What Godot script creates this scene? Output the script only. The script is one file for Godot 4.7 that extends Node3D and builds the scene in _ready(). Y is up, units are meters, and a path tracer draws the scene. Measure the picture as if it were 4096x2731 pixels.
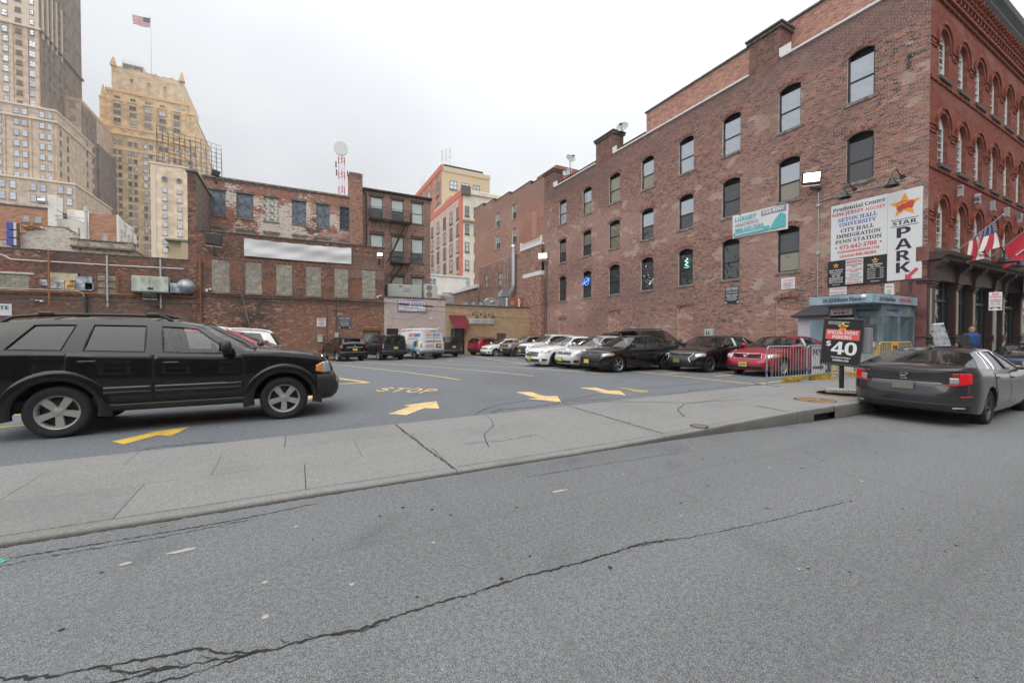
extends Node3D
# A parking lot between brick buildings on a side street. Units are metres, y is up.
# x runs along the street, -z runs into the lot. The street is at y = 0.
class B:
	var v:=PackedVector3Array()
	var n:=PackedVector3Array()
	var c:=PackedColorArray()
	var ix:=PackedInt32Array()
	var col:=Color(1,1,1)
	var tinted:=false
	func vert(p:Vector3,nn:Vector3)->int:
		v.append(p); n.append(nn); c.append(col)
		return v.size()-1
	func tri(a:Vector3,b:Vector3,d:Vector3)->void:
		var nn:=(b-a).cross(d-a).normalized()
		var i:=vert(a,nn); vert(b,nn); vert(d,nn)
		ix.append_array(PackedInt32Array([i,i+2,i+1]))
	func quad(a:Vector3,b:Vector3,d:Vector3,e:Vector3)->void:
		var nn:=(d-a).cross(e-b).normalized()
		var i:=vert(a,nn); vert(b,nn); vert(d,nn); vert(e,nn)
		ix.append_array(PackedInt32Array([i,i+2,i+1,i,i+3,i+2]))
	func box(lo:Vector3,hi:Vector3,ch:=0.0,t:=Transform3D())->void:
		var l:=Vector3(minf(lo.x,hi.x),minf(lo.y,hi.y),minf(lo.z,hi.z))
		var h:=Vector3(maxf(lo.x,hi.x),maxf(lo.y,hi.y),maxf(lo.z,hi.z))
		var m:=(l+h)/2
		var s:=(h-l)/2
		ch=minf(ch,minf(s.x,minf(s.y,s.z))*0.9)
		var ax:=[Vector3(1,0,0),Vector3(0,1,0),Vector3(0,0,1)]
		for k in 3:
			var u:Vector3=ax[(k+1)%3]
			var w:Vector3=ax[(k+2)%3]
			var su:float=s[(k+1)%3]-ch
			var sw:float=s[(k+2)%3]-ch
			for g in [1.0,-1.0]:
				var o:Vector3=m+ax[k]*s[k]*g
				var f:=[o-u*su-w*sw,o+u*su-w*sw,o+u*su+w*sw,o-u*su+w*sw]
				if g<0:f.reverse()
				quad(t*f[0],t*f[1],t*f[2],t*f[3])
		if ch>0.0:
			for k in 3:
				var e:Vector3=ax[k]*(s[k]-ch)
				var u:Vector3=ax[(k+1)%3]
				var w:Vector3=ax[(k+2)%3]
				var su:float=s[(k+1)%3]
				var sw:float=s[(k+2)%3]
				for g in [1.0,-1.0]:
					for q in [1.0,-1.0]:
						var p1:Vector3=m+u*su*g+w*(sw-ch)*q
						var p2:Vector3=m+u*(su-ch)*g+w*sw*q
						if _cw(p1+e,p2+e,p2-e,m):quad(t*(p1+e),t*(p2+e),t*(p2-e),t*(p1-e))
						else:quad(t*(p1-e),t*(p2-e),t*(p2+e),t*(p1+e))
			for gx in [1.0,-1.0]:
				for gy in [1.0,-1.0]:
					for gz in [1.0,-1.0]:
						var g:=Vector3(gx,gy,gz)
						var a:=m+Vector3(s.x,s.y-ch,s.z-ch)*g
						var b:=m+Vector3(s.x-ch,s.y,s.z-ch)*g
						var d:=m+Vector3(s.x-ch,s.y-ch,s.z)*g
						if _cw(a,b,d,m):tri(t*a,t*b,t*d)
						else:tri(t*a,t*d,t*b)
	func _cw(a:Vector3,b:Vector3,d:Vector3,m:Vector3)->bool:
		return (b-a).cross(d-a).dot(a-m)>0
	func grid(rows:Array,flip:=false)->void:
		var h:int=rows.size()
		var w:int=rows[0].size()
		var acc:=PackedVector3Array()
		acc.resize(h*w)
		for i in h-1:
			for j in w-1:
				var nn:Vector3=(rows[i+1][j+1]-rows[i][j]).cross(rows[i+1][j]-rows[i][j+1])
				if flip:nn=-nn
				for q in [i*w+j,i*w+j+1,(i+1)*w+j,(i+1)*w+j+1]:acc[q]+=nn
		var o:=v.size()
		for i in h:
			for j in w:
				vert(rows[i][j],acc[i*w+j].normalized())
		for i in h-1:
			for j in w-1:
				var a:=o+i*w+j
				if flip:ix.append_array(PackedInt32Array([a,a+1,a+w+1,a,a+w+1,a+w]))
				else:ix.append_array(PackedInt32Array([a,a+w+1,a+1,a,a+w,a+w+1]))
	func tube(pts:Array,r:float,k:=8,closed:=false)->void:
		var rows:=[]
		var m:int=pts.size()
		for i in m:
			var p:Vector3=pts[i]
			var a:Vector3=pts[(i-1+m)%m] if closed else pts[maxi(i-1,0)]
			var b:Vector3=pts[(i+1)%m] if closed else pts[mini(i+1,m-1)]
			var d:=(b-a).normalized()
			var u:=d.cross(Vector3.UP if absf(d.y)<0.95 else Vector3.RIGHT).normalized()
			var w:=d.cross(u)
			var row:=PackedVector3Array()
			for j in k+1:
				var t:=TAU*j/k
				row.append(p+(u*cos(t)+w*sin(t))*r)
			rows.append(row)
		if closed:rows.append(rows[0])
		grid(rows)
		if not closed:
			for e in [0,m-1]:
				for j in k:
					if e==0:tri(pts[0],rows[0][j+1],rows[0][j])
					else:tri(pts[e],rows[e][j],rows[e][j+1])
	func lathe(prof:Array,t:Transform3D,k:=24,a0:=0.0,a1:=TAU)->void:
		var rows:=[]
		for j in k+1:
			var a:=lerpf(a0,a1,float(j)/k)
			var row:=PackedVector3Array()
			for q in prof:row.append(t*Vector3(q.x*cos(a),q.y,q.x*sin(a)))
			rows.append(row)
		grid(rows)
	func cyl(p0:Vector3,p1:Vector3,r0:float,r1:float,k:=12)->void:
		var y:=(p1-p0)
		var u:=y.normalized().cross(Vector3.RIGHT if absf(y.normalized().x)<0.9 else Vector3.UP).normalized()
		var t:=Transform3D(Basis(u,y.normalized(),u.cross(y.normalized())),p0)
		var h:=y.length()
		lathe([Vector2(r0,0),Vector2(r1,h)],t,k)
		for j in k:
			var a:=TAU*j/k
			var b:=TAU*(j+1)/k
			tri(t*Vector3(0,h,0),t*Vector3(r1*cos(b),h,r1*sin(b)),t*Vector3(r1*cos(a),h,r1*sin(a)))
			tri(t*Vector3.ZERO,t*Vector3(r0*cos(a),0,r0*sin(a)),t*Vector3(r0*cos(b),0,r0*sin(b)))
	func prism(poly:PackedVector2Array,t:Transform3D,d:float)->void:
		if Geometry2D.is_polygon_clockwise(poly):poly.reverse()
		var ti:=Geometry2D.triangulate_polygon(poly)
		for i in range(0,ti.size(),3):
			var a:=poly[ti[i]]
			var b:=poly[ti[i+1]]
			var e:=poly[ti[i+2]]
			if (b-a).cross(e-a)<0:
				var s:=b; b=e; e=s
			tri(t*Vector3(a.x,a.y,d),t*Vector3(b.x,b.y,d),t*Vector3(e.x,e.y,d))
			tri(t*Vector3(a.x,a.y,0),t*Vector3(e.x,e.y,0),t*Vector3(b.x,b.y,0))
		for i in poly.size():
			var a:=poly[i]
			var b:=poly[(i+1)%poly.size()]
			quad(t*Vector3(a.x,a.y,0),t*Vector3(b.x,b.y,0),t*Vector3(b.x,b.y,d),t*Vector3(a.x,a.y,d))
	func arch(cx:float,cy:float,r0:float,r1:float,a0:float,a1:float,t:Transform3D,d:float,k:=10)->void:
		var poly:=PackedVector2Array()
		for i in k+1:
			var a:=lerpf(a0,a1,float(i)/k)
			poly.append(Vector2(cx+r1*cos(a),cy+r1*sin(a)))
		for i in k+1:
			var a:=lerpf(a1,a0,float(i)/k)
			poly.append(Vector2(cx+r0*cos(a),cy+r0*sin(a)))
		prism(poly,t,d)
	func mesh()->ArrayMesh:
		var a:=[]
		a.resize(Mesh.ARRAY_MAX)
		a[Mesh.ARRAY_VERTEX]=v
		a[Mesh.ARRAY_NORMAL]=n
		if tinted:a[Mesh.ARRAY_COLOR]=c
		a[Mesh.ARRAY_INDEX]=ix
		var m:=ArrayMesh.new()
		m.add_surface_from_arrays(Mesh.PRIMITIVE_TRIANGLES,a)
		return m
var M:={}
var taken:={}
var rng:=RandomNumberGenerator.new()
func V(x:float,y:float,z:float)->Vector3:return Vector3(x,y,z)
func numbered(s:String)->String:
	var k:int=taken.get(s,0)
	taken[s]=k+1
	return s if k==0 else "%s_%03d"%[s,k]
func thing(called:String,label:String,category:String,at:=Vector3.ZERO,group:="",turn:=0.0)->Node3D:
	var o:=Node3D.new()
	o.name=numbered(called)
	add_child(o)
	o.position=at
	o.rotation.y=turn
	tag(o,label,category,group)
	return o
func tag(o:Node,label:String,category:="",group:="",kind:="")->void:
	if label:o.set_meta("label",label)
	if category:o.set_meta("category",category)
	if group:o.set_meta("group",group)
	if kind:o.set_meta("kind",kind)
func put(called:String,mesh:Mesh,mat:Material,parent:Node=null,at:=Vector3.ZERO)->MeshInstance3D:
	var o:=MeshInstance3D.new()
	o.mesh=mesh
	o.material_override=mat
	o.position=at
	if parent==null:
		o.name=numbered(called)
		add_child(o)
	else:
		o.name=called
		parent.add_child(o,true)
	return o
func obj(called:String,b:B,mat:Material,parent:Node=null)->MeshInstance3D:
	return put(called,b.mesh(),mat,parent)
func wobj(called:String,b:B,mat:Material,parent:Node3D)->MeshInstance3D:
	var at:=Vector3.ZERO
	var q:Node=parent
	while q is Node3D and q!=self:
		at-=q.position
		q=q.get_parent()
	return put(called,b.mesh(),mat,parent,at)
func struct(called:String,b:B,mat:Material,label:String)->MeshInstance3D:
	var o:=obj(called,b,mat)
	tag(o,label,"","","structure")
	return o
func lin(r:float,g:float,bb:float)->Color:return Color(r,g,bb).linear_to_srgb()
func mat(called:String,r:float,g:float,bb:float,rough:=0.8,metal:=0.0)->StandardMaterial3D:
	var m:=StandardMaterial3D.new()
	m.resource_name=called
	m.albedo_color=lin(r,g,bb)
	m.roughness=rough
	m.metallic=metal
	M[called]=m
	return m
func paint(called:String,r:float,g:float,bb:float,metal:=0.0,rough:=0.35)->StandardMaterial3D:
	var m:=mat(called,r,g,bb,rough,metal)
	m.clearcoat_enabled=true
	m.clearcoat=1.0
	m.clearcoat_roughness=0.03
	m.metallic_specular=0.2
	return m
func pane_mat(called:String,r:float,g:float,bb:float,alpha:float)->StandardMaterial3D:
	var m:=mat(called,r,g,bb,0.02)
	m.transparency=BaseMaterial3D.TRANSPARENCY_ALPHA
	m.albedo_color.a=alpha
	m.metallic_specular=0.6
	return m
func glow(called:String,r:float,g:float,bb:float,e:float)->StandardMaterial3D:
	var m:=mat(called,r,g,bb,0.5)
	m.emission_enabled=true
	m.emission=lin(r,g,bb)
	m.emission_energy_multiplier=e
	return m
func noise(sd:int,freq:float,oct:=4,kind:=FastNoiseLite.TYPE_SIMPLEX_SMOOTH)->FastNoiseLite:
	var f:=FastNoiseLite.new()
	f.seed=sd
	f.frequency=freq
	f.noise_type=kind
	f.fractal_octaves=oct
	return f
# A grainy colour map: base colour times (1 + fine grain + soft blotches), seamless, and a bump map from the grain.
func grain(m:StandardMaterial3D,sd:int,size:int,metres:float,fine:float,blot:float,bump:float,chips:=0.0)->void:
	var a:=noise(sd,0.30,2).get_seamless_image(size,size)
	var mid:=noise(sd+3,0.05,3).get_seamless_image(size,size)
	var b:=noise(sd+7,0.012,4).get_seamless_image(size,size)
	var e:=noise(sd+13,0.15,1,FastNoiseLite.TYPE_CELLULAR).get_seamless_image(size,size)
	var l:=0.72 if m.albedo_color.srgb_to_linear().r<0.42 else 0.93
	var im:=Image.create_empty(size,size,false,Image.FORMAT_RGB8)
	var hi:=Image.create_empty(size,size,false,Image.FORMAT_RGB8)
	for y in size:
		for x in size:
			var f:=a.get_pixel(x,y).r-0.5
			var q:=b.get_pixel(x,y).r-0.5
			var k:=e.get_pixel(x,y).r
			var t:=l*(1.0+f*fine+(mid.get_pixel(x,y).r-0.5)*fine*0.28+q*blot+(chips if k<0.16 else 0.0)-(chips*0.7 if k>0.86 else 0.0))
			im.set_pixel(x,y,Color(t,t,t))
			var hh:=clampf(0.5+f*0.8-(k-0.5)*0.4,0,1)
			hi.set_pixel(x,y,Color(hh,hh,hh))
	m.albedo_texture=ImageTexture.create_from_image(im)
	var gain:=pow((l+0.055)/1.055,2.4)
	var c:=m.albedo_color.srgb_to_linear()
	m.albedo_color=lin(minf(c.r/gain,1),minf(c.g/gain,1),minf(c.b/gain,1))
	m.uv1_triplanar=true
	m.uv1_world_triplanar=true
	m.uv1_scale=Vector3.ONE/metres
	if bump>0:
		hi.bump_map_to_normal_map(bump)
		m.normal_enabled=true
		m.normal_texture=ImageTexture.create_from_image(hi)
		m.normal_scale=1.0
func txt(parent:Node3D,s:String,at:Vector3,right:Vector3,up:Vector3,w:float,cap:float,m:Material,font:="Droid Sans",bold:=true,slant:=0.0)->MeshInstance3D:
	var f:=SystemFont.new()
	f.font_names=PackedStringArray([font])
	f.font_weight=700 if bold else 400
	var t:=TextMesh.new()
	t.text=s
	t.font=f
	t.font_size=48
	t.pixel_size=0.01
	t.depth=0.006
	t.curve_step=3.0
	var bb:=t.get_aabb()
	var sy:=cap/(0.714*0.48)
	var sx:=w/maxf(bb.size.x,0.01) if w>0 else sy
	var o:=MeshInstance3D.new()
	o.mesh=t
	o.material_override=m
	o.name="lettering"
	var nn:=right.cross(up).normalized()
	var bs:=Basis(right*sx,(up+right*slant)*sy,nn)
	var c:=bb.get_center()
	c.z=0
	var tr:=Transform3D(bs,at-bs*c)
	parent.add_child(o,true)
	var q:=Transform3D()
	var k:Node=parent
	while k is Node3D and k!=self:
		q=k.transform*q
		k=k.get_parent()
	o.transform=q.affine_inverse()*tr
	return o
func smooth(a:float,b:float,x:float)->float:
	var t:=clampf((x-a)/(b-a),0,1)
	return t*t*(3-2*t)
func at(pts:Array,x:float)->float:
	if x<=pts[0].x:return pts[0].y
	for i in pts.size()-1:
		if x<=pts[i+1].x:
			return lerpf(pts[i].y,pts[i+1].y,(x-pts[i].x)/(pts[i+1].x-pts[i].x))
	return pts[-1].y
# A brick wall: a mortar sheet with openings and reveals, and bricks standing 5 mm proud of it.
# org: lower left corner seen from outside; ud: along the wall to the viewer's right; holes: [u0, u1, y0, y1, arch rise, recess depth]
func wall(parent:Node3D,org:Vector3,ud:Vector3,w:float,h:float,holes:Array,mortar:Material,bmat:Material,tone:Callable,single:=0,eye:=Vector3.ZERO,bl:=0.203,bh:=0.0677,joint:=0.0135)->void:
	var nd:=ud.cross(Vector3.UP)
	var t:=Transform3D(Basis(ud,Vector3.UP,nd),org)
	var b:=B.new()
	var us:=[0.0,w]
	for q in holes:
		for k in 2:
			if q[k]>0.001 and q[k]<w-0.001:us.append(q[k])
	us.sort()
	for i in us.size()-1:
		var ua:float=us[i]
		var ub:float=us[i+1]
		if ub-ua<0.0005:continue
		var um:=(ua+ub)/2
		var cuts:=[]
		for q in holes:
			if q[0]<um and q[1]>um:cuts.append(Vector2(q[2],q[3]))
		cuts.sort_custom(func(p,r):return p.x<r.x)
		var y0:=0.0
		cuts.append(Vector2(h,h))
		for q in cuts:
			if q.x>y0:b.quad(t*V(ua,y0,0),t*V(ub,y0,0),t*V(ub,minf(q.x,h),0),t*V(ua,minf(q.x,h),0))
			y0=maxf(y0,q.y)
	for q in holes:
		var d:float=-q[5]
		var c:=[V(q[0],q[2],0),V(q[1],q[2],0),V(q[1],q[3],0),V(q[0],q[3],0)]
		for k in 4:
			var a:Vector3=c[k]
			var e:Vector3=c[(k+1)%4]
			b.quad(t*a,t*e,t*(e+V(0,0,d)),t*(a+V(0,0,d)))
		if q[4]>0:
			var hw:float=(q[1]-q[0])/2
			var rr:float=(hw*hw+q[4]*q[4])/(2*q[4])
			var um2:float=(q[0]+q[1])/2
			for g in [-1.0,1.0]:
				var poly:=PackedVector2Array([Vector2(um2+g*hw,q[3])])
				for k in 9:
					var uu:=hw*(1.0-k/8.0)
					poly.append(Vector2(um2+g*uu,q[3]-rr+sqrt(maxf(rr*rr-uu*uu,0))))
				b.prism(poly,t*Transform3D(Basis(),V(0,0,d)),-d)
	wobj("mortar",b,mortar,parent)
	var xf:Array[Transform3D]=[]
	var cl:Array[Color]=[]
	var rows:=int(h/bh)
	for r in rows:
		var y:=(r+0.5)*bh
		var head:=r%6==5
		var step:=bl*(0.5 if head else 1.0)
		var u:=-bl*0.5 if r%2==0 else -bl
		if head:u=-bl*0.25
		while u<w:
			var segs:=[Vector2(maxf(u,0),minf(u+step-joint,w))]
			u+=step
			for q in holes:
				if y<q[2] or y>q[3]:continue
				var u0:float=q[0]
				var u1:float=q[1]
				if q[4]>0 and y>q[3]-q[4]:
					var hw:float=(q[1]-q[0])/2
					var rr:float=(hw*hw+q[4]*q[4])/(2*q[4])
					var dy:float=y-(q[3]-rr)
					var half:=sqrt(maxf(rr*rr-dy*dy,0))
					u0=(q[0]+q[1])/2-half
					u1=(q[0]+q[1])/2+half
				var nx:=[]
				for s in segs:
					if s.y<=u0 or s.x>=u1:nx.append(s)
					else:
						if s.x<u0:nx.append(Vector2(s.x,u0))
						if s.y>u1:nx.append(Vector2(u1,s.y))
				segs=nx
			for s in segs:
				if s.y-s.x<0.025:continue
				var um:float=(s.x+s.y)/2
				var k:Color=tone.call(um,y)
				if k.a<0.5:continue
				var out:=0.005+rng.randf()*0.004
				xf.append(t*Transform3D(Basis.from_scale(V(s.y-s.x,bh-joint,out*2)),V(um,y,0)))
				cl.append(k)
	var order:=range(xf.size())
	var box:=BoxMesh.new()
	if single>0:
		var dist:=[]
		for i in xf.size():dist.append([xf[i].origin.distance_squared_to(eye),i])
		dist.sort_custom(func(p,q):return p[0]<q[0])
		var shades:={}
		order=[]
		for i in dist.size():
			var id:int=dist[i][1]
			if i<single:
				var k:=cl[id]
				var key:="%d %d %d"%[int(k.r*40),int(k.g*60),int(k.b*60)]
				if not shades.has(key):
					var sm:StandardMaterial3D=bmat.duplicate()
					sm.vertex_color_use_as_albedo=false
					sm.albedo_color=lin(k.r,k.g,k.b)
					shades[key]=sm
				var o:=put("brick",box,shades[key],parent)
				o.transform=xf[id]
				o.position-=parent.position
			else:order.append(id)
	many("bricks",parent,box,bmat,order.map(func(i):return xf[i]),order.map(func(i):return cl[i]))
func many(called:String,parent:Node3D,mesh:Mesh,m:Material,xf:Array,cl:Array=[])->MultiMeshInstance3D:
	var mm:=MultiMesh.new()
	mm.transform_format=MultiMesh.TRANSFORM_3D
	mm.use_colors=not cl.is_empty()
	mm.mesh=mesh
	mm.instance_count=xf.size()
	for i in xf.size():
		mm.set_instance_transform(i,xf[i])
		if cl:mm.set_instance_color(i,cl[i])
	var o:=MultiMeshInstance3D.new()
	o.multimesh=mm
	o.material_override=m
	o.name=called
	o.position=-parent.position
	o.set_meta("kind","stuff")
	parent.add_child(o,true)
	return o
func pick(pal:Array,j:=0.12)->Color:
	var tot:=0.0
	for p in pal:tot+=p[0]
	var r:=rng.randf()*tot
	for p in pal:
		r-=p[0]
		if r<=0:
			var k:=1.0+rng.randf_range(-j,j)
			return Color(p[1]*k,p[2]*k,p[3]*k)
	return Color(pal[0][1],pal[0][2],pal[0][3])
func mixc(a:Color,b:Color,t:float)->Color:return a.lerp(b,clampf(t,0,1))
func _ready()->void:
	rng.seed=4711
	var cam:=Camera3D.new()
	cam.name="camera"
	cam.position=V(0,1.58,0)
	cam.rotation_degrees=V(-0.858,-28.0,0)
	cam.fov=79.96
	cam.far=2000
	add_child(cam)
	cam.current=true
	var env:=Environment.new()
	env.background_mode=Environment.BG_SKY
	env.sky=Sky.new()
	var pano:=PanoramaSkyMaterial.new()
	pano.panorama=ImageTexture.create_from_image(clouds())
	env.sky.sky_material=pano
	env.tonemap_mode=Environment.TONE_MAPPER_LINEAR
	env.tonemap_exposure=1.42
	env.fog_enabled=true
	env.fog_density=0.0004
	env.fog_light_color=Color(0.96,0.95,0.94)
	env.sdfgi_enabled=true
	env.ssao_enabled=true
	env.ssil_enabled=true
	var we:=WorldEnvironment.new()
	we.name="environment"
	we.environment=env
	add_child(we)
	var sun:=DirectionalLight3D.new()
	sun.name="sun"
	sun.light_energy=0.5
	sun.light_angular_distance=70.0
	sun.light_color=Color(1.0,0.98,0.95)
	sun.shadow_enabled=true
	add_child(sun)
	sun.look_at_from_position(V(-22,34,16),V(0,0,0))
	materials()
	ground()
	corner_building()
	back_buildings()
	skyline()
	far_side()
	signs()
	lot_things()
	booth()
	vehicles()
	people()
# An overcast sky: a soft grey-white layer, a little brighter overhead and where the sun stands behind it, with faint cloud streaks.
func clouds()->Image:
	var w:=1024
	var h:=512
	var im:=Image.create_empty(w,h,false,Image.FORMAT_RGBF)
	var n:=noise(5,1.1,5)
	var n2:=noise(6,3.2,4)
	var sun:=V(-22,34,16).normalized()
	for y in h:
		var el:=PI*(0.5-(y+0.5)/h)
		for x in w:
			var az:=TAU*(x+0.5)/w-PI
			var d:=V(sin(az)*cos(el),sin(el),-cos(az)*cos(el))
			var up:=maxf(d.y,0.0)
			var p:=d/(0.35+up)
			var c:=n.get_noise_3d(p.x*0.55,p.y*0.7,p.z*0.55)+0.35*n2.get_noise_3d(p.x*0.5,p.y,p.z*0.5)
			var k:=0.575+0.95*pow(up,3.5)+c*0.13+0.25*pow(maxf(d.dot(sun),0),4.0)
			var blue:=clampf(0.5-c*1.6,0,1)
			im.set_pixel(x,y,Color(k*(0.99-0.035*blue),k*(1.0-0.006*blue),k*(1.015+0.03*blue)))
	return im
func materials()->void:
	grain(mat("asphalt",0.138,0.143,0.147,0.9),101,1024,2.2,1.15,0.05,2.0,0.5)
	M.asphalt.vertex_color_use_as_albedo=true
	grain(mat("lot_asphalt",0.118,0.127,0.137,0.85),102,1024,2.4,1.3,0.05,1.6,0.45)
	M.lot_asphalt.vertex_color_use_as_albedo=true
	grain(mat("concrete",0.205,0.203,0.197,0.9),103,768,1.6,0.7,0.06,0.8,0.08)
	M.concrete.vertex_color_use_as_albedo=true
	mat("joint",0.05,0.045,0.04,1.0)
	mat("crack",0.022,0.022,0.023,1.0)
	mat("grime",0.05,0.046,0.04,1.0)
	mat("gum",0.34,0.33,0.33,0.9)
	mat("black",0.012,0.012,0.013,0.7)
	mat("far_ground",0.16,0.16,0.16,1.0)
	grain(mat("yellow_line",0.56,0.37,0.06,0.85),104,256,1.1,0.5,0.25,0,-0.25)
	grain(mat("faded_line",0.62,0.45,0.22,0.85),105,256,1.1,0.5,0.25,0,-0.25)
	grain(mat("worn_line",0.30,0.24,0.12,0.85),106,256,0.7,1.2,0.6,0,-0.3)
	grain(mat("rust_plate",0.22,0.13,0.065,0.9),107,256,0.5,0.6,0.9,2.0,0.1)
	grain(mat("rust",0.23,0.10,0.035,0.9),108,256,0.6,0.8,0.8,2.0,0.1)
	mat("iron",0.05,0.045,0.04,0.7,0.3)
	mat("iron_grey",0.14,0.13,0.12,0.8)
	grain(mat("mortar",0.53,0.45,0.42,0.95),109,256,1.2,0.3,0.3,0)
	grain(mat("mortar_dark",0.20,0.155,0.13,0.95),110,256,1.2,0.3,0.5,0)
	grain(mat("mortar_red",0.20,0.075,0.05,0.95),111,256,1.2,0.3,0.4,0)
	mat("brick",1,1,1,0.9).vertex_color_use_as_albedo=true
	grain(mat("stone",0.20,0.175,0.155,0.9),112,256,0.8,0.4,0.6,1.5,-0.1)
	grain(mat("stone_dark",0.11,0.095,0.085,0.9),113,256,0.8,0.4,0.6,1.5,-0.1)
	grain(mat("limestone",0.42,0.36,0.27,0.9),114,256,1.6,0.3,0.6,0)
	mat("black_frame",0.014,0.016,0.019,0.45)
	mat("white_frame",0.66,0.67,0.66,0.55)
	mat("old_white",0.55,0.54,0.50,0.7)
	mat("white_metal",0.72,0.72,0.72,0.4)
	mat("flashing",0.68,0.68,0.68,0.5)
	window_glass("glass",0.44,0.48,0.52,0.6)
	window_glass("glass_dark",0.055,0.06,0.065,0.2)
	window_glass("glass_warm",0.26,0.24,0.19,0.35)
	window_glass("glass_far",0.72,0.78,0.84,0.7)
	window_glass("glass_blind",0.46,0.53,0.49,0.15)
	grain(mat("grey_green",0.31,0.345,0.31,0.6),115,128,2.0,0.1,0.35,0)
	mat("steel",0.36,0.38,0.40,0.45,0.7)
	mat("galvanised",0.42,0.44,0.46,0.5,0.5)
	mat("dark_steel",0.05,0.05,0.055,0.5,0.3)
	mat("cable",0.02,0.02,0.022,0.6)
	mat("sign_white",0.66,0.68,0.70,0.5)
	mat("sign_black",0.012,0.012,0.014,0.4)
	mat("ink",0.02,0.02,0.03,0.6)
	mat("ink_grey",0.20,0.21,0.23,0.6)
	mat("ink_white",0.74,0.75,0.76,0.5)
	mat("ink_red",0.55,0.03,0.04,0.5)
	mat("ink_pink",0.72,0.14,0.28,0.5)
	mat("ink_blue",0.06,0.07,0.33,0.5)
	mat("ink_navy",0.015,0.03,0.10,0.5)
	mat("ink_orange",0.78,0.33,0.04,0.5)
	mat("ink_yellow",0.80,0.62,0.05,0.5)
	mat("coral",0.66,0.11,0.09,0.5)
	grain(mat("yellow_block",0.46,0.29,0.025,0.85),116,256,0.6,0.6,0.8,2.0,-0.3)
	mat("barrier_yellow",0.50,0.36,0.10,0.5)
	grain(mat("cmu",0.31,0.285,0.235,0.95),117,256,0.9,0.4,0.2,0.6)
	mat("tyre_rubber",0.016,0.016,0.017,0.85)
	grain(mat("arch_brick",0.21,0.105,0.085,0.95),118,128,0.4,0.9,0.9,0)
	grain(mat("arch_red",0.225,0.060,0.040,0.95),119,128,0.5,0.7,0.7,0)
	mat("cornice_dark",0.035,0.042,0.042,0.5)
	mat("brown_paint",0.055,0.028,0.025,0.55)
	mat("beige_paint",0.36,0.32,0.26,0.7)
	mat("green_black",0.010,0.017,0.017,0.4)
	grain(mat("mauve",0.165,0.072,0.066,0.85),120,128,1.5,0.2,0.4,0)
	grain(mat("cmu2",0.27,0.25,0.205,0.95),121,128,0.9,0.4,0.2,0.6)
	grain(mat("cmu3",0.36,0.335,0.28,0.95),122,128,0.9,0.4,0.2,0.6)
	grain(mat("mortar_white",0.55,0.50,0.45,0.95),123,128,1.2,0.3,0.4,0)
	grain(mat("plywood",0.50,0.42,0.30,0.8),124,128,1.5,0.2,0.4,0)
	grain(mat("board_grey",0.42,0.44,0.41,0.7),125,128,0.9,0.4,0.9,0)
	grain(mat("board_rust",0.38,0.25,0.10,0.8),126,128,0.7,0.6,1.2,0)
	grain(mat("zinc",0.30,0.33,0.37,0.5,0.2),127,128,0.8,0.5,0.7,0)
	grain(mat("board_blue",0.155,0.18,0.215,0.8),128,128,1.1,0.8,0.5,0,-0.15)
	grain(mat("board_pale",0.42,0.40,0.36,0.8),129,128,0.6,0.6,0.8,0)
	grain(mat("board_dark",0.05,0.058,0.072,0.8),130,128,0.6,0.6,0.8,0)
	mat("graffiti_green",0.05,0.42,0.33,0.6)
	mat("graffiti_purple",0.26,0.15,0.32,0.6)
	mat("grey_frame",0.075,0.088,0.09,0.5)
	grain(mat("brownstone",0.145,0.09,0.07,0.9),131,128,0.7,0.4,0.6,0)
	mat("dentil",0.36,0.27,0.19,0.9)
	mat("fe_iron",0.03,0.022,0.022,0.7)
	grain(mat("pink_paint",0.53,0.43,0.405,0.8),132,128,2.2,0.1,0.3,0)
	mat("brick_paint",1,1,1,0.7).vertex_color_use_as_albedo=true
	grain(mat("tan",0.44,0.315,0.19,0.9),133,256,2.4,0.15,0.12,0.6)
	mat("green_sign",0.02,0.20,0.10,0.5)
	mat("dull_purple",0.10,0.065,0.07,0.6)
	grain(mat("awning",0.15,0.014,0.026,0.9),134,128,0.8,0.2,0.3,0)
	mat("red_panel",0.42,0.10,0.065,0.7)
	mat("duct",0.52,0.54,0.56,0.35,0.6)
	mat("hvac",0.40,0.435,0.39,0.6)
	mat("hvac_white",0.50,0.50,0.47,0.6)
	mat("hvac_shadow",0.12,0.12,0.115,0.8)
	mat("hvac_dark",0.22,0.24,0.23,0.6)
	mat("hood_grey",0.22,0.24,0.265,0.6)
	grain(mat("buff",0.56,0.445,0.345,0.9),140,256,9.0,0.25,0.3,0)
	grain(mat("buff_dark",0.24,0.19,0.16,0.9),141,128,9.0,0.2,0.3,0)
	mat("buff_stone",0.66,0.56,0.45,0.9)
	mat("buff_tan",0.60,0.42,0.29,0.9)
	mat("loggia",0.20,0.155,0.11,0.9)
	mat("far_frame",0.30,0.27,0.27,0.7)
	window_glass("glass_sky2",0.55,0.60,0.66,0.5)
	window_glass("glass_mid",0.24,0.27,0.28,0.4)
	window_glass("glass_dark2",0.09,0.095,0.10,0.2)
	grain(mat("gold",0.74,0.55,0.335,0.9),142,256,12.0,0.15,0.35,0)
	grain(mat("gold_stone",0.74,0.585,0.41,0.9),143,256,10.0,0.12,0.25,0)
	mat("gold_dark",0.76,0.54,0.31,0.9)
	grain(mat("pale_tan",0.70,0.56,0.41,0.9),144,128,8.0,0.12,0.3,0)
	mat("pale_stone",0.66,0.57,0.45,0.9)
	mat("rust_line",0.16,0.10,0.06,0.8)
	mat("blue_line",0.16,0.17,0.21,0.8)
	mat("panel_white",0.76,0.77,0.78,0.4)
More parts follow.
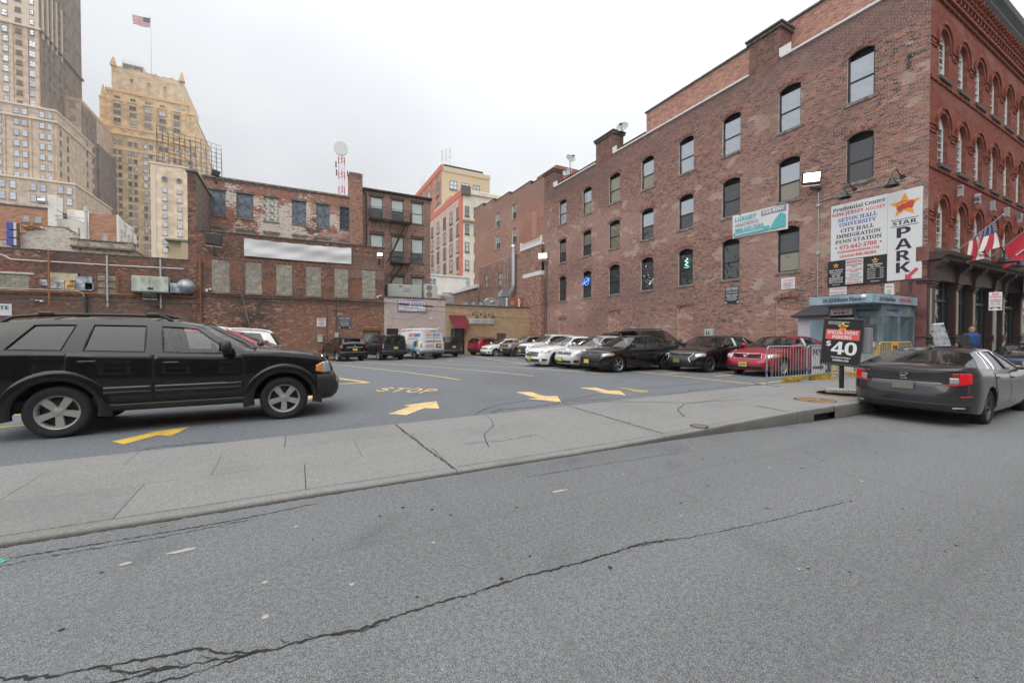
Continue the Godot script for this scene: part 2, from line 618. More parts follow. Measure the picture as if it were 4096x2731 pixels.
	mat("flag_red",0.45,0.02,0.045,0.8)
	mat("flag_white",0.70,0.69,0.68,0.8)
	mat("flag_blue",0.035,0.04,0.14,0.8)
	for k in ["flag_red","flag_white","flag_blue"]:
		M[k].backlight_enabled=true
		M[k].backlight=Color(0.25,0.25,0.25)
		M[k].cull_mode=BaseMaterial3D.CULL_DISABLED
	grain(mat("white_plaster",0.80,0.77,0.71,0.9),145,128,2.6,0.1,0.08,0)
	mat("sign_blue",0.07,0.09,0.34,0.5)
	mat("beige_wall",0.60,0.475,0.33,0.9)
	mat("green_copper",0.18,0.27,0.18,0.8)
	grain(mat("pink_wall",0.58,0.42,0.355,0.9),146,128,6.0,0.1,0.1,0)
	grain(mat("cream_wall",0.74,0.67,0.56,0.9),147,128,6.0,0.1,0.1,0)
	mat("salmon",0.58,0.17,0.125,0.8)
	grain(mat("brick_pink",0.42,0.20,0.145,0.9),148,128,5.0,0.2,0.3,0)
	mat("leaf",0.07,0.09,0.03,0.9)
	grain(mat("row_brick",0.13,0.08,0.065,0.9),149,128,3.0,0.2,0.3,0)
	mat("ink_red2",0.50,0.06,0.03,0.5)
	mat("ink_red3",0.58,0.06,0.09,0.5)
	mat("ink_navy2",0.03,0.07,0.32,0.5)
	mat("tan_ink",0.30,0.24,0.19,0.6)
	mat("lamp_black",0.018,0.018,0.02,0.35)
	mat("teal",0.10,0.42,0.46,0.6)
	mat("mauve_print",0.26,0.24,0.34,0.6)
	mat("banner_cloth",0.66,0.66,0.67,0.8)
	mat("faint_ink",0.50,0.50,0.52,0.8)
	mat("flood_bronze",0.06,0.052,0.048,0.5)
	mat("dish_grey",0.34,0.36,0.38,0.5)
	mat("letter_grey",0.36,0.36,0.38,0.5)
	mat("flag_red2",0.50,0.02,0.05,0.8)
	mat("maroon",0.17,0.03,0.05,0.8)
	glow("lamp_glow",1.0,0.97,0.90,4.0)
	glow("neon_green",0.05,0.9,0.25,1.0)
	glow("neon_white",0.6,0.95,1.0,1.0)
	glow("neon_blue",0.10,0.25,1.0,1.4)
	grain(mat("booth_blue",0.135,0.195,0.235,0.6),160,128,1.6,0.12,0.35,0)
	grain(mat("booth_light",0.25,0.36,0.44,0.55),161,128,1.6,0.10,0.25,0)
	mat("ink_grey2",0.07,0.08,0.10,0.6)
	pane_mat("booth_glass",0.10,0.12,0.12,0.45)
	mat("white_board",0.55,0.57,0.60,0.7)
	mat("felt",0.030,0.030,0.034,0.95)
	mat("sign_edge",0.03,0.03,0.034,0.35)
	grain(mat("concrete_block",0.33,0.32,0.30,0.95),162,128,0.5,0.6,0.5,2.0)
	mat("barrier_steel",0.34,0.37,0.40,0.5,0.55)
	mat("ink_orange2",0.72,0.36,0.04,0.5)
	grain(mat("wrap_grey",0.34,0.36,0.40,0.6),163,128,0.5,0.5,0.5,2.0)
	mat("tape_brown",0.12,0.06,0.04,0.5)
	mat("bin_bag",0.010,0.010,0.011,0.25)
	mat("rust_pole",0.30,0.12,0.055,0.85)
	grain(mat("hvac_pale",0.44,0.48,0.41,0.6),164,128,1.2,0.15,0.3,0)
	paint("paint_navy",0.004,0.0046,0.006,0.0,0.3)
	paint("paint_grey",0.05,0.051,0.057,0.6,0.28)
	paint("paint_darkgrey",0.05,0.055,0.06,0.4,0.35)
	paint("paint_blue",0.012,0.016,0.04,0.2,0.3)
	paint("paint_darknavy",0.018,0.022,0.03,0.2,0.3)
	paint("paint_black",0.004,0.004,0.0045,0.0,0.25)
	paint("paint_red",0.30,0.008,0.028,0.25,0.35)
	paint("paint_white",0.70,0.71,0.72,0.0,0.4)
	paint("paint_van",0.66,0.67,0.68,0.0,0.45)
	paint("paint_silver",0.50,0.50,0.48,0.35,0.4)
	paint("paint_taupe",0.24,0.225,0.20,0.3,0.4)
	mat("trim_black",0.014,0.014,0.015,0.45)
	mat("trim_grey",0.016,0.017,0.019,0.55)
	mat("trim_grey2",0.16,0.165,0.17,0.4,0.3)
	mat("bumper_sheen",0.12,0.13,0.14,0.3)
	mat("chrome",0.62,0.63,0.65,0.12,0.95)
	mat("rim_silver",0.42,0.43,0.44,0.35,0.6)
	mat("rim_satin",0.38,0.37,0.36,0.45,0.45)
	mat("rim_dark",0.10,0.10,0.105,0.3,0.6)
	mat("rim_cut",0.30,0.30,0.31,0.25,0.8)
	mat("rim_black",0.012,0.012,0.013,0.25)
	mat("rim_brown",0.22,0.14,0.09,0.4,0.5)
	mat("rim_dull",0.24,0.24,0.24,0.6,0.3)
	mat("brake_dark",0.03,0.026,0.024,0.7,0.2)
	pane_mat("car_glass",0.015,0.03,0.028,0.45)
	pane_mat("screen_glass",0.02,0.03,0.03,0.30)
	pane_mat("suv_front_glass",0.02,0.06,0.05,0.20)
	pane_mat("privacy_glass",0.006,0.007,0.008,0.93)
	pane_mat("back_glass",0.01,0.012,0.013,0.75)
	mat("mirror_glass",0.5,0.52,0.54,0.04,0.9)
	mat("cabin",0.02,0.02,0.021,0.8)
	mat("cabin_grey",0.045,0.044,0.042,0.85)
	mat("lens_clear",0.42,0.44,0.46,0.08,0.4).clearcoat_enabled=true
	mat("lens_amber",0.65,0.20,0.02,0.12).clearcoat_enabled=true
	mat("lens_dark",0.05,0.05,0.055,0.1)
	mat("lens_red",0.36,0.006,0.012,0.10).clearcoat_enabled=true
	var lit:=glow("lens_red_lit",0.55,0.012,0.02,0.10)
	lit.roughness=0.1
	mat("plate_yellow",0.56,0.48,0.12,0.5)
	mat("plate_dim",0.20,0.18,0.09,0.5)
	mat("blank_plate",0.17,0.17,0.155,0.7)
	mat("van_teal",0.16,0.42,0.50,0.4)
	mat("van_green",0.16,0.30,0.06,0.4)
	var sk:=mat("skin",0.42,0.22,0.15,0.55)
	sk.subsurf_scatter_enabled=true
	sk.subsurf_scatter_strength=0.1
	mat("hair",0.014,0.010,0.008,0.6)
	mat("shirt_blue",0.012,0.055,0.21,0.85)
	mat("jacket",0.032,0.033,0.038,0.9)
	mat("trousers",0.02,0.022,0.03,0.9)
	mat("under",0.008,0.008,0.008,0.9)
func window_glass(called:String,r:float,g:float,bb:float,metal:float)->void:
	var m:=mat(called,r,g,bb,0.04,metal)
	m.metallic_specular=0.75
	m.normal_enabled=true
	m.normal_texture=waves()
	m.normal_scale=0.28
	m.uv1_triplanar=true
	m.uv1_world_triplanar=true
	m.uv1_scale=Vector3.ONE*0.45
var _waves:ImageTexture
func waves()->ImageTexture:
	if _waves==null:
		var im:=noise(31,0.012,2).get_seamless_image(256,256)
		im.convert(Image.FORMAT_RGB8)
		im.bump_map_to_normal_map(7.0)
		_waves=ImageTexture.create_from_image(im)
	return _waves
func kerb_y(x:float)->float:return lerpf(0.035,0.15,smooth(3.2,9.0,x))
func kerb_z(x:float)->float:return -4.42+0.022*clampf(x,-6,12)+(0.0 if x<9.0 else 0.0)
func edge_z(x:float)->float:return -6.75-0.024*clampf(x,-8,12)
func road_y(x:float,z:float)->float:return -0.11*smooth(4.0,10.5,x)*smooth(1.0,-3.6,z)
func lot_y(x:float,z:float)->float:
	return 0.115-0.3*smooth(-13.0,-34.0,z)+0.015*smooth(8,18,x)
func walk_y(x:float,z:float)->float:
	return lerpf(kerb_y(x),0.125+0.015*smooth(8,18,x),clampf((kerb_z(x)-z)/2.4,0,1))
# A sheet over x, z with a height function and soft tonal blotches kept in the vertex colours.
func sheet(x0:float,x1:float,z0:Callable,z1:Callable,nx:int,nz:int,hy:Callable,tone:Callable)->B:
	var b:=B.new()
	b.tinted=true
	var rows:=[]
	for i in nz+1:
		var row:=PackedVector3Array()
		for j in nx+1:
			var x:=lerpf(x0,x1,float(j)/nx)
			var za:float=z0.call(x)
			var zb:float=z1.call(x)
			var z:=lerpf(za,zb,float(i)/nz)
			row.append(V(x,hy.call(x,z),z))
		rows.append(row)
	b.grid(rows)
	for i in b.v.size():
		var k:float=tone.call(b.v[i].x,b.v[i].z)
		b.c[i]=Color(k,k,k)
	return b
# A crack: a thin, wandering, tapering ribbon lying in the surface
func crack(pts:Array,w:float,hy:Callable,called:String,parent:Node3D,m:Material,sd:int)->void:
	var r:=RandomNumberGenerator.new()
	r.seed=sd
	var line:Array[Vector2]=[]
	for i in pts.size()-1:
		var a:Vector2=pts[i]
		var e:Vector2=pts[i+1]
		var k:=maxi(2,int(a.distance_to(e)/0.022))
		var nn:=(e-a).orthogonal().normalized()
		for j in k:
			line.append(a.lerp(e,float(j)/k)+(nn*r.randf_range(-0.010,0.010) if j>0 else Vector2.ZERO))
	line.append(pts[-1])
	var b:=B.new()
	var prev:Array=[]
	for i in line.size():
		var d:Vector2=(line[mini(i+1,line.size()-1)]-line[maxi(i-1,0)]).normalized()
		var end:=minf(1.0,minf(i,line.size()-1-i)/4.0+0.15)
		var hw:=w*0.5*end*r.randf_range(0.25,1.45)
		var nn:=d.orthogonal()
		var p:=line[i]+nn*hw
		var q:=line[i]-nn*hw
		var pair:=[V(p.x,hy.call(p.x,p.y)+0.004,p.y),V(q.x,hy.call(q.x,q.y)+0.004,q.y)]
		if prev:b.quad(prev[0],prev[1],pair[1],pair[0]) if (prev[1]-prev[0]).cross(pair[1]-prev[0]).y>0 else b.quad(prev[1],prev[0],pair[0],pair[1])
		prev=pair
	wobj(called,b,m,parent)
func flat_poly(b:B,pts:Array,hy:Callable,lift:float)->void:
	var poly:=PackedVector2Array(pts)
	var ti:=Geometry2D.triangulate_polygon(poly)
	for i in range(0,ti.size(),3):
		var q:=[]
		for k in 3:q.append(V(poly[ti[i+k]].x,hy.call(poly[ti[i+k]].x,poly[ti[i+k]].y)+lift,poly[ti[i+k]].y))
		if (q[1]-q[0]).cross(q[2]-q[0]).y>0:b.tri(q[0],q[1],q[2])
		else:b.tri(q[0],q[2],q[1])
func line_mark(b:B,a:Vector2,e:Vector2,w:float)->void:
	var k:=maxi(1,int(a.distance_to(e)/0.8))
	var nn:=(e-a).orthogonal().normalized()*w/2
	for i in k:
		var p:=a.lerp(e,float(i)/k)
		var q:=a.lerp(e,float(i+1)/k)
		flat_poly(b,[p+nn,q+nn,q-nn,p-nn],lot_y,0.005)
func ground()->void:
	var n1:=noise(11,0.35,4)
	var n2:=noise(12,0.06,3)
	var n3:=noise(13,1.6,3)
	var far:=B.new()
	far.quad(V(-900,-0.6,500),V(900,-0.6,500),V(900,-0.6,-900),V(-900,-0.6,-900))
	struct("ground",far,M.far_ground,"plain grey city ground reaching the horizon beyond the buildings")
	var road_tone:=func(x:float,z:float)->float:
		var t:=1.0+n1.get_noise_2d(x*0.25,z)*0.16+n2.get_noise_2d(x,z)*0.22
		t-=0.22*exp(-pow((z+4.15)/0.3,2))*(0.6+0.4*n1.get_noise_2d(x*3,1))
		t-=0.14*exp(-pow((z+1.0)/0.55,2))-0.05*exp(-pow((z+2.1)/0.5,2))
		if n3.get_noise_2d(x*0.8,z*0.8)>0.5:t-=0.14
		return t
	var road:=B.new()
	road=sheet(-40,60,func(_x):return 9.0,func(x):return kerb_z(x)-0.02,420,60,road_y,road_tone)
	struct("street",road,M.asphalt,"worn grey asphalt street in the foreground with long cracks")
	var lt:=func(x:float,z:float)->float:
		var t:=1.0+n1.get_noise_2d(x,z*0.6+40)*0.12+n2.get_noise_2d(x+90,z)*0.25
		if n3.get_noise_2d(x*0.5+40,z*0.5)>0.52:t-=0.12
		return t
	struct("parking_lot",sheet(-40,21.3,func(x):return edge_z(x),func(_x):return -35.6,240,110,lot_y,lt),M.lot_asphalt,"bluish grey asphalt parking lot sloping towards the back wall")
	walk(n1)
	marks()
	var street:Node3D=get_node("street")
	var zero:=road_y
	crack([Vector2(-1.35,-2.80),Vector2(-1.0,-2.64),Vector2(-0.78,-2.60),Vector2(-0.44,-2.53),Vector2(-0.30,-2.42),Vector2(-0.12,-2.35),Vector2(0.10,-2.34),Vector2(0.28,-2.29),Vector2(0.58,-2.31),Vector2(0.91,-2.29),Vector2(1.3,-2.30),Vector2(1.75,-2.25),Vector2(2.33,-2.24),Vector2(2.6,-2.17)],0.015,zero,"crack",street,M.crack,5)
	crack([Vector2(-1.4,-2.60),Vector2(-0.95,-2.50),Vector2(-0.62,-2.46),Vector2(-0.34,-2.40),Vector2(-0.12,-2.35)],0.014,zero,"crack",street,M.crack,6)
	crack([Vector2(-1.2,-2.50),Vector2(-0.8,-2.42),Vector2(-0.5,-2.36),Vector2(-0.2,-2.37)],0.009,zero,"crack",street,M.crack,7)
	crack([Vector2(-0.85,-2.62),Vector2(-0.7,-2.50),Vector2(-0.5,-2.44)],0.010,zero,"crack",street,M.crack,77)
	crack([Vector2(2.2,-2.24),Vector2(2.8,-2.12),Vector2(3.6,-2.0),Vector2(4.6,-1.9)],0.006,zero,"crack",street,M.crack,8)
	crack([Vector2(0.1,-2.34),Vector2(0.3,-2.27),Vector2(0.45,-2.28)],0.006,zero,"crack",street,M.crack,18)
	crack([Vector2(-2.3,-4.24),Vector2(-1.63,-4.19),Vector2(-1.03,-4.17),Vector2(-0.5,-4.16),Vector2(0.2,-4.22)],0.012,zero,"crack",street,M.crack,9)
	crack([Vector2(-2.3,-4.05),Vector2(-1.5,-4.10),Vector2(-0.9,-4.08),Vector2(-0.3,-4.12)],0.008,zero,"crack",street,M.crack,10)
	for q in 14:
		var px:=-1.2+q*0.11
		crack([Vector2(px,-2.62+q*0.02),Vector2(px+0.06,-2.55+q*0.018),Vector2(px+0.05,-2.47+q*0.012)],0.006,zero,"crack",street,M.crack,200+q)
	var gut:=[]
	for q in 40:gut.append(Vector2(-6+q*0.45,kerb_z(-6+q*0.45)+0.012))
	crack(gut,0.035,zero,"gutter_dirt",street,M.grime,300)
	crack([Vector2(2.2,-3.9),Vector2(3.4,-3.86),Vector2(4.6,-3.75)],0.006,zero,"crack",street,M.crack,19)
	var patch:=B.new()
	var r2:=RandomNumberGenerator.new()
	r2.seed=3
	var dark:=B.new()
	for i in 90:
		var p:=Vector2(r2.randf_range(-3,9),r2.randf_range(-4.0,-0.5))
		var s:=r2.randf_range(0.006,0.022)
		var pts:=[]
		for k in 7:pts.append(p+Vector2(cos(TAU*k/7),sin(TAU*k/7))*s*r2.randf_range(0.5,1.2))
		flat_poly(patch if i%3==0 else dark,pts,zero,0.003)
	for q in [[-0.75,-3.75,0.09,0.03],[-1.05,-3.72,0.05,0.02],[2.35,-3.4,0.12,0.035]]:
		var pts:=[]
		for k in 11:pts.append(Vector2(q[0]+cos(TAU*k/11)*q[2]*r2.randf_range(0.5,1.2),q[1]+sin(TAU*k/11)*q[3]*r2.randf_range(0.4,1.3)))
		flat_poly(patch,pts,zero,0.0034)
	tag(wobj("gum_spot",patch,M.gum,street),"","","","stuff")
	tag(wobj("tar_spot",dark,M.crack,street),"","","","stuff")
	var lot:Node3D=get_node("parking_lot")
	crack([Vector2(-1.79,-6.75),Vector2(-1.70,-6.83),Vector2(-1.53,-6.89),Vector2(-1.35,-6.84),Vector2(-1.19,-6.88),Vector2(-0.9,-6.78)],0.018,lot_y,"crack",lot,M.crack,11)
	crack([Vector2(-1.70,-6.83),Vector2(-1.66,-6.76)],0.01,lot_y,"crack",lot,M.crack,12)
	crack([Vector2(2.9,-6.95),Vector2(3.3,-7.35),Vector2(3.9,-7.75),Vector2(4.6,-7.9),Vector2(5.2,-7.5),Vector2(6.2,-7.75),Vector2(7.2,-8.1),Vector2(9,-8.2),Vector2(11,-8.1)],0.02,lot_y,"crack",lot,M.crack,13)
	crack([Vector2(3.2,-6.95),Vector2(3.6,-7.2),Vector2(4.2,-7.1),Vector2(5.0,-7.25),Vector2(5.2,-7.5)],0.025,lot_y,"crack",lot,M.crack,14)
	crack([Vector2(5.2,-7.5),Vector2(5.1,-7.0)],0.02,lot_y,"crack",lot,M.crack,15)
	crack([Vector2(5.3,-7.35),Vector2(6.4,-7.2),Vector2(7.6,-7.3),Vector2(8.6,-7.15),Vector2(10.5,-7.3),Vector2(12,-7.2)],0.016,lot_y,"crack",lot,M.crack,16)
	crack([Vector2(9.0,-7.1),Vector2(9.3,-7.35),Vector2(9.8,-7.45)],0.014,lot_y,"crack",lot,M.crack,17)
	var chips:=B.new()
	for i in 130:
		var p:=Vector2(r2.randf_range(-3,12),r2.randf_range(-16.0,-7.1))
		var s:=r2.randf_range(0.006,0.03)
		var pts:=[]
		for k in 6:pts.append(p+Vector2(cos(TAU*k/6)*1.6,sin(TAU*k/6))*s*r2.randf_range(0.5,1.2))
		flat_poly(chips,pts,lot_y,0.004)
	tag(wobj("gum_spot",chips,M.gum,lot),"","","","stuff")
func walk(n1:FastNoiseLite)->void:
	# Slabs of the pavement, each with its own edges, and the kerb
	var base:=Node3D.new()
	base.name=numbered("sidewalk")
	add_child(base)
	tag(base,"light grey concrete sidewalk of scored slabs between street and lot","","","structure")
	var bed:=sheet(-40,60,func(x):return kerb_z(x)-0.01,func(x):return edge_z(x) if x<17 else -8.31,220,6,func(x,z):return walk_y(x,z)-0.035,func(_x,_z):return 1.0)
	wobj("bed",bed,M.joint,base)
	var g:=0.004
	var rnd:=RandomNumberGenerator.new()
	rnd.seed=21
	# rows: from the kerb strip inwards; columns cut where the photo's joints run
	var rows:=[[0.13,0.95,[-8.0,-6.2,-4.4,-2.9,-1.37,0.08,1.60,3.2,4.9,6.5,8.2,9.9,11.6,13.4,15.2,17,19,21,23,25,28,32,38]],
		[0.95,1.72,[-7.5,-5.8,-4.1,-2.4,-0.82,0.72,1.52,3.3,5.0,6.6,8.35,9.9,11.6,13.4,15.2,17,19,21,23,25,28,32,38]],
		[1.72,9.0,[-7.0,-5.2,-3.4,-1.75,-0.14,1.44,3.1,4.9,6.6,8.4,10.0,11.7,13.4]]]
	for q in rows:
		var cs:Array=q[2]
		for i in cs.size()-1:
			var x0:float=cs[i]+g
			var x1:float=cs[i+1]-g
			var wide:=0.012 if absf(cs[i]-1.5)<0.12 or absf(cs[i]-8.3)<0.2 else 0.0
			x0+=wide
			var da:float=q[0]
			var db:float=q[1]
			_slab(base,x0,x1,func(x):return kerb_z(x)-da-g,func(x):return (edge_z(x)+0.004) if db>5 else kerb_z(x)-db+g,rnd,n1)
	for k in [[13.4,15.2],[15.2,17],[17,19],[19,21.2]]:
		_slab(base,k[0]+g,k[1]-g,func(x):return kerb_z(x)-1.72-g,func(_x):return -7.0,rnd,n1)
		if k[0]>16:_slab(base,k[0]+g,k[1]-g,func(_x):return -7.0-2*g,func(_x):return -8.3,rnd,n1)
	for k in [[21.2,23],[23,25],[25,28],[28,32],[32,38]]:
		_slab(base,k[0]+g,k[1]-g,func(x):return kerb_z(x)-1.72-g,func(_x):return -6.2,rnd,n1)
	# kerb stones with a worn round edge
	var ks:=[-14.0,-10.0,-6.6,-3.2,1.62,4.9,8.35,8.9,9.65,12.5,15.5,18.5,22,26,30,36]
	for i in ks.size()-1:
		var b:=B.new()
		b.tinted=true
		var rws:=[]
		var drain:bool=i==7
		var k:=14 if ks[i]<14 else 4
		for j in k+1:
			var x:=lerpf(ks[i]+0.003,ks[i+1]-0.003,float(j)/k)
			var y:=kerb_y(x)+(rnd.randf_range(-0.004,0.002) if j%k else 0.0)
			var z:=kerb_z(x)+rnd.randf_range(-0.006,0.006)
			var low:=0.12 if drain else -0.02
			rws.append(PackedVector3Array([V(x,low-0.08,z+0.012),V(x,y*0.5,z+0.008),V(x,y-0.022,z),V(x,y-0.007,z-0.007),V(x,y,z-0.024),V(x,y,z-0.125),V(x,y-0.03,z-0.127)]))
		b.grid(rws,true)
		for q in b.v.size():
			var vv:=b.v[q]
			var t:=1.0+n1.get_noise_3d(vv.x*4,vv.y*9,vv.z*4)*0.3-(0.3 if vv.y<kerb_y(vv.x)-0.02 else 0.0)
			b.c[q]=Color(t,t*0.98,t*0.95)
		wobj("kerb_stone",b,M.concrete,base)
	var hole:=B.new()
	hole.box(V(8.85,-0.3,kerb_z(9)-0.5),V(9.7,0.06,kerb_z(9)-0.09))
	wobj("drain_opening",hole,M.black,base)
	var cr:=[[[Vector2(3.05,-6.8),Vector2(3.0,-6.4),Vector2(2.85,-6.0),Vector2(2.5,-5.6),Vector2(2.3,-5.0)],0.012],[[Vector2(5.9,-6.95),Vector2(6.9,-6.4),Vector2(7.4,-5.9),Vector2(8.2,-5.8),Vector2(8.9,-5.6)],0.022],
		[[Vector2(7.3,-5.9),Vector2(6.6,-5.5),Vector2(6.2,-5.0)],0.02],[[Vector2(7.6,-5.85),Vector2(8.6,-5.95),Vector2(9.2,-6.1)],0.012],[[Vector2(9.5,-5.9),Vector2(10.2,-5.7),Vector2(10.8,-5.75)],0.012],[[Vector2(2.0,-5.3),Vector2(2.6,-5.2),Vector2(3.2,-5.25)],0.008]]
	for q in [[Vector2(1.43,-6.74),Vector2(1.52,-5.4),Vector2(1.62,-4.40)],[Vector2(4.95,-6.85),Vector2(4.98,-5.6),Vector2(5.0,-4.42)],[Vector2(8.35,-5.03),Vector2(8.15,-4.25)]]:crack(q,0.026,walk_y,"open_joint",base,M.joint,400)
	for i in cr.size():crack(cr[i][0],cr[i][1],walk_y,"crack",base,M.crack,40+i)
	for q in [[10.17,-4.8,0.36,"manhole_cover","round rusty iron cover set flush in the sidewalk beside the sign base"],[5.85,-4.44,0.11,"valve_cover","small round worn iron valve cover by the kerb seam"]]:
		var o:=thing(q[3],q[4],"manhole cover",V(q[0],walk_y(q[0],q[1]),q[1]))
		var b:=B.new()
		b.cyl(V(0,-0.03,0),V(0,0.004,0),q[2],q[2],32)
		obj("cover",b,M.rust_plate if q[2]>0.2 else M.iron_grey,o)
		var ring:=B.new()
		ring.lathe([Vector2(q[2],-0.02),Vector2(q[2],0.006),Vector2(q[2]+0.03,0.006),Vector2(q[2]+0.03,-0.02)],Transform3D(),32)
		obj("frame",ring,M.iron,o)
		var st:=B.new()
		for k in 5 if q[2]>0.2 else 2:st.box(V(-q[2]*0.7,0.004,(k-2)*0.11-0.01),V(q[2]*0.7,0.007,(k-2)*0.11+0.01))
		if q[2]>0.2:obj("tread",st,M.rust,o)
func _slab(base:Node3D,x0:float,x1:float,za:Callable,zb:Callable,rnd:RandomNumberGenerator,n1:FastNoiseLite)->void:
	var b:=B.new()
	b.tinted=true
	var nx:=maxi(2,int((x1-x0)/0.2))
	var tilt:=rnd.randf_range(-0.003,0.003)
	var shade:=rnd.randf_range(0.94,1.05)
	var rws:=[]
	var nz:=10
	for i in nz+3:
		var row:=PackedVector3Array()
		for j in nx+3:
			var fx:=clampf((j-1.0)/nx,0,1)
			var fz:=clampf((i-1.0)/nz,0,1)
			var x:=lerpf(x0,x1,fx)
			var a:float=za.call(x)
			var e:float=zb.call(x)
			var z:=lerpf(a,e,fz)
			var rim:=j==0 or j==nx+2 or i==0 or i==nz+2
			row.append(V(x,walk_y(x,z)+tilt*(fx-0.5)-(0.03 if rim else 0.0),z))
		rws.append(row)
	b.grid(rws)
	for q in b.v.size():
		var vv:=b.v[q]
		b.n[q]=Vector3.UP if b.n[q].y>0.5 else b.n[q]
		var t:=shade*(1.0+n1.get_noise_2d(vv.x*2.2,vv.z*2.2)*0.13+n1.get_noise_2d(vv.x*0.5+9,vv.z*0.5)*0.12)
		b.c[q]=Color(t,t,t)
	wobj("slab",b,M.concrete,base)
func marks()->void:
	var lot:Node3D=get_node("parking_lot")
	var b:=B.new()
	flat_poly(b,[Vector2(-2.25,-7.52),Vector2(-2.05,-7.25),Vector2(-1.80,-7.68),Vector2(-1.62,-7.52),Vector2(-1.50,-8.15),Vector2(-2.02,-7.95),Vector2(-1.90,-7.94)],lot_y,0.005)
	wobj("painted_arrow",b,M.yellow_line,lot)
	b=B.new()
	flat_poly(b,[Vector2(1.51,-7.74),Vector2(1.78,-7.49),Vector2(2.28,-8.04),Vector2(2.52,-7.83),Vector2(2.75,-8.75),Vector2(1.95,-8.54),Vector2(2.07,-8.36)],lot_y,0.005)
	wobj("painted_arrow",b,M.faded_line,lot)
	b=B.new()
	flat_poly(b,[Vector2(5.00,-9.21),Vector2(5.36,-9.04),Vector2(5.27,-8.3),Vector2(5.55,-8.12),Vector2(5.13,-7.34),Vector2(4.70,-8.13),Vector2(4.96,-8.05)],lot_y,0.005)
	wobj("painted_arrow",b,M.faded_line,lot)
	b=B.new()
	flat_poly(b,[Vector2(6.98,-9.12),Vector2(7.41,-8.96),Vector2(7.31,-8.30),Vector2(7.58,-8.16),Vector2(7.10,-7.43),Vector2(6.81,-8.24),Vector2(7.02,-8.13)],lot_y,0.005)
	wobj("painted_arrow",b,M.faded_line,lot)
	b=B.new()
	flat_poly(b,[Vector2(7.90,-8.75),Vector2(8.10,-8.4),Vector2(8.12,-8.0),Vector2(8.3,-7.9),Vector2(7.95,-7.5),Vector2(7.68,-7.8),Vector2(7.85,-7.95)],lot_y,0.005)
	wobj("painted_arrow",b,M.worn_line,lot)
	b=B.new()
	flat_poly(b,[Vector2(-0.35,-10.75),Vector2(-0.30,-10.45),Vector2(0.2,-10.5),Vector2(0.18,-10.3),Vector2(0.66,-10.86),Vector2(0.1,-11.2),Vector2(0.15,-10.95)],lot_y,0.005)
	wobj("painted_arrow",b,M.faded_line,lot)
	# the word STOP: strokes seen from the lot side, stretched along z
	var word:=B.new()
	_letters(word,["P","O","T","S"],Vector2(1.78,-11.15),Vector2(0.32,0.29),Vector2(0.42,-0.62))
	wobj("painted_word",word,M.faded_line,lot)
	for q in [[2.30,-23.4,4.78,-12.66],[4.1,-26.1,7.56,-12.54],[7.0,-22.8,10.40,-12.05],[8.5,-24.9,10.6,-18.0],[0.5,-27.5,2.3,-23.4],[1.2,-27.0,0.2,-31.5],[4.1,-26.1,2.9,-31.5],[6.2,-26.5,5.0,-31.5],[12.2,-7.35,17.5,-7.35],[12.1,-7.35,12.1,-16.0],[10.6,-18.0,13.0,-31.0],[13.2,-9.4,18.6,-9.4],[12.4,-10.9,15.4,-10.9]]:
		var lb:=B.new()
		line_mark(lb,Vector2(q[0],q[1]),Vector2(q[2],q[3]),0.10)
		wobj("stall_line",lb,M.faded_line,lot)
	var t:=B.new()
	line_mark(t,Vector2(1.1,-15.6),Vector2(1.98,-13.2),0.17)
	line_mark(t,Vector2(1.98,-13.2),Vector2(0.6,-13.0),0.11)
	line_mark(t,Vector2(1.9,-13.3),Vector2(-2.5,-13.6),0.10)
	line_mark(t,Vector2(1.55,-14.3),Vector2(-1.5,-14.2),0.08)
	wobj("stall_line",t,M.faded_line,lot)
	for q in [[-6.2,-9.2,-3.55,-9.62],[-6.6,-10.2,-2.2,-11.6],[-3.9,-10.9,-0.9,-11.4]]:
		var lb:=B.new()
		line_mark(lb,Vector2(q[0],q[1]),Vector2(q[2],q[3]),0.10)
		wobj("stall_line",lb,M.yellow_line,lot)
func _stroke(b:B,pts:Array,o:Vector2,ex:Vector2,ey:Vector2,w:float)->void:
	for i in pts.size()-1:
		var p:Vector2=pts[i]
		var q:Vector2=pts[i+1]
		var d:=(q-p).normalized()*w*0.5
		var nn:=d.orthogonal()
		var c:=[p-d+nn,q+d+nn,q+d-nn,p-d-nn]
		flat_poly(b,c.map(func(k):return o+ex*k.x+ey*k.y),lot_y,0.005+i*0.0004)
func _letters(b:B,ls:Array,o:Vector2,ex:Vector2,ey:Vector2)->void:
	var g:={"S":[[Vector2(0.75,0.85),Vector2(0.5,0.97),Vector2(0.2,0.88),Vector2(0.15,0.7),Vector2(0.3,0.55),Vector2(0.65,0.45),Vector2(0.8,0.28),Vector2(0.7,0.1),Vector2(0.45,0.03),Vector2(0.15,0.15)]],"T":[[Vector2(0.08,0.95),Vector2(0.85,0.95)],[Vector2(0.46,0.95),Vector2(0.46,0.0)]],
		"O":[[Vector2(0.5,0.97),Vector2(0.2,0.82),Vector2(0.12,0.5),Vector2(0.2,0.18),Vector2(0.5,0.03),Vector2(0.78,0.18),Vector2(0.86,0.5),Vector2(0.78,0.82),Vector2(0.5,0.97)]],"P":[[Vector2(0.18,0.0),Vector2(0.18,0.96)],[Vector2(0.18,0.95),Vector2(0.6,0.95),Vector2(0.8,0.85),Vector2(0.8,0.62),Vector2(0.6,0.5),Vector2(0.18,0.5)]]}
	for i in ls.size():
		for s in g[ls[ls.size()-1-i]]:_stroke(b,s,o+ex*i,ex*0.95,ey,0.15)
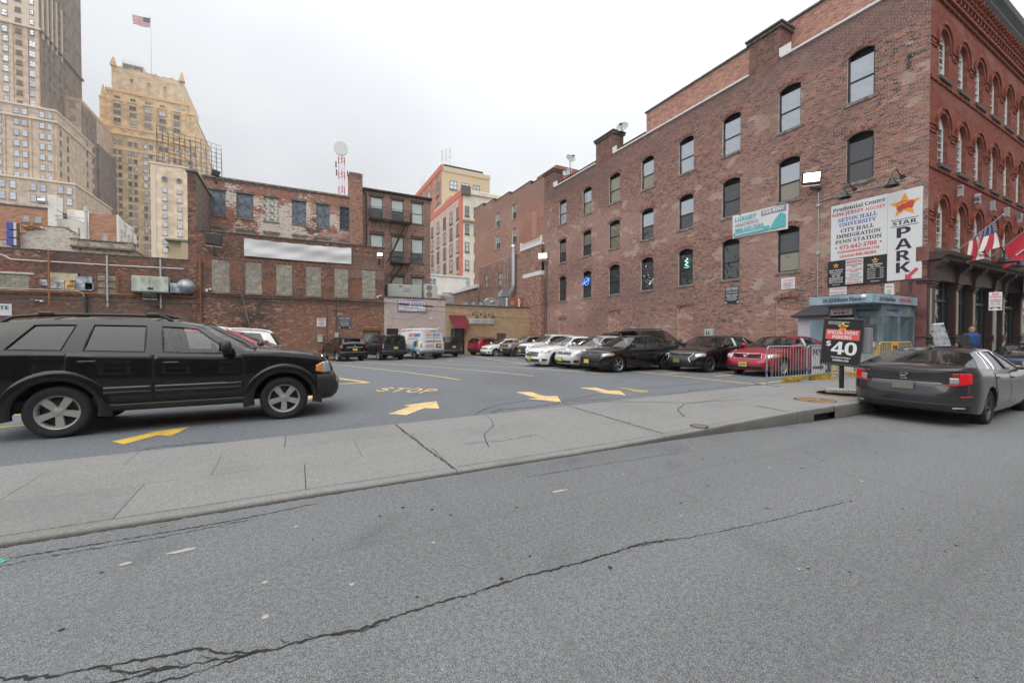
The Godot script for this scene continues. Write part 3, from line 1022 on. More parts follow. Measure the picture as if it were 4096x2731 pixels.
# A sash window: t has its origin at the sill's middle, x to the viewer's right, z outwards. The frame is the part, panes and sill its sub-parts.
func sash(parent:Node3D,t:Transform3D,w:float,h:float,rise:float,fm:Material,g1:Material,g2:Material,opt:={})->MeshInstance3D:
	var key:="%.3f %.3f %.3f %s"%[w,h,rise,str(opt)]
	if not _sashes.has(key):
		var b:=B.new()
		var fw:float=opt.get("fw",0.065)
		var head:float=opt.get("head",0.10)
		var top:=h-rise
		b.box(V(-w/2,0,-0.05),V(-w/2+fw,top,0.02),0.006)
		b.box(V(w/2-fw,0,-0.05),V(w/2,top,0.02),0.006)
		b.box(V(-w/2+fw,0,-0.05),V(w/2-fw,0.07,0.018),0.006)
		var mid:float=(top-head)*opt.get("split",0.5)
		b.box(V(-w/2+fw,mid-0.03,-0.05),V(w/2-fw,mid+0.03,0.016),0.006)
		var poly:=PackedVector2Array([Vector2(-w/2+0.001,top-head),Vector2(w/2-0.001,top-head),Vector2(w/2-0.001,top)])
		if rise>0:
			var hw:=w/2
			var rr:=(hw*hw+rise*rise)/(2*rise)
			for k in 11:
				var u:=hw*(1-k/5.0)*0.999
				poly.append(Vector2(u,h-rr+sqrt(maxf(rr*rr-u*u,0))-0.002))
		else:poly.append(Vector2(-w/2,top))
		if opt.has("fan"):
			for s in [-1.0,1.0]:b.box(V(0,-0.02,-0.02),V(0.36,0.02,0.016),0,Transform3D(Basis(Vector3.BACK,PI/2-s*0.8),V(0,top-head+0.03,0)))
			b.box(V(-w/2+fw,top-head,-0.05),V(w/2-fw,top-head+0.06,0.018))
			b.arch(0,top,w/2-fw,w/2-0.002,0,PI,Transform3D(Basis(),V(0,0,-0.05)),0.07)
		else:b.prism(poly,Transform3D(Basis(),V(0,0,-0.05)),0.065)
		if opt.has("bars"):
			var lo:=0.07
			for k in 1:b.box(V(-0.014,lo,-0.03),V(0.014,top-head,0.006))
			for y in [0.07+(mid-0.07)/2,mid+(top-head-mid)*0.34,mid+(top-head-mid)*0.68]:b.box(V(-w/2+fw,y-0.014,-0.03),V(w/2-fw,y+0.014,0.0055))
		var p1:=B.new()
		p1.box(V(-w/2+fw-0.01,mid,-0.034),V(w/2-fw+0.01,(top-head+0.01) if not opt.has("fan") else h-0.02,-0.014))
		var p2:=B.new()
		p2.box(V(-w/2+fw-0.01,0.05,-0.044),V(w/2-fw+0.01,mid,-0.024))
		var sl:=B.new()
		sl.box(V(-w/2-0.09,-0.15,-0.02),V(w/2+0.09,0,opt.get("sill",0.2)),0.012)
		_sashes[key]=[b.mesh(),p1.mesh(),p2.mesh(),sl.mesh()]
	var ms:Array=_sashes[key]
	var o:=put("window",ms[0],fm,parent)
	o.transform=t
	o.position-=parent.position
	put("pane",ms[1],g1,o)
	put("pane",ms[2],g2,o)
	if opt.get("sill",0.2)>0:put("sill",ms[3],opt.get("sm",M.stone),o)
	return o
var _sashes:={}
# A row of bricks on end along a segmental arch, standing a little proud
func brick_arch(w:float,rise:float,rings:int)->ArrayMesh:
	var b:=B.new()
	var hw:=w/2+0.02
	var rr:=(hw*hw+rise*rise)/(2*rise)
	var half:=asin(minf(hw/rr,1.0))+0.03
	for q in rings:
		var r0:=rr+0.006+q*0.115
		var k:=int(2*half*r0/0.075)
		for i in k:
			var a0:=PI/2-half+2*half*i/k
			b.arch(0,-rr,r0,r0+0.105,a0+0.006/r0,PI/2-half+2*half*(i+1)/k-0.006/r0,Transform3D(Basis(),V(0,0,-0.02)),0.034,1)
	return b.mesh()
var WEST:=Basis(V(0,0,1),V(0,1,0),V(-1,0,0))
var SOUTH:=Basis(V(1,0,0),V(0,1,0),V(0,0,1))
func corner_building()->void:
	var o:=thing("brick_building","long four storey dark red brick corner building with black arched windows along the parking lot","building",V(21.3,0,-6.3))
	var core:=B.new()
	core.box(V(21.62,-0.2,-33.1),V(38,15.1,-6.62))
	wobj("core",core,M.black,o)
	var n:=noise(51,0.16,4)
	var n2:=noise(52,0.6,3)
	var pal:=[[5,0.285,0.138,0.106],[4,0.235,0.116,0.094],[3,0.345,0.165,0.115],[2.4,0.155,0.092,0.086],[2.2,0.075,0.056,0.06],[0.8,0.36,0.21,0.155]]
	var tone:=func(u:float,y:float)->Color:
		var c:=pick(pal)
		var z:=u-33.4
		var s:=n.get_noise_2d(u*0.7,y)
		var f:=n2.get_noise_2d(u,y*1.6)
		var pale:=clampf(s*1.6+0.28*smooth(-15.5,-18,z)*smooth(5.5,3.6,y)+0.35*smooth(-21,-28,z)*smooth(12.5,9,y),0,0.75)
		c=mixc(c,Color(0.40,0.25,0.21),pale*0.7)
		if f>0.34 and s>0.0:c=mixc(c,Color(0.47,0.37,0.30),0.6)
		c=mixc(c,Color(0.34,0.15,0.075),0.5*smooth(2.4,1.2,y+f))
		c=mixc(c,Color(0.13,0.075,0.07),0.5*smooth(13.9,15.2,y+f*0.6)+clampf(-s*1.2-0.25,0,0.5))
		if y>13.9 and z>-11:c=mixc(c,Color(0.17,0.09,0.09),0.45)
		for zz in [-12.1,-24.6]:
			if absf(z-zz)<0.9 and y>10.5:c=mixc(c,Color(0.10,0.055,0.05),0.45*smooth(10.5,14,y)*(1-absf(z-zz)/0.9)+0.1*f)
		return c
	var cols:=[[-30.9,-29.78],[-27.45,-26.3],[-24.2,-23.0],[-20.9,-19.78],[-17.76,-16.68],[-14.81,-13.75],[-11.8,-10.78],[-8.95,-7.98]]
	var rows:=[[11.62,13.78],[8.17,10.26],[4.70,6.92]]
	var holes:=[]
	var wins:=[]
	for i in cols.size():
		for r in rows.size():
			if i==7 and r==2:continue
			holes.append([cols[i][0]+33.4,cols[i][1]+33.4,rows[r][0]+0.2,rows[r][1]+0.2,0.17,0.17])
			wins.append([(cols[i][0]+cols[i][1])/2,rows[r][0],cols[i][1]-cols[i][0],rows[r][1]-rows[r][0],i,r])
	var niches:=[]
	for i in [0,2,4,6]:
		holes.append([cols[i][0]+33.4,cols[i][1]+33.4,0.0,3.66-(0.3 if i==0 else 0.0),0.17,0.11])
		niches.append([cols[i][0],cols[i][1],3.46-(0.3 if i==0 else 0.0)])
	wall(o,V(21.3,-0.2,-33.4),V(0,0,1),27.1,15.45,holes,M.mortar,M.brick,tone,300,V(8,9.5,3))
	var glasses:=[M.glass,M.glass,M.glass_dark,M.glass_warm,M.glass_dark]
	var pick_g:={"00":[0,1],"10":[0,3],"20":[3,3],"30":[0,3],"40":[0,0],"50":[0,0],"60":[0,0],"70":[0,0],"01":[3,2],"11":[3,2],"21":[3,3],"31":[0,2],"41":[0,2],"51":[2,2],"61":[0,3],"71":[2,2],"02":[2,2],"12":[2,2],"22":[2,2],"32":[2,2],"42":[2,2],"52":[2,2],"62":[2,3]}
	var am:={}
	for q in wins:
		var t:=Transform3D(WEST,V(21.3+0.12,q[1],q[0]))
		var g:Array=pick_g["%d%d"%[q[4],q[5]]]
		sash(o,t,q[2],q[3],0.17,M.black_frame,glasses[g[0]],glasses[g[1]],{"head":0.16,"sm":M.stone,"sill":0.17,"fw":0.075})
		var kk:="%.2f"%q[2]
		if not am.has(kk):am[kk]=brick_arch(q[2],0.17,2)
		var a:=put("brick_arch",am[kk],M.arch_brick,o)
		a.transform=Transform3D(WEST,V(21.3,q[1]+q[3],q[0])-o.position)
	var nt:=func(u:float,y:float)->Color:
		var c:=pick([[4,0.30,0.12,0.085],[3,0.36,0.17,0.12],[2,0.2,0.10,0.085],[1.2,0.45,0.30,0.24]])
		return mixc(c,Color(0.5,0.36,0.31),clampf(n2.get_noise_2d(u+y*2,y)*1.4,0,0.6))
	for q in niches:
		wall(o,V(21.41,-0.2,q[0]),V(0,0,1),q[1]-q[0],q[2]+0.2,[],M.mortar,M.brick,nt)
		var a:=put("brick_arch",brick_arch(q[1]-q[0],0.17,2),M.arch_brick,o)
		a.transform=Transform3D(WEST,V(21.3,q[2],(q[0]+q[1])/2)-o.position)
	# coping and the set-back upper wall
	var cop:=B.new()
	for q in [[-31.6,-25.8],[-23.7,-13.3],[-11.7,-6.3]]:cop.box(V(21.2,15.25,q[0]),V(21.9,15.36,q[1]),0.015)
	for q in [[-31.75,-31.1],[-23.75,-23.3],[-11.75,-11.2]]:cop.box(V(21.215,15.37,q[0]),V(21.24,15.75,q[1]),0.0)
	wobj("coping",cop,M.flashing,o)
	var up:=func(u:float,y:float)->Color:return pick([[5,0.42,0.20,0.145],[3,0.50,0.27,0.20],[2,0.33,0.15,0.11],[1,0.24,0.14,0.12]])
	wall(o,V(22.3,15.1,-21.4),V(0,0,1),15.1,2.35,[],M.mortar,M.brick,up)
	wall(o,V(22.3,15.1,-21.4),V(-1,0,0),0.01,2.35,[],M.mortar,M.brick,up)
	var uc:=B.new()
	uc.box(V(22.32,15.0,-21.38),V(37,17.4,-6.4))
	uc.box(V(22.2,17.45,-21.5),V(37,17.56,-6.3),0.01)
	uc.box(V(22.45,15.0,-33.2),V(24,16.1,-21.5))
	wobj("upper_wall_core",uc,M.stone_dark,o)
	wall(o,V(22.4,15.1,-33.2),V(0,0,1),11.6,1.05,[],M.mortar,M.brick,up)
	var ub:=B.new()
	ub.box(V(22.3,16.15,-33.2),V(22.6,16.22,-21.5))
	wobj("upper_coping",ub,M.stone_dark,o)
	# chimneys that grow out of the wall
	for q in [[-33.4,-31.75,17.0],[-25.75,-23.75,17.0],[-13.3,-11.75,17.0]]:
		var ch:=B.new()
		ch.box(V(21.33,15.0,q[0]+0.03),V(22.25,q[2],q[1]-0.03))
		ch.box(V(21.2,q[2]-0.16,q[0]-0.12),V(22.4,q[2]-0.03,q[1]+0.12),0.01)
		ch.box(V(21.14,q[2],q[0]-0.17),V(22.45,q[2]+0.11,q[1]+0.17),0.02)
		wobj("chimney",ch,M.stone_dark,o)
		var ct:=func(u:float,y:float)->Color:return mixc(pick(pal),Color(0.12,0.075,0.065),0.35+0.4*n2.get_noise_2d(u*2,y*2))
		wall(o,V(21.3,15.15,q[0]),V(0,0,1),q[1]-q[0],q[2]-15.3,[],M.mortar_dark,M.brick,ct)
		wall(o,V(21.3,15.15,q[1]),V(1,0,0),0.98,q[2]-15.3,[],M.mortar_dark,M.brick,ct)
		for k in 3:pass
	facade(o)
	# small things on the wall, each its own
	for q in [[-6.9,12.5,12.0],[-6.75,3.7,3.3]]:
		var ib:=B.new()
		ib.box(V(21.24,q[2],q[0]-0.03),V(21.28,q[1],q[0]+0.03),0.01)
		ib.cyl(V(21.22,q[1],q[0]),V(21.3,q[1],q[0]),0.07,0.07)
		wobj("anchor_plate",ib,M.dark_steel,o)
func facade(o:Node3D)->void:
	var Z:=-6.3
	var n:=noise(61,0.3,3)
	var tone:=func(u:float,y:float)->Color:
		var c:=pick([[5,0.245,0.062,0.040],[4,0.215,0.054,0.036],[2,0.285,0.08,0.05],[0.7,0.16,0.05,0.04]],0.10)
		return mixc(c,Color(0.30,0.15,0.13),clampf(n.get_noise_2d(u,y*2)*1.2,0,0.5))
	var fl:=[[4.98,6.98],[8.27,10.30],[11.63,13.56]]
	var holes:=[]
	for f in fl:
		for k in 8:holes.append([0.8+2.02*k,1.8+2.02*k,f[0]-4.7,f[1]-4.7,0.4,0.2])
	wall(o,V(21.3,4.7,Z),V(1,0,0),16.7,9.9,holes,M.mortar_red,M.brick,tone,300,V(14,9,8),0.203,0.0677,0.009)
	for j in 3:
		for k in 8:
			var x:=22.6+2.02*k
			var h:float=fl[j][1]-fl[j][0]
			var opt:={"fw":0.11,"head":0.10 if j<2 else 0.0,"bars":1,"sill":0.26,"sm":M.stone_dark,"split":0.46}
			if j==2:opt["fan"]=1
			sash(o,Transform3D(SOUTH,V(x,fl[j][0],Z-0.14)),1.0,h,0.4,M.white_frame if j else M.white_frame,M.glass if k%3 else M.glass_dark,M.glass_dark if (k+j)%2 else M.glass,opt)
	# hood moulds over the windows, bands at the springing, string courses: brick, standing proud
	var hood:=B.new()
	var hw:=0.5
	var rr:=(hw*hw+0.16)/0.8
	var ha:=asin(hw/rr)
	for q in [[0.0,0.13,0.05],[0.14,0.25,0.10]]:hood.arch(0,-rr,rr+q[0],rr+q[1],PI/2-ha-0.12,PI/2+ha+0.12,Transform3D(Basis(),V(0,0,-0.03)),q[2]+0.03,10)
	for s in [-1.0,1.0]:
		hood.box(V(s*0.52,-0.78,-0.03),V(s*0.66,-0.33,0.052))
		hood.box(V(s*0.663,-0.70,-0.03),V(s*0.76,-0.30,0.09))
	var hm:=hood.mesh()
	for f in fl:
		for k in 8:put("window_hood",hm,M.arch_red,o,V(22.6+2.02*k,f[1],Z)-o.position)
	for f in fl:
		for k in 9:
			for d in 3:
				var b:=B.new()
				var x0:=21.33 if k==0 else 23.38+2.02*(k-1)
				var x1:=21.82 if k==0 else minf(23.84+2.02*(k-1),38)
				b.box(V(x0,f[1]-0.95+d*0.15,Z-0.02),V(x1,f[1]-0.88+d*0.15,Z+(0.05 if d!=1 else 0.03)),0.004)
				wobj("brick_band",b,M.arch_red,o)
	for y in [8.12,11.48,4.84]:
		var b:=B.new()
		b.box(V(21.3,y-0.14,Z-0.02),V(38,y,Z+0.055),0.008)
		wobj("string_course",b,M.arch_red,o)
	# corbelled brick cornice under a dark metal one
	for q in [[14.5,14.62,0.08],[14.66,14.80,0.16],[15.02,15.16,0.22]]:
		var b:=B.new()
		b.box(V(21.25,q[0],Z-0.2),V(38,q[1],Z+q[2]),0.008)
		wobj("cornice_band",b,M.arch_red,o)
	var fill:=B.new()
	fill.box(V(21.32,14.6,Z-0.3),V(38,16.0,Z+0.02))
	wobj("cornice_backing",fill,M.arch_red,o)
	for k in 42:
		var x:=21.45+0.39*k
		var b:=B.new()
		b.box(V(x,15.17,Z),V(x+0.15,15.31,Z+0.28),0.006)
		b.box(V(x,15.32,Z),V(x+0.15,15.46,Z+0.40),0.006)
		b.box(V(x+0.19,14.81,Z),V(x+0.31,15.01,Z+0.2),0.006)
		wobj("corbel",b,M.arch_red,o)
	var top:=B.new()
	top.prism(PackedVector2Array([Vector2(0,15.5),Vector2(0.42,15.5),Vector2(0.50,15.62),Vector2(0.50,15.72),Vector2(0.66,15.92),Vector2(0.70,16.12),Vector2(0,16.12)]),Transform3D(Basis(V(0,0,1),V(0,1,0),V(-1,0,0)),V(38,0,Z-0.05)),16.8)
	wobj("metal_cornice",top,M.cornice_dark,o)
	# shop front
	var bays:=[[21.98,24.1],[24.5,26.1],[26.5,28.75],[29.1,30.2],[30.6,33.2],[33.6,37.5]]
	var piers:=[[21.3,21.98],[24.1,24.5],[26.1,26.5],[28.75,29.1],[30.2,30.6],[33.2,33.6],[37.5,38]]
	for q in piers:
		var b:=B.new()
		var first:bool=q[0]<21.5
		b.box(V(q[0],0.1,Z-0.45),V(q[1],3.75,Z+0.04),0.01)
		b.box(V(q[0]-0.04,0.1,Z-0.3),V(q[1]+0.04,0.42,Z+0.10),0.015)
		b.box(V(q[0]-0.03,1.30,Z-0.3),V(q[1]+0.03,1.42,Z+0.08),0.015)
		b.box(V(q[0]-0.05,1.46,Z-0.3),V(q[1]+0.05,1.55,Z+0.11),0.015)
		for k in 3:b.box(V(q[0]-0.03-0.03*k,3.45+0.1*k,Z-0.3),V(q[1]+0.03+0.03*k,3.54+0.1*k,Z+0.08+0.04*k),0.012)
		b.prism(PackedVector2Array([Vector2(0,3.75),Vector2(0.10,3.75),Vector2(0.16,4.1),Vector2(0.42,4.36),Vector2(0.42,4.5),Vector2(0,4.5)]),Transform3D(Basis(V(0,0,1),V(0,1,0),V(-1,0,0)),V(q[1]-0.05,0,Z)),q[1]-q[0]-0.1)
		wobj("pilaster",b,M.brown_paint,o)
		var p:=B.new()
		var m:float=(q[0]+q[1])/2-(0.1 if first else 0.0)
		p.box(V(m-0.08,1.62,Z+0.02),V(m+0.08,3.38,Z+0.055),0.008)
		p.box(V(m-0.08,0.5,Z+0.02),V(m+0.08,1.24,Z+0.055),0.008)
		wobj("pilaster_panel",p,M.beige_paint,o)
	var e:=B.new()
	e.box(V(21.3,3.75,Z-0.4),V(38,4.5,Z+0.03),0.01)
	wobj("entablature",e,M.brown_paint,o)
	e=B.new()
	e.prism(PackedVector2Array([Vector2(-0.1,4.45),Vector2(0.40,4.45),Vector2(0.46,4.53),Vector2(0.60,4.58),Vector2(0.64,4.70),Vector2(0.05,4.76),Vector2(-0.1,4.76)]),Transform3D(Basis(V(0,0,1),V(0,1,0),V(-1,0,0)),V(38,0,Z)),16.75)
	wobj("shop_cornice",e,M.brown_paint,o)
	for q in bays:
		var b:=B.new()
		var x0:float=q[0]
		var x1:float=q[1]
		b.box(V(x0,0.1,Z-0.32),V(x1,0.6,Z-0.1),0.01)
		b.box(V(x0,2.94,Z-0.30),V(x1,3.04,Z-0.16),0.01)
		b.box(V(x0,0.6,Z-0.30),V(x0+0.08,3.75,Z-0.17),0.01)
		b.box(V(x1-0.08,0.6,Z-0.30),V(x1,3.75,Z-0.17),0.01)
		if x1-x0>1.4:b.box(V(x1-0.62,0.6,Z-0.30),V(x1-0.54,3.75,Z-0.17),0.01)
		var f:=wobj("shop_window",b,M.green_black,o)
		var g:=B.new()
		g.box(V(x0,0.6,Z-0.26),V(x1,2.95,Z-0.24))
		put("pane",g.mesh(),M.glass_dark,f)
		g=B.new()
		g.box(V(x0,3.03,Z-0.26),V(x1,3.76,Z-0.24))
		put("pane",g.mesh(),M.glass_dark,f)
	var st:=B.new()
	st.box(V(21.262,-0.1,-7.06),V(21.36,3.72,-6.30),0.01)
	st.box(V(21.24,4.42,-6.62),V(21.4,5.0,-6.24),0.01)
	wobj("stucco_pier",st,M.mauve,o)
func boxpart(parent:Node3D,called:String,lo:Vector3,hi:Vector3,m:Material,ch:=0.0)->MeshInstance3D:
	var b:=B.new()
	b.box(lo,hi,ch)
	return wobj(called,b,m,parent)
# one block wall infill: every block its own piece
func blocks(parent:Node3D,org:Vector3,ud:Vector3,w:float,h:float,mats:Array,sd:int)->void:
	var r:=RandomNumberGenerator.new()
	r.seed=sd
	var nd:=ud.cross(Vector3.UP)
	var bs:=Basis(ud,Vector3.UP,nd)
	var key:="blk"
	if not _sashes.has(key):
		var full:=B.new()
		full.box(V(-0.5,-0.5,-0.5),V(0.5,0.5,0.5))
		_sashes[key]=full.mesh()
	boxpart(parent,"mortar",org+nd*-0.06,org+ud*w+V(0,h,0)+nd*-0.01,M.mortar)
	var rows:=int(h/0.19)
	var bh:=h/rows
	for i in rows:
		var u:=0.0 if i%2==0 else -0.2
		while u<w-0.03:
			var a:=maxf(u,0)
			var e:=minf(u+0.4,w)
			u+=0.4
			if e-a<0.05:continue
			var o:=put("block",_sashes[key],mats[r.randi()%mats.size()],parent)
			o.transform=Transform3D(bs*Basis.from_scale(V(e-a-0.012,bh-0.012,0.04+r.randf()*0.006)),org+ud*(a+e)/2+V(0,(i+0.5)*bh,0)-parent.position)
func back_buildings()->void:
	var n:=noise(71,0.25,4)
	var n2:=noise(72,0.9,3)
	var Z:=-35.5
	# the low block with the hanging banner
	var o:=thing("brick_building","low old brick building across the lot's back with block filled windows and cloth banner","building",V(0,-0.2,Z))
	var core:=B.new()
	core.box(V(-5.9,-0.3,Z-5.3),V(6.5,8.7,Z-0.25))
	core.box(V(-6.1,8.90,Z-5.3),V(6.70,9.0,Z+0.06),0.01)
	wobj("core",core,M.stone_dark,o)
	var pal:=[[4,0.20,0.095,0.07],[3,0.27,0.115,0.07],[3,0.12,0.075,0.065],[2,0.34,0.15,0.085],[1.2,0.42,0.26,0.18],[1.4,0.065,0.055,0.055]]
	var tone:=func(u:float,y:float)->Color:
		var x:=u-6.05
		y-=0.2
		var c:=pick(pal)
		var s:=n.get_noise_2d(x,y)
		if y>4.55:
			c=mixc(c,Color(0.10,0.06,0.05),0.35+clampf(s*0.9,-0.3,0.4))
			if fmod(x+5.24+20*2.01,2.01)>1.1 and n2.get_noise_2d(x*0.5,y)>0.0 and y<7:c=mixc(c,Color(0.30,0.125,0.06),0.6)
			if x>3 and y>6.3:c=mixc(c,Color(0.30,0.23,0.21),clampf(0.2+s,0,0.5))
		else:
			var st:=exp(-pow((x+2.9)/1.1,2))*smooth(0.3,2.2,y)
			c=mixc(c,Color(0.025,0.022,0.015),clampf(st*(0.75+1.4*n2.get_noise_2d(x,y*1.5)),0,0.9))
			c=mixc(c,Color(0.32,0.155,0.10),0.45*smooth(-2.2,1.0,x+s*2))
			if n2.get_noise_2d(x*2,y*2)>0.42:c=mixc(c,Color(0.45,0.33,0.24),0.6)
			if y>3.9:c=mixc(c,Color(0.10,0.06,0.055),0.5)
		return c
	var ws:=[[-5.24,-4.19],[-3.23,-2.20],[-1.26,-0.21],[0.75,1.80],[2.76,3.80],[4.87,5.91]]
	var holes:=[]
	for q in ws:holes.append([q[0]+6.05,q[1]+6.05,4.69+0.2,6.95+0.2,0,0.1])
	holes.append([4.98+6.05,6.2+6.05,0,1.95+0.2,0,0.25])
	wall(o,V(-6.05,-0.2,Z),V(1,0,0),12.68,9.1,holes,M.mortar_dark,M.brick,tone)
	for i in ws.size():
		var q:Array=ws[i]
		_fill(o,null,V(q[0],4.69,Z-0.03),q[1]-q[0],2.26,300+i)
		boxpart(o,"sill",V(q[0]-0.06,4.54,Z-0.05),V(q[1]+0.06,4.68,Z+0.07),M.stone,0.012)
		boxpart(o,"lintel",V(q[0]-0.25,6.96,Z-0.05),V(q[1]+0.25,7.16,Z+0.022),M.arch_brick,0.008)
	boxpart(o,"ledge",V(-6.05,4.36,Z-0.03),V(6.63,4.44,Z+0.05),M.arch_brick,0.01)
	var sh:=boxpart(o,"roller_door",V(4.98,-0.2,Z-0.2),V(6.2,1.95,Z-0.165),M.galvanised)
	for i in 21:_slat(o,sh,V(4.98,-0.2+i*0.1,Z-0.16))
	boxpart(o,"door_hood",V(4.88,1.92,Z-0.1),V(6.3,2.32,Z+0.22),M.rust,0.08)
	for x in [4.9,6.2]:boxpart(o,"door_rail",V(x,-0.2,Z-0.12),V(x+0.08,1.95,Z+0.03),M.rust,0.01)
	var anch:=B.new()
	for q in [[-1.4,3.45],[2.95,3.2]]:anch.box(V(q[0],q[1],Z-0.01),V(q[0]+0.42,q[1]+0.18,Z+0.035),0.01)
	wobj("patch_stone",anch,M.grey_green,o)
	# the long low wall on the left
	o=thing("brick_building","low dark brick building behind the big black car with boarded openings and rusty pipes","building",V(-16,-0.2,Z))
	boxpart(o,"core",V(-34,-0.3,Z-9),V(-6.1,6.55,Z-0.25),M.stone_dark)
	var tone2:=func(u:float,y:float)->Color:
		var x:=u-34.0
		y-=0.2
		var c:=pick([[4,0.24,0.105,0.07],[3,0.17,0.085,0.065],[2,0.31,0.13,0.08],[2,0.09,0.06,0.055],[0.6,0.42,0.28,0.2]])
		var s:=n.get_noise_2d(x+40,y)
		if y<4.1:
			c=mixc(c,Color(0.13,0.095,0.08),0.55+s*0.4)
			if n2.get_noise_2d(x,y)>0.3:c=mixc(c,Color(0.36,0.14,0.08),0.5)
		else:c=mixc(c,Color(0.09,0.06,0.055),clampf(0.2+s*1.2,0,0.7))
		return c
	wall(o,V(-34,-0.2,Z),V(1,0,0),27.45,6.95,[[34-17.6,34-14.24,4.42,5.43,0,0.1],[34-13.43,34-12.0,4.58,5.68,0,0.1],[34-11.31,34-10.19,4.43,5.66,0,0.12]],M.mortar_dark,M.brick,tone2)
	var cp:=B.new()
	for k in 46:cp.box(V(-34+k*0.6,6.75,Z-0.3),V(-34.006+k*0.6+0.6,6.82+0.012*(k%2),Z+0.05),0.012)
	wobj("coping",cp,M.stone_dark,o)
	_fill(o,null,V(-17.6,4.22,Z-0.03),3.36,1.0,41)
	_fill(o,null,V(-11.31,4.23,Z-0.05),1.12,1.23,42)
	boxpart(o,"lintel",V(-17.7,5.25,Z-0.05),V(-14.0,5.36,Z+0.06),M.old_white,0.01)
	for q in [[-11.36,-11.22],[-10.82,-10.68],[-10.3,-10.16]]:boxpart(o,"window_post",V(q[0],4.2,Z-0.04),V(q[1],5.5,Z+0.03),M.rust,0.01)
	for y in [4.62,5.05]:boxpart(o,"window_bar",V(-11.2,y,Z-0.04),V(-10.3,y+0.07,Z+0.02),M.rust,0.01)
	boxpart(o,"board",V(-13.43,4.40,Z-0.05),V(-12.1,5.5,Z-0.02),M.plywood)
	for q in [[-13.4,4.45,-12.68,4.98,"board_grey"],[-12.66,4.42,-12.18,5.02,"board_rust"],[-12.16,4.40,-11.4,5.28,"zinc"],[-13.75,4.62,-13.42,4.98,"zinc"],[-11.75,4.48,-11.32,4.9,"zinc"]]:
		boxpart(o,"sheet_panel",V(q[0],q[1],Z-0.01),V(q[2],q[3],Z+0.10),M[q[4]],0.01)
	boxpart(o,"corner_pier",V(-6.55,-0.2,-41.2),V(-6.08,12.9,Z-0.01),M.mortar_dark)
	var tone3:=func(u:float,y:float)->Color:
		var c:=pick([[4,0.26,0.12,0.08],[3,0.16,0.085,0.07],[2,0.08,0.055,0.05],[2,0.36,0.19,0.12]])
		return mixc(c,Color(0.05,0.04,0.04),clampf(n.get_noise_2d(u*3,y)*1.5,0,0.6))
	wall(o,V(-6.55,-0.2,Z-0.005),V(1,0,0),0.49,13.1,[],M.mortar_dark,M.brick,tone3)
	boxpart(o,"pier_cap",V(-6.65,12.92,-41.3),V(-5.98,13.08,Z+0.1),M.stone,0.02)
	var lb:=B.new()
	lb.box(V(-34,4.06,Z-0.02),V(-6.6,4.14,Z+0.06),0.01)
	wobj("ledge",lb,M.rust,o)
	# the taller, derelict whitewashed block behind
	var z2:=-41.0
	o=thing("brick_building","derelict whitewashed brick building with boarded windows rising behind the low banner building","building",V(-1,0,z2))
	boxpart(o,"core",V(-6.5,0,z2-9),V(5.6,14.3,z2-0.25),M.stone_dark)
	var tone4:=func(u:float,y:float)->Color:
		var x:=u-6.58
		var c:=pick([[4,0.36,0.12,0.075],[3,0.29,0.095,0.065],[2,0.42,0.18,0.11],[1,0.17,0.085,0.07]])
		var s:=n.get_noise_2d(x*1.1+13,(y+8)*1.3)+n2.get_noise_2d(x,y)*0.5
		var wsh:=clampf(0.85+s*1.9-1.1*smooth(4.3,5.6,y+s)-0.6*smooth(1.5,4.0,x),0,0.93)
		if rng.randf()<wsh:c=Color(0.66,0.60,0.54)*rng.randf_range(0.85,1.1)
		if x>1.3 and y>4.2 and x<3.6:c=mixc(c,Color(0.33,0.16,0.08),0.6)
		if x>2.0 and y<2.6:c=mixc(c,Color(0.30,0.17,0.13),0.6)
		if s<-0.42 and x>0.5:c=Color(0.05,0.035,0.03)
		return c
	var bw:=[[-6.22,-5.04],[-4.31,-3.11],[-2.36,-1.24],[-0.21,0.91],[1.73,2.84],[3.68,4.6]]
	holes=[]
	for q in bw:holes.append([q[0]+6.58,q[1]+6.58,11.42-8.5,13.5-8.5,0,0.14])
	wall(o,V(-6.58,8.5,z2),V(1,0,0),11.1,6.0,holes,M.mortar_white,M.brick,tone4)
	for i in bw.size():
		var q:Array=bw[i]
		var bd:=boxpart(o,"boarded_window",V(q[0],11.42,z2-0.14),V(q[1],13.5,z2-0.10),[M.board_blue,M.board_blue,M.board_pale,M.board_blue,M.board_blue,M.board_dark][i])
		for k in 3:
			var b:=B.new()
			b.box(V(q[0]+0.02+k*(q[1]-q[0]-0.04)/3,11.45,z2-0.10),V(q[0]+0.012+(k+1)*(q[1]-q[0]-0.04)/3,13.47,z2-0.082),0.004)
			put("board",b.mesh(),bd.material_override,bd)
		boxpart(o,"lintel",V(q[0]-0.14,13.5,z2-0.06),V(q[1]+0.1,13.74,z2+0.06),M.stone,0.015)
		boxpart(o,"sill",V(q[0]-0.06,11.31,z2-0.06),V(q[1]+0.06,11.42,z2+0.07),M.stone,0.012)
		boxpart(o,"lintel",V(q[0]-0.05,10.32,z2-0.06),V(q[1]+0.12,10.56,z2+0.05),M.stone,0.015)
		boxpart(o,"filled_window",V(q[0]+0.05,8.6,z2-0.06),V(q[1],10.3,z2+0.012),M.cmu)
	var cz:=B.new()
	cz.box(V(-6.6,14.42,z2-0.3),V(5.0,14.60,z2+0.13),0.02)
	cz.box(V(-6.6,14.27,z2-0.3),V(1.7,14.40,z2+0.06),0.015)
	wobj("cornice",cz,M.stone,o)
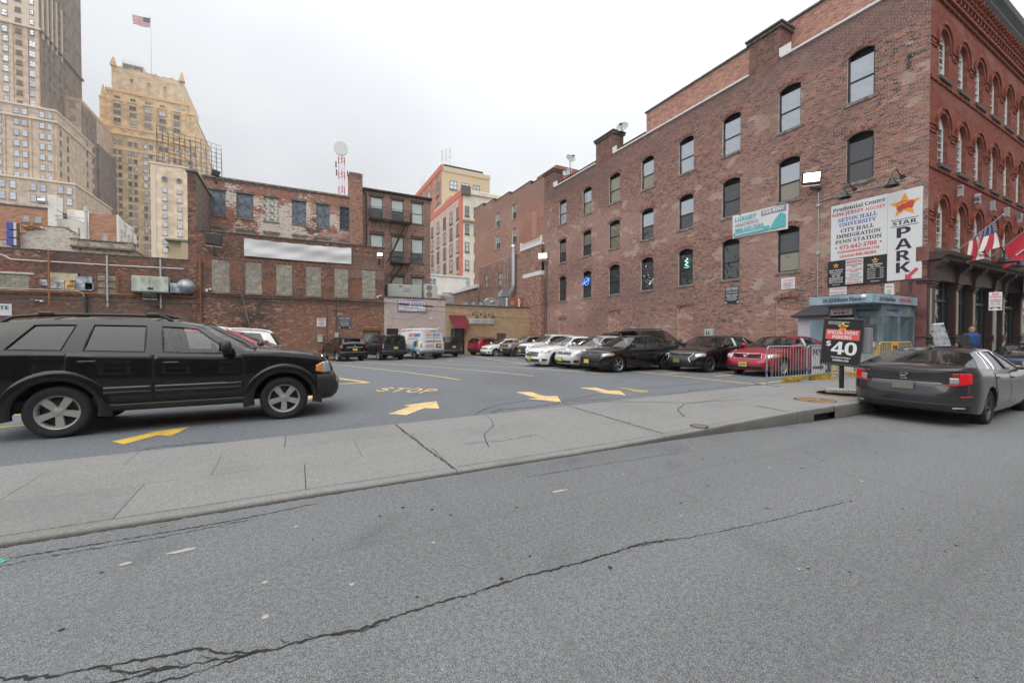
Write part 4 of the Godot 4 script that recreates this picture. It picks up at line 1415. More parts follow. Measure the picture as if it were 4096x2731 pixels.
	for q in [[-6.0,10.75,"graffiti_green"],[-5.5,10.4,"graffiti_green"],[-4.55,9.9,"graffiti_purple"],[-3.6,9.85,"graffiti_purple"]]:
		var g:=B.new()
		for k in 3:g.arch(q[0]+0.25*k-0.2,q[1]-0.05*k,0.16,0.21,0.3+k,4.2+k*0.8,Transform3D(Basis(),V(0,0,z2+0.010)),0.004+0.002*k,8)
		wobj("graffiti",g,M[q[2]],o)
	var chim:=B.new()
	chim.box(V(4.52,8,-41.9),V(5.64,16.3,-40.64))
	chim.box(V(4.55,16.2,-41.9),V(5.5,16.85,-40.7),0.1)
	wobj("chimney",chim,M.mortar_dark,o)
	var ct:=func(u:float,y:float)->Color:return mixc(pick([[4,0.40,0.22,0.155],[3,0.31,0.17,0.125],[2,0.48,0.28,0.2],[1,0.14,0.1,0.085]]),Color(0.06,0.05,0.045),0.5*smooth(8.0,8.5,y))
	wall(o,V(4.5,8,-40.62),V(1,0,0),1.16,8.75,[],M.mortar_dark,M.brick,ct)
	wall(o,V(4.5,8,-41.9),V(0,0,1),1.28,8.75,[],M.mortar_dark,M.brick,ct)
	# the building with the fire escape
	o=thing("brick_building","narrow dark brick building with a black iron fire escape and grey framed windows","building",V(9,0,z2))
	boxpart(o,"core",V(5.75,0,z2-12),V(12.25,15.2,z2-0.3),M.stone_dark)
	var tone5:=func(u:float,y:float)->Color:
		var c:=pick([[4,0.27,0.14,0.105],[3,0.19,0.11,0.085],[3,0.36,0.2,0.145],[2,0.09,0.07,0.062]])
		return mixc(c,Color(0.30,0.17,0.12),0.55*smooth(7.5,10.5,y)*(0.6+n.get_noise_2d(u,y)))
	var fw:=[[6.38,7.61],[8.36,9.60],[10.35,11.56]]
	var fr:=[[12.85,14.96],[8.92,11.35],[5.0,7.45]]
	holes=[]
	for a in fw:
		for e in fr:holes.append([a[0]-5.7,a[1]-5.7,e[0]-4.2,e[1]-4.2,0,0.18])
	wall(o,V(5.7,4.2,z2),V(1,0,0),6.58,11.1,holes,M.mortar,M.brick,tone5)
	wall(o,V(12.28,4.2,z2),V(0,0,-1),6.0,11.1,[],M.mortar,M.brick,tone5)
	for i in 3:
		for j in 3:
			var a:Array=fw[i]
			var e:Array=fr[j]
			sash(o,Transform3D(SOUTH,V((a[0]+a[1])/2,e[0],z2-0.13)),a[1]-a[0],e[1]-e[0],0,M.grey_frame,M.glass_blind,M.glass_blind if i==2 and j==0 else M.glass_dark if j==1 or i!=2 else M.glass_blind,{"head":0.1,"sill":0.2,"sm":M.stone_dark,"split":0.5 if j==0 else 0.42,"fw":0.09})
			boxpart(o,"lintel",V(a[0]-0.1,e[1],z2-0.06),V(a[1]+0.1,e[1]+0.3,z2+0.05),M.brownstone,0.015)
	var cn:=B.new()
	cn.box(V(5.6,15.3,z2-0.3),V(12.4,15.42,z2+0.15),0.01)
	cn.box(V(5.6,15.44,z2-0.3),V(12.45,15.6,z2+0.28),0.02)
	wobj("cornice",cn,M.brown_paint,o)
	for k in 40:boxpart(o,"dentil",V(5.75+k*0.165,15.18,z2),V(5.84+k*0.165,15.29,z2+0.1),M.dentil)
	var gp:=B.new()
	gp.tube([V(5.75,15.45,z2+0.3),V(5.8,15.2,z2+0.2),V(6.0,14.95,z2+0.12),V(6.02,14.7,z2+0.09),V(6.02,9,z2+0.09)],0.06,8)
	wobj("downpipe",gp,M.brown_paint,o)
	fire_escape(z2)
	# two single-storey blocks
	o=thing("shop_building","flat roofed pink painted block building with a blue framed sign","building",V(9.3,-0.2,Z))
	boxpart(o,"core",V(6.66,-0.3,Z-5.4),V(12.0,4.75,Z-0.1),M.pink_paint)
	var pt:=func(_u:float,_y:float)->Color:return pick([[5,0.53,0.43,0.405],[3,0.51,0.41,0.39],[1,0.55,0.45,0.42]],0.02)
	wall(o,V(6.63,-0.3,Z),V(1,0,0),5.4,5.1,[[0.18,1.17,0.0,2.5,0,0.15]],M.pink_paint,M.brick_paint,pt,0,Vector3.ZERO,0.41,0.205,0.008)
	boxpart(o,"roof_edge",V(6.60,4.80,Z-5.4),V(12.06,4.90,Z+0.06),M.stone_dark,0.01)
	var d:=boxpart(o,"door",V(6.82,-0.2,Z-0.14),V(7.79,2.18,Z-0.08),M.black_frame,0.01)
	boxpart(o,"vent_box",V(10.6,3.0,Z),V(10.8,3.2,Z+0.08),M.white_metal,0.01)
	var dm:=B.new()
	dm.lathe([Vector2(0,-0.09),Vector2(0.07,-0.06),Vector2(0.085,0),Vector2(0.085,0.04)],Transform3D(Basis(),V(8.87,2.5,Z+0.1)),12)
	wobj("camera_dome",dm,M.white_metal,o)
	o=thing("shop_building","low tan stucco building with a red awning at the back of the lot","building",V(16,-0.2,Z))
	boxpart(o,"wall",V(12.04,-0.3,Z-5.4),V(20.94,4.30,Z),M.tan,0.01)
	boxpart(o,"roof_edge",V(12.0,4.31,Z-5.4),V(20.94,4.42,Z+0.07),M.stone_dark,0.01)
	boxpart(o,"wall_band",V(12.06,4.0,Z),V(20.94,4.03,Z+0.015),M.tan)
	var dr:=boxpart(o,"door_frame",V(12.55,-0.2,Z-0.05),V(13.85,2.2,Z+0.03),M.green_black,0.01)
	var dd:=B.new()
	dd.box(V(13.0,0.1,Z+0.03),V(13.7,2.0,Z+0.045))
	var k:=put("door",dd.mesh(),M.glass_dark,dr)
	var gs:=B.new()
	gs.box(V(12.66,1.2,Z+0.03),V(12.88,2.05,Z+0.05))
	put("green_panel",gs.mesh(),M.green_sign,dr)
	boxpart(o,"steel_door",V(17.19,-0.2,Z),V(18.15,1.8,Z+0.04),M.dull_purple,0.01)
	var aw:=B.new()
	aw.quad(V(12.34,3.45,Z+0.02),V(12.55,2.2,Z+1.0),V(14.1,2.2,Z+1.0),V(13.95,3.45,Z+0.02))
	aw.quad(V(12.35,3.43,Z+0.02),V(13.94,3.43,Z+0.02),V(14.09,2.18,Z+0.99),V(12.56,2.18,Z+0.99))
	wobj("awning",aw,M.awning,o)
	var af:=B.new()
	for x in [12.56,14.08]:
		af.tube([V(x,2.2,Z+0.98),V(x,2.2,Z)],0.015,6)
		af.tube([V(x,3.4,Z+0.03),V(x,2.2,Z)],0.015,6)
	wobj("awning_frame",af,M.galvanised,o)
	right_back(n,n2)
	roof_units(Z)
func _fill(o:Node3D,_h:Node3D,org:Vector3,w:float,h:float,sd:int)->void:
	blocks(o,org,V(1,0,0),w,h,[M.cmu,M.cmu2,M.cmu3],sd)
func _slat(o:Node3D,sh:Node3D,p:Vector3)->void:
	var b:=B.new()
	b.box(p,p+V(1.22,0.088,0.04),0.012)
	var m:=wobj("slat",b,M.galvanised,sh)
func gooseneck(called:String,label:String,group:String,p:Vector3,out:Vector3,s:float,m:Material,drop:=0.0)->void:
	var o:=thing(called,label,"lamp",p,group)
	var b:=B.new()
	b.cyl(V(0,0,0),out*0.05*s,0.09*s,0.08*s,16)
	obj("wall_plate",b,m,o)
	b=B.new()
	var pts:=[]
	for k in 13:
		var t:=k/12.0
		pts.append(out*(0.05+0.52*t)*s+Vector3.UP*(0.10*sin(t*4.4)+0.24*smooth(0.2,0.7,t)-0.10*smooth(0.8,1.0,t))*s)
	pts.append(pts[-1]+Vector3.DOWN*0.12*s)
	b.tube(pts,0.018*s,8)
	obj("arm",b,m,o)
	b=B.new()
	var e:Vector3=pts[-1]
	b.lathe([Vector2(0.25*s,-0.34*s),Vector2(0.24*s,-0.33*s),Vector2(0.12*s,-0.17*s),Vector2(0.085*s,-0.12*s),Vector2(0.08*s,-0.02*s),Vector2(0.03*s,0.01*s),Vector2(0.0,0.012*s)],Transform3D(Basis(),e),20)
	b.lathe([Vector2(0.0,-0.13*s),Vector2(0.11*s,-0.18*s),Vector2(0.235*s,-0.335*s)],Transform3D(Basis(),e),20)
	obj("shade",b,m,o)
func fire_escape(z2:float)->void:
	var o:=thing("fire_escape","black iron fire escape of two railed landings and steep stairs on the narrow brick building","fire escape",V(8.2,7,z2))
	for q in [[12.62,6.2,10.15],[8.62,8.2,10.15]]:
		var y:float=q[0]
		var b:=B.new()
		var x:=float(q[1])
		while x<q[2]:
			b.box(V(x,y-0.02,z2+0.05),V(x+0.025,y+0.02,z2+1.1))
			x+=0.07
		b.box(V(q[1],y-0.06,z2+1.08),V(q[2],y+0.03,z2+1.12))
		b.box(V(q[1],y-0.06,z2+0.05),V(q[2],y+0.03,z2+0.09))
		wobj("landing",b,M.fe_iron,o)
		var r:=B.new()
		for hh in [0.5,1.05]:
			r.tube([V(q[1],y+hh,z2+0.05),V(q[1],y+hh,z2+1.1),V(q[2],y+hh,z2+1.1),V(q[2],y+hh,z2+0.05)],0.016,6)
		x=q[1]
		while x<q[2]+0.01:
			r.tube([V(x,y,z2+1.1),V(x,y+1.05,z2+1.1)],0.009,4)
			x+=0.13
		for k in 7:for xx in [q[1],q[2]]:r.tube([V(xx,y,z2+0.15+k*0.15),V(xx,y+1.05,z2+0.15+k*0.15)],0.009,4)
		wobj("railing",r,M.fe_iron,o)
		for xx in [q[1]+0.3,(q[1]+q[2])/2,q[2]-0.3]:
			var s:=B.new()
			s.tube([V(xx,y-0.03,z2+1.05),V(xx,y-0.75,z2+0.03)],0.022,6)
			wobj("bracket",s,M.fe_iron,o)
	for q in [[9.7,12.6,7.9,8.7],[9.4,8.6,7.0,5.0]]:
		var b:=B.new()
		for zz in [0.35,0.85]:
			var p:=V(q[0],q[1],z2+zz)
			var e:=V(q[2],q[3],z2+zz)
			b.tube([p,e],0.05,4)
			b.tube([p+V(0,0.8,0),e+V(0,0.8,0)],0.014,6)
		wobj("stringer",b,M.fe_iron,o)
		var tr:=B.new()
		for k in 15:
			var c:=V(q[0],q[1],z2).lerp(V(q[2],q[3],z2),(k+0.5)/15.0)
			tr.box(c+V(-0.1,-0.01,0.36),c+V(0.1,0.015,0.84))
		wobj("tread",tr,M.fe_iron,o)
func right_back(n:FastNoiseLite,n2:FastNoiseLite)->void:
	var o:=thing("brick_building","tall plain orange brown brick side wall with a stepped parapet beyond the corner building","building",V(21.9,0,-43))
	boxpart(o,"core",V(22.2,0,-52.0),V(34,16.6,-33.6),M.stone_dark)
	var tone:=func(u:float,y:float)->Color:
		var c:=pick([[4,0.42,0.22,0.155],[3,0.36,0.18,0.13],[2,0.48,0.27,0.195],[1.4,0.24,0.15,0.125]])
		var s:=n.get_noise_2d(u*0.8+30,y)
		if y>15.0:c=mixc(c,Color(0.20,0.14,0.12),0.4)
		var z:=u-52.2
		if z>-39.5 and y<15:c=mixc(c,Color(0.33,0.095,0.06),0.45)
		if absf(z+36.3)<0.45 and absf(y-13.1)<1.3:c=mixc(c,Color(0.45,0.28,0.21),0.7)
		return mixc(c,Color(0.42,0.27,0.22),clampf(s,0,0.5))
	var wn:=[[-45.5,-44.25,14.75,16.5],[-41.2,-40.1,14.7,16.4],[-45.5,-44.25,12.1,13.75],[-41.2,-40.1,12.0,13.7]]
	var holes:=[]
	for q in wn:holes.append([q[0]+52.2,q[1]+52.2,q[2],q[3],0,0.12])
	for q in [[0.0,3.0,18.9],[3.0,6.4,18.5],[6.4,10.4,18.1],[10.4,15.2,17.75],[15.2,18.8,17.4]]:
		var hs:=[]
		for k in holes:hs.append([k[0]-q[0],k[1]-q[0],k[2],k[3],k[4],k[5]])
		hs=hs.filter(func(k):return k[0]>-0.01 and k[1]<q[1]-q[0]+0.01)
		wall(o,V(21.9,0,-52.2+q[0]),V(0,0,1),q[1]-q[0],q[2],hs,M.mortar,M.brick,func(u,y):return tone.call(u+q[0],y))
		boxpart(o,"coping",V(21.85,q[2],-52.2+q[0]),V(22.3,q[2]+0.09,-52.2+q[1]),M.stone_dark,0.01)
	for q in wn:sash(o,Transform3D(WEST,V(21.98,q[2],(q[0]+q[1])/2)),q[1]-q[0],q[3]-q[2],0,M.old_white,M.glass,M.glass_dark,{"head":0.04,"sm":M.stone,"sill":0.12})
	boxpart(o,"red_penthouse",V(23.5,17.0,-38.4),V(27,18.9,-34.6),M.red_panel)
	o=thing("brick_building","two storey brick extension with a white roof deck rail and a caged ladder","building",V(21,0,-42))
	boxpart(o,"core",V(21.2,0,-48.4),V(21.88,10.2,-37.0),M.stone_dark)
	var t2:=func(u:float,y:float)->Color:
		var c:=pick([[4,0.36,0.185,0.135],[3,0.29,0.15,0.12],[2,0.42,0.24,0.17],[1.6,0.15,0.10,0.09],[0.8,0.5,0.37,0.31]])
		return mixc(c,Color(0.13,0.08,0.075),clampf(n2.get_noise_2d(u*0.6,y)*1.2,0,0.4))
	var w2:=[[-46.9,-46.0,7.55,9.1],[-43.1,-41.95,7.3,8.85]]
	holes=[]
	for q in w2:holes.append([q[0]+48.5,q[1]+48.5,q[2],q[3],0,0.12])
	wall(o,V(21,0,-48.5),V(0,0,1),15.1,10.35,holes,M.mortar,M.brick,t2)
	for q in w2:sash(o,Transform3D(WEST,V(21.08,q[2],(q[0]+q[1])/2)),q[1]-q[0],q[3]-q[2],0,M.black_frame,M.glass,M.glass,{"head":0.05,"sm":M.stone,"sill":0.12})
	boxpart(o,"deck_fascia",V(20.9,10.36,-37.6),V(21.6,10.56,-33.42),M.white_metal,0.01)
	var bal:=B.new()
	bal.box(V(20.98,11.0,-37.4),V(21.06,11.07,-33.45))
	for k in 30:bal.box(V(21.0,10.56,-37.35+k*0.135),V(21.04,11.0,-37.29+k*0.135))
	wobj("deck_rail",bal,M.white_metal,o)
	for z in [-37.5,-33.5]:boxpart(o,"deck_post",V(20.94,10.56,z-0.08),V(21.1,11.25,z+0.08),M.white_metal,0.01)
	boxpart(o,"low_wall_cap",V(20.7,7.75,-60),V(21.2,8.2,-48.6),M.white_metal,0.01)
	wall(o,V(20.9,0,-60),V(0,0,1),11.4,7.75,[],M.mortar,M.brick,t2)
	# the old stub of brick beside the corner building
	var st:=func(u:float,y:float)->Color:return pick([[4,0.31,0.125,0.085],[3,0.38,0.16,0.10],[2,0.20,0.09,0.07],[1.0,0.55,0.45,0.38],[1,0.10,0.07,0.06]])
	boxpart(o,"stub_core",V(21.12,-0.3,-36.8),V(21.4,7.4,-33.5),M.stone_dark)
	wall(o,V(20.95,-0.3,-36.9),V(0,0,1),3.5,7.75,[],M.mortar,M.brick,st)
	wall(o,V(20.95,-0.3,-33.4),V(1,0,0),0.35,7.75,[],M.mortar,M.brick,st)
	boxpart(o,"stub_cap",V(20.9,7.46,-36.95),V(21.5,7.85,-33.38),M.white_metal,0.01)
	var la:=B.new()
	for z in [-40.2,-39.75]:la.tube([V(20.8,4.6,z),V(20.8,11.5,z)],0.025,6)
	for k in 22:la.tube([V(20.8,4.8+k*0.3,-40.2),V(20.8,4.8+k*0.3,-39.75)],0.013,6)
	for k in 7:
		var ring:=[]
		for j in 11:
			var a:=lerpf(-0.25,PI+0.25,j/10.0)
			ring.append(V(20.75-0.45*sin(a),6.2+k*0.85,-39.975-0.4*cos(a)))
		la.tube(ring,0.018,5)
	for a in [0.5,1.2,1.9,2.6]:la.tube([V(20.75-0.45*sin(a),6.2,-39.975-0.4*cos(a)),V(20.75-0.45*sin(a),11.3,-39.975-0.4*cos(a))],0.014,5)
	wobj("caged_ladder",la,M.galvanised,o)
	var du:=B.new()
	du.tube([V(20.65,11.0,-38.5),V(20.65,6.9,-38.5),V(20.62,6.6,-38.55),V(20.5,6.25,-38.75),V(20.35,4.6,-39.6)],0.24,14)
	du.lathe([Vector2(0.3,0),Vector2(0.3,0.25),Vector2(0.1,0.33),Vector2(0,0.34)],Transform3D(Basis(),V(20.65,10.95,-38.5)),14)
	for y in [7.0,8.2,9.4,10.5]:du.lathe([Vector2(0.25,0),Vector2(0.265,0.02),Vector2(0.25,0.04)],Transform3D(Basis(),V(20.65,y,-38.5)),14)
	wobj("duct",du,M.duct,o)
func roof_units(Z:float)->void:
	var o:=thing("rooftop_unit","large grey green air conditioning cabinet on the roof above the blue framed sign","air conditioner",V(8.3,4.9,Z-1.2))
	var z0:=Z-1.9
	boxpart(o,"casing",V(7.05,4.95,z0),V(10.0,6.05,Z-0.65),M.hvac,0.02)
	for x in [7.1,8.35,9.1]:boxpart(o,"panel",V(x,5.0,Z-0.65),V(x+[1.2,0.7,0.85][[7.1,8.35,9.1].find(x)],6.0,Z-0.63),M.hvac,0.008)
	boxpart(o,"control_box",V(8.4,5.5,Z-0.62),V(8.95,5.85,Z-0.58),M.hvac,0.01)
	for k in 3:boxpart(o,"dial",V(8.48+k*0.17,5.66,Z-0.58),V(8.54+k*0.17,5.73,Z-0.565),M.black)
	boxpart(o,"red_label",V(8.0,5.82,Z-0.628),V(8.25,5.94,Z-0.62),M.ink_red)
	boxpart(o,"base_rail",V(7.0,4.88,z0),V(10.05,4.945,Z-0.62),M.dark_steel)
	o=thing("rooftop_unit","pale outdoor unit with two round fan grilles on the flat roof edge","air conditioner",V(10.85,4.9,Z-0.9))
	boxpart(o,"casing",V(10.3,4.95,Z-1.1),V(11.5,6.2,Z-0.65),M.hvac_white,0.03)
	for y in [5.28,5.88]:
		var g:=B.new()
		for r in [0.08,0.14,0.20,0.26]:g.lathe([Vector2(r,0),Vector2(r+0.02,0.015),Vector2(r+0.03,0)],Transform3D(Basis(V(1,0,0),V(0,0,1),V(0,-1,0)),V(10.72,y,Z-0.65)),20)
		wobj("fan_grille",g,M.hvac_white,o)
		var f:=B.new()
		f.cyl(V(10.72,y,Z-0.648),V(10.72,y,Z-0.643),0.27,0.27,24)
		wobj("fan_opening",f,M.hvac_shadow,o)
	for q in [[12.9,"condenser","square condenser with a round top fan where the pink and tan roofs meet"],[11.9,"mushroom_vent","squat pale mushroom vent on the roof beside the condenser"],[17.6,"mushroom_vent","ribbed metal roof vent in front of the brick extension"],[18.9,"grey_hood","tall dark grey exhaust hood on the tan roof"],[15.6,"metal_hood","long low sheet metal exhaust housing on the tan roof"],[17.55,"sheet_metal_fan","angular sheet metal fan housing beside the grey hood"]]:
		var x:float=q[0]
		var u:=thing(q[1],q[2],"roof vent",V(x,4.4,Z-2.0))
		var b:=B.new()
		if q[1]=="condenser":
			b.box(V(-0.5,0.1,-0.5),V(0.5,0.95,0.5),0.03)
			obj("casing",b,M.hvac_dark,u)
			var c:=B.new()
			c.lathe([Vector2(0.46,0.95),Vector2(0.42,1.05),Vector2(0.5,1.25),Vector2(0.48,1.27),Vector2(0.0,1.2)],Transform3D(),20)
			obj("fan_top",c,M.hvac_white,u)
			for k in 6:
				var l:=B.new()
				l.box(V(-0.42,0.2+k*0.115,0.5),V(0.42,0.26+k*0.115,0.53))
				obj("louvre",l,M.hvac_white,u)
		elif q[1]=="mushroom_vent":
			b.lathe([Vector2(0.2,0),Vector2(0.2,0.45),Vector2(0.42,0.5),Vector2(0.44,0.58),Vector2(0.3,0.68),Vector2(0,0.72)],Transform3D(),18)
			obj("cap",b,M.hvac_white if x<12 else M.galvanised,u)
		elif q[1]=="grey_hood":
			b.box(V(-0.4,0,-0.4),V(0.4,1.1,0.4),0.02)
			obj("stack",b,M.hood_grey,u)
			var c:=B.new()
			c.box(V(-0.48,1.11,-0.48),V(0.48,1.2,0.48),0.02)
			c.prism(PackedVector2Array([Vector2(-0.45,1.2),Vector2(0.45,1.2),Vector2(0.42,1.8),Vector2(-0.2,1.8)]),Transform3D(Basis(),V(0,0,-0.42)),0.84)
			obj("hood",c,M.hood_grey,u)
		elif q[1]=="metal_hood":
			b.prism(PackedVector2Array([Vector2(-1.0,0),Vector2(1.0,0),Vector2(0.9,0.45),Vector2(-0.8,0.45)]),Transform3D(Basis(),V(0,0,-0.5)),1.0)
			obj("housing",b,M.zinc,u)
		else:
			b.prism(PackedVector2Array([Vector2(-0.7,0.0),Vector2(0.7,0.0),Vector2(0.7,0.6),Vector2(0.3,0.95),Vector2(-0.4,0.95),Vector2(-0.7,0.7)]),Transform3D(Basis(),V(0,0,-0.3)),0.6)
			obj("housing",b,M.galvanised,u)
	var rw:=thing("red_screen_wall","low rust red metal screen on the tan roof beside the brick stub","screen wall",V(20.1,4.4,Z-1.5))
	boxpart(rw,"panel",V(19.35,4.42,Z-1.6),V(20.92,5.45,Z-1.5),M.red_panel,0.01)
	for q in [[19.5,19.9,4.75,5.1],[20.5,20.8,4.85,5.15]]:boxpart(rw,"light_panel",V(q[0],q[2],Z-1.5),V(q[1],q[3],Z-1.48),M.galvanised)
	for x in [18.6,20.0]:
		var vp:=thing("vent_pipe","white capped vent pipe on the tan roof edge, "+("by the grey hood" if x<19 else "before the red screen"),"vent pipe",V(x,4.4,Z-0.6),"vent pipes on the tan roof")
		var b:=B.new()
		b.cyl(V(0,0,0),V(0,0.75,0),0.07,0.07,12)
		obj("pipe",b,M.white_metal,vp)
		b=B.new()
		b.cyl(V(0,0.75,0),V(0,0.87,0),0.12,0.10,12)
		obj("cap",b,M.white_metal,vp)
# far windows: a frame with a meeting rail, one pane behind; all share two meshes per size
func far_windows(o:Node3D,spots:Array,w:float,h:float,facing:Basis,fm:Material,glass:Array,style:=0)->void:
	var key:="far %.2f %.2f %d"%[w,h,style]
	if not _sashes.has(key):
		var b:=B.new()
		var f:=0.10
		b.box(V(-w/2,0,-0.1),V(-w/2+f,h,0.06))
		b.box(V(w/2-f,0,-0.1),V(w/2,h,0.06))
		b.box(V(-w/2,0,-0.1),V(w/2,f*1.4,0.08))
		b.box(V(-w/2,h-f,-0.1),V(w/2,h,0.06))
		b.box(V(-w/2+f,h*0.48,-0.1),V(w/2-f,h*0.48+f,0.05))
		if style==1:b.box(V(-f/2,0,-0.1),V(f/2,h,0.07))
		if style==2:b.arch(0,h-w/2,w/2,w/2+0.25,0,PI,Transform3D(Basis(),V(0,0,-0.05)),0.2,8)
		b.box(V(-w/2-0.1,-0.16,-0.1),V(w/2+0.1,0,0.14))
		var p:=B.new()
		p.box(V(-w/2+0.05,0.05,-0.08),V(w/2-0.05,h-0.05,0.005))
		_sashes[key]=[b.mesh(),p.mesh()]
	for q in spots:
		var m:=put("window",_sashes[key][0],fm,o)
		m.transform=Transform3D(facing,q-o.position)
		put("pane",_sashes[key][1],glass[rng.randi()%glass.size()],m)
var EAST:=Basis(V(0,0,-1),V(0,1,0),V(1,0,0))
func skyline()->void:
	var gl:=[M.glass_far,M.glass_far,M.glass_far,M.glass_sky2,M.glass_sky2,M.glass_far]
	var gm:=[M.glass_far,M.glass_sky2,M.glass_mid,M.glass_mid,M.glass_dark2]
	# --- the buff brick tower at the far left
	var o:=thing("brick_tower","tallest buff brick tower, cut off at the top left, with rows of sash windows","tower",V(-90,0,-200))
	var s:=0.0
	boxpart(o,"upper_shaft",V(-104,40,-230),V(-76.36,150,-199),M.buff)
	boxpart(o,"shaft_side",V(-76.36,70,-229.6),V(-76.10,150,-199.35),M.buff_dark)
	for x in [-86.6,-82.9,-79.4,-76.9]:boxpart(o,"pier",V(x-0.45,78,-199),V(x+0.45,105,-198.75),M.buff)
	boxpart(o,"cornice",V(-104,105.0,-230),V(-75.7,105.7,-198.4),M.buff_stone,0.1)
	boxpart(o,"crown_face",V(-104,105.7,-199),V(-76.4,150,-198.9),M.buff_stone)
	var sp:=[]
	var dk:=[]
	for i in 8:
		for x in [-84.2,-78.05,-90.2,-96.0]:sp.append(V(x,98.95-3.32*i,-198.93))
		for x in [-81.15,-93]:dk.append(V(x,98.8-3.32*i,-198.95))
	for i in 8:
		for x in [-84.3,-90.2]:sp.append(V(x,102.0+3.9*i+(1.4 if i else 0.0),-198.83))
		for x in [-81.2]:dk.append(V(x,102.6+3.5*i,-198.85))
	far_windows(o,sp,1.45,2.0,SOUTH,M.far_frame,gl)
	for q in dk:
		var b:=B.new()
		b.box(q+V(-0.7,0,-0.3),q+V(0.7,1.5,0.02))
		b.box(q+V(-0.85,-0.15,-0.3),q+V(0.85,0,0.2))
		wobj("loggia",b,M.loggia,o)
	sp=[]
	for i in 7:sp.append(V(-78.0,103.0+3.4*i,-198.83))
	far_windows(o,sp,0.95,1.6,SOUTH,M.far_frame,gl)
	sp=[]
	for i in 12:
		for z in [-201.3,-204.6,-207.9,-212,-216]:sp.append(V(-76.05,88+3.32*i+(0.9 if i>4 else 0.0),z))
	far_windows(o,sp,0.9,1.5,EAST,M.buff_dark,[M.glass_mid,M.glass_dark2])
	for z in [-200.2,-203.2,-206.2,-209.2,-213]:boxpart(o,"pier",V(-76.1,103,z-0.35),V(-75.7,122,z+0.35),M.buff_stone)
	boxpart(o,"cornice",V(-76.2,104.9,-230),V(-75.5,105.6,-198.6),M.buff_dark)
	boxpart(o,"shoulder",V(-112,20,-225),V(-71.4,77.4,-196),M.buff)
	boxpart(o,"shoulder_cornice",V(-112,77.4,-225),V(-71.1,78.1,-195.7),M.buff_stone,0.1)
	boxpart(o,"string_course",V(-112,73.6,-225),V(-70.9,74.3,-195.5),M.buff_stone,0.1)
	sp=[]
	for i in 10:
		for x in [-82.05,-80.1,-76.0,-74.1,-88.1,-86.1]:sp.append(V(x*0.985,74.6-3.5*i,-195.93) if i else V(x*0.985,74.75,-195.93))
	far_windows(o,sp,1.35,1.85,SOUTH,M.far_frame,gl)
	for x in [-83.6,-77.6,-72.4]:boxpart(o,"pier",V(x-0.3,40,-196),V(x+0.3,73.6,-195.8),M.buff)
	sp=[]
	for i in 9:
		for z in [-198.5,-203.5]:sp.append(V(-71.33,70.5-3.5*i,z))
	far_windows(o,sp,1.1,1.8,EAST,M.buff_dark,[M.glass_dark2,M.glass_mid])
	boxpart(o,"podium",V(-120,0,-224),V(-66,52.6,-193),M.buff)
	boxpart(o,"podium_cornice",V(-120,52.6,-224),V(-65.6,53.3,-192.6),M.buff_stone,0.1)
	sp=[]
	for i in 6:
		for x in [-83.0,-80.6,-76.0,-73.7,-69.6,-67.5]:sp.append(V(x,49.3-3.7*i,-192.93))
	far_windows(o,sp,1.45,2.3,SOUTH,M.far_frame,gl)
	var bb:=thing("brick_tower","lower buff brick wing with a tan parapet standing right of the tall left tower","tower",V(-78,0,-215))
	boxpart(bb,"wall",V(-90,10,-260),V(-71.64,90.2,-215),M.buff)
	boxpart(bb,"parapet",V(-90,90.2,-260),V(-71.5,91.6,-214.8),M.buff_tan)
	boxpart(bb,"side_wall",V(-71.64,10,-228),V(-71.4,90.2,-215.3),M.buff_dark)
	boxpart(bb,"rear_wing",V(-72,10,-262),V(-70.8,80,-228.2),M.buff_dark)
	sp=[V(-79.1,87.4,-214.93),V(-73.85,87.7,-214.93),V(-73.85,82.9,-214.93)]
	far_windows(bb,sp,1.5,2.0,SOUTH,M.far_frame,gl)
	sp=[]
	for i in 11:
		for z in [-219.0,-224.0]:sp.append(V(-71.33,83.5-4.0*i-(1 if z<-220 else 0),z))
	far_windows(bb,sp,1.2,1.9,EAST,M.buff_dark,[M.glass_far,M.glass_mid,M.glass_dark2])
	var dish:=B.new()
	dish.lathe([Vector2(0,0),Vector2(0.7,0.1),Vector2(1.1,0.3),Vector2(1.1,0.34),Vector2(0,0.04)],Transform3D(Basis(V(1,0,0),V(0,0.5,0.86),V(0,-0.86,0.5)),V(-77.3,92.3,-216)),16)
	dish.tube([V(-77.3,91.5,-216),V(-77.3,92.4,-216)],0.1,6)
	wobj("dish",dish,M.white_metal,bb)
	gold_tower(gm)
	# --- pale block with two columns of windows, and the bare sign scaffold on it
	o=thing("apartment_building","narrow pale plain building with two columns of windows in front of the golden tower","building",V(-39,0,-185))
	boxpart(o,"wall",V(-44.3,0,-200),V(-33.6,61.4,-185),M.pale_tan)
	boxpart(o,"pilaster",V(-44.3,0,-185),V(-42.9,61.0,-184.85),M.pale_stone)
	boxpart(o,"parapet",V(-44.5,61.4,-200),V(-33.4,62.0,-184.7),M.pale_stone,0.1)
	sp=[]
	for i in 9:
		for x in [-40.5,-36.35]:sp.append(V(x,52.0-3.02*i,-184.93))
	far_windows(o,sp,1.45,1.5,SOUTH,M.far_frame,[M.glass_far,M.glass_sky2,M.glass_far])
	far_windows(o,[V(-36.35,56.0,-184.93),V(-40.5,56.0,-184.93)],1.3,1.4,SOUTH,M.far_frame,[M.glass_dark2],2)
	o=thing("sign_scaffold","bare rusty steel lattice of an old rooftop billboard before the golden tower","billboard frame",V(-34,62,-185))
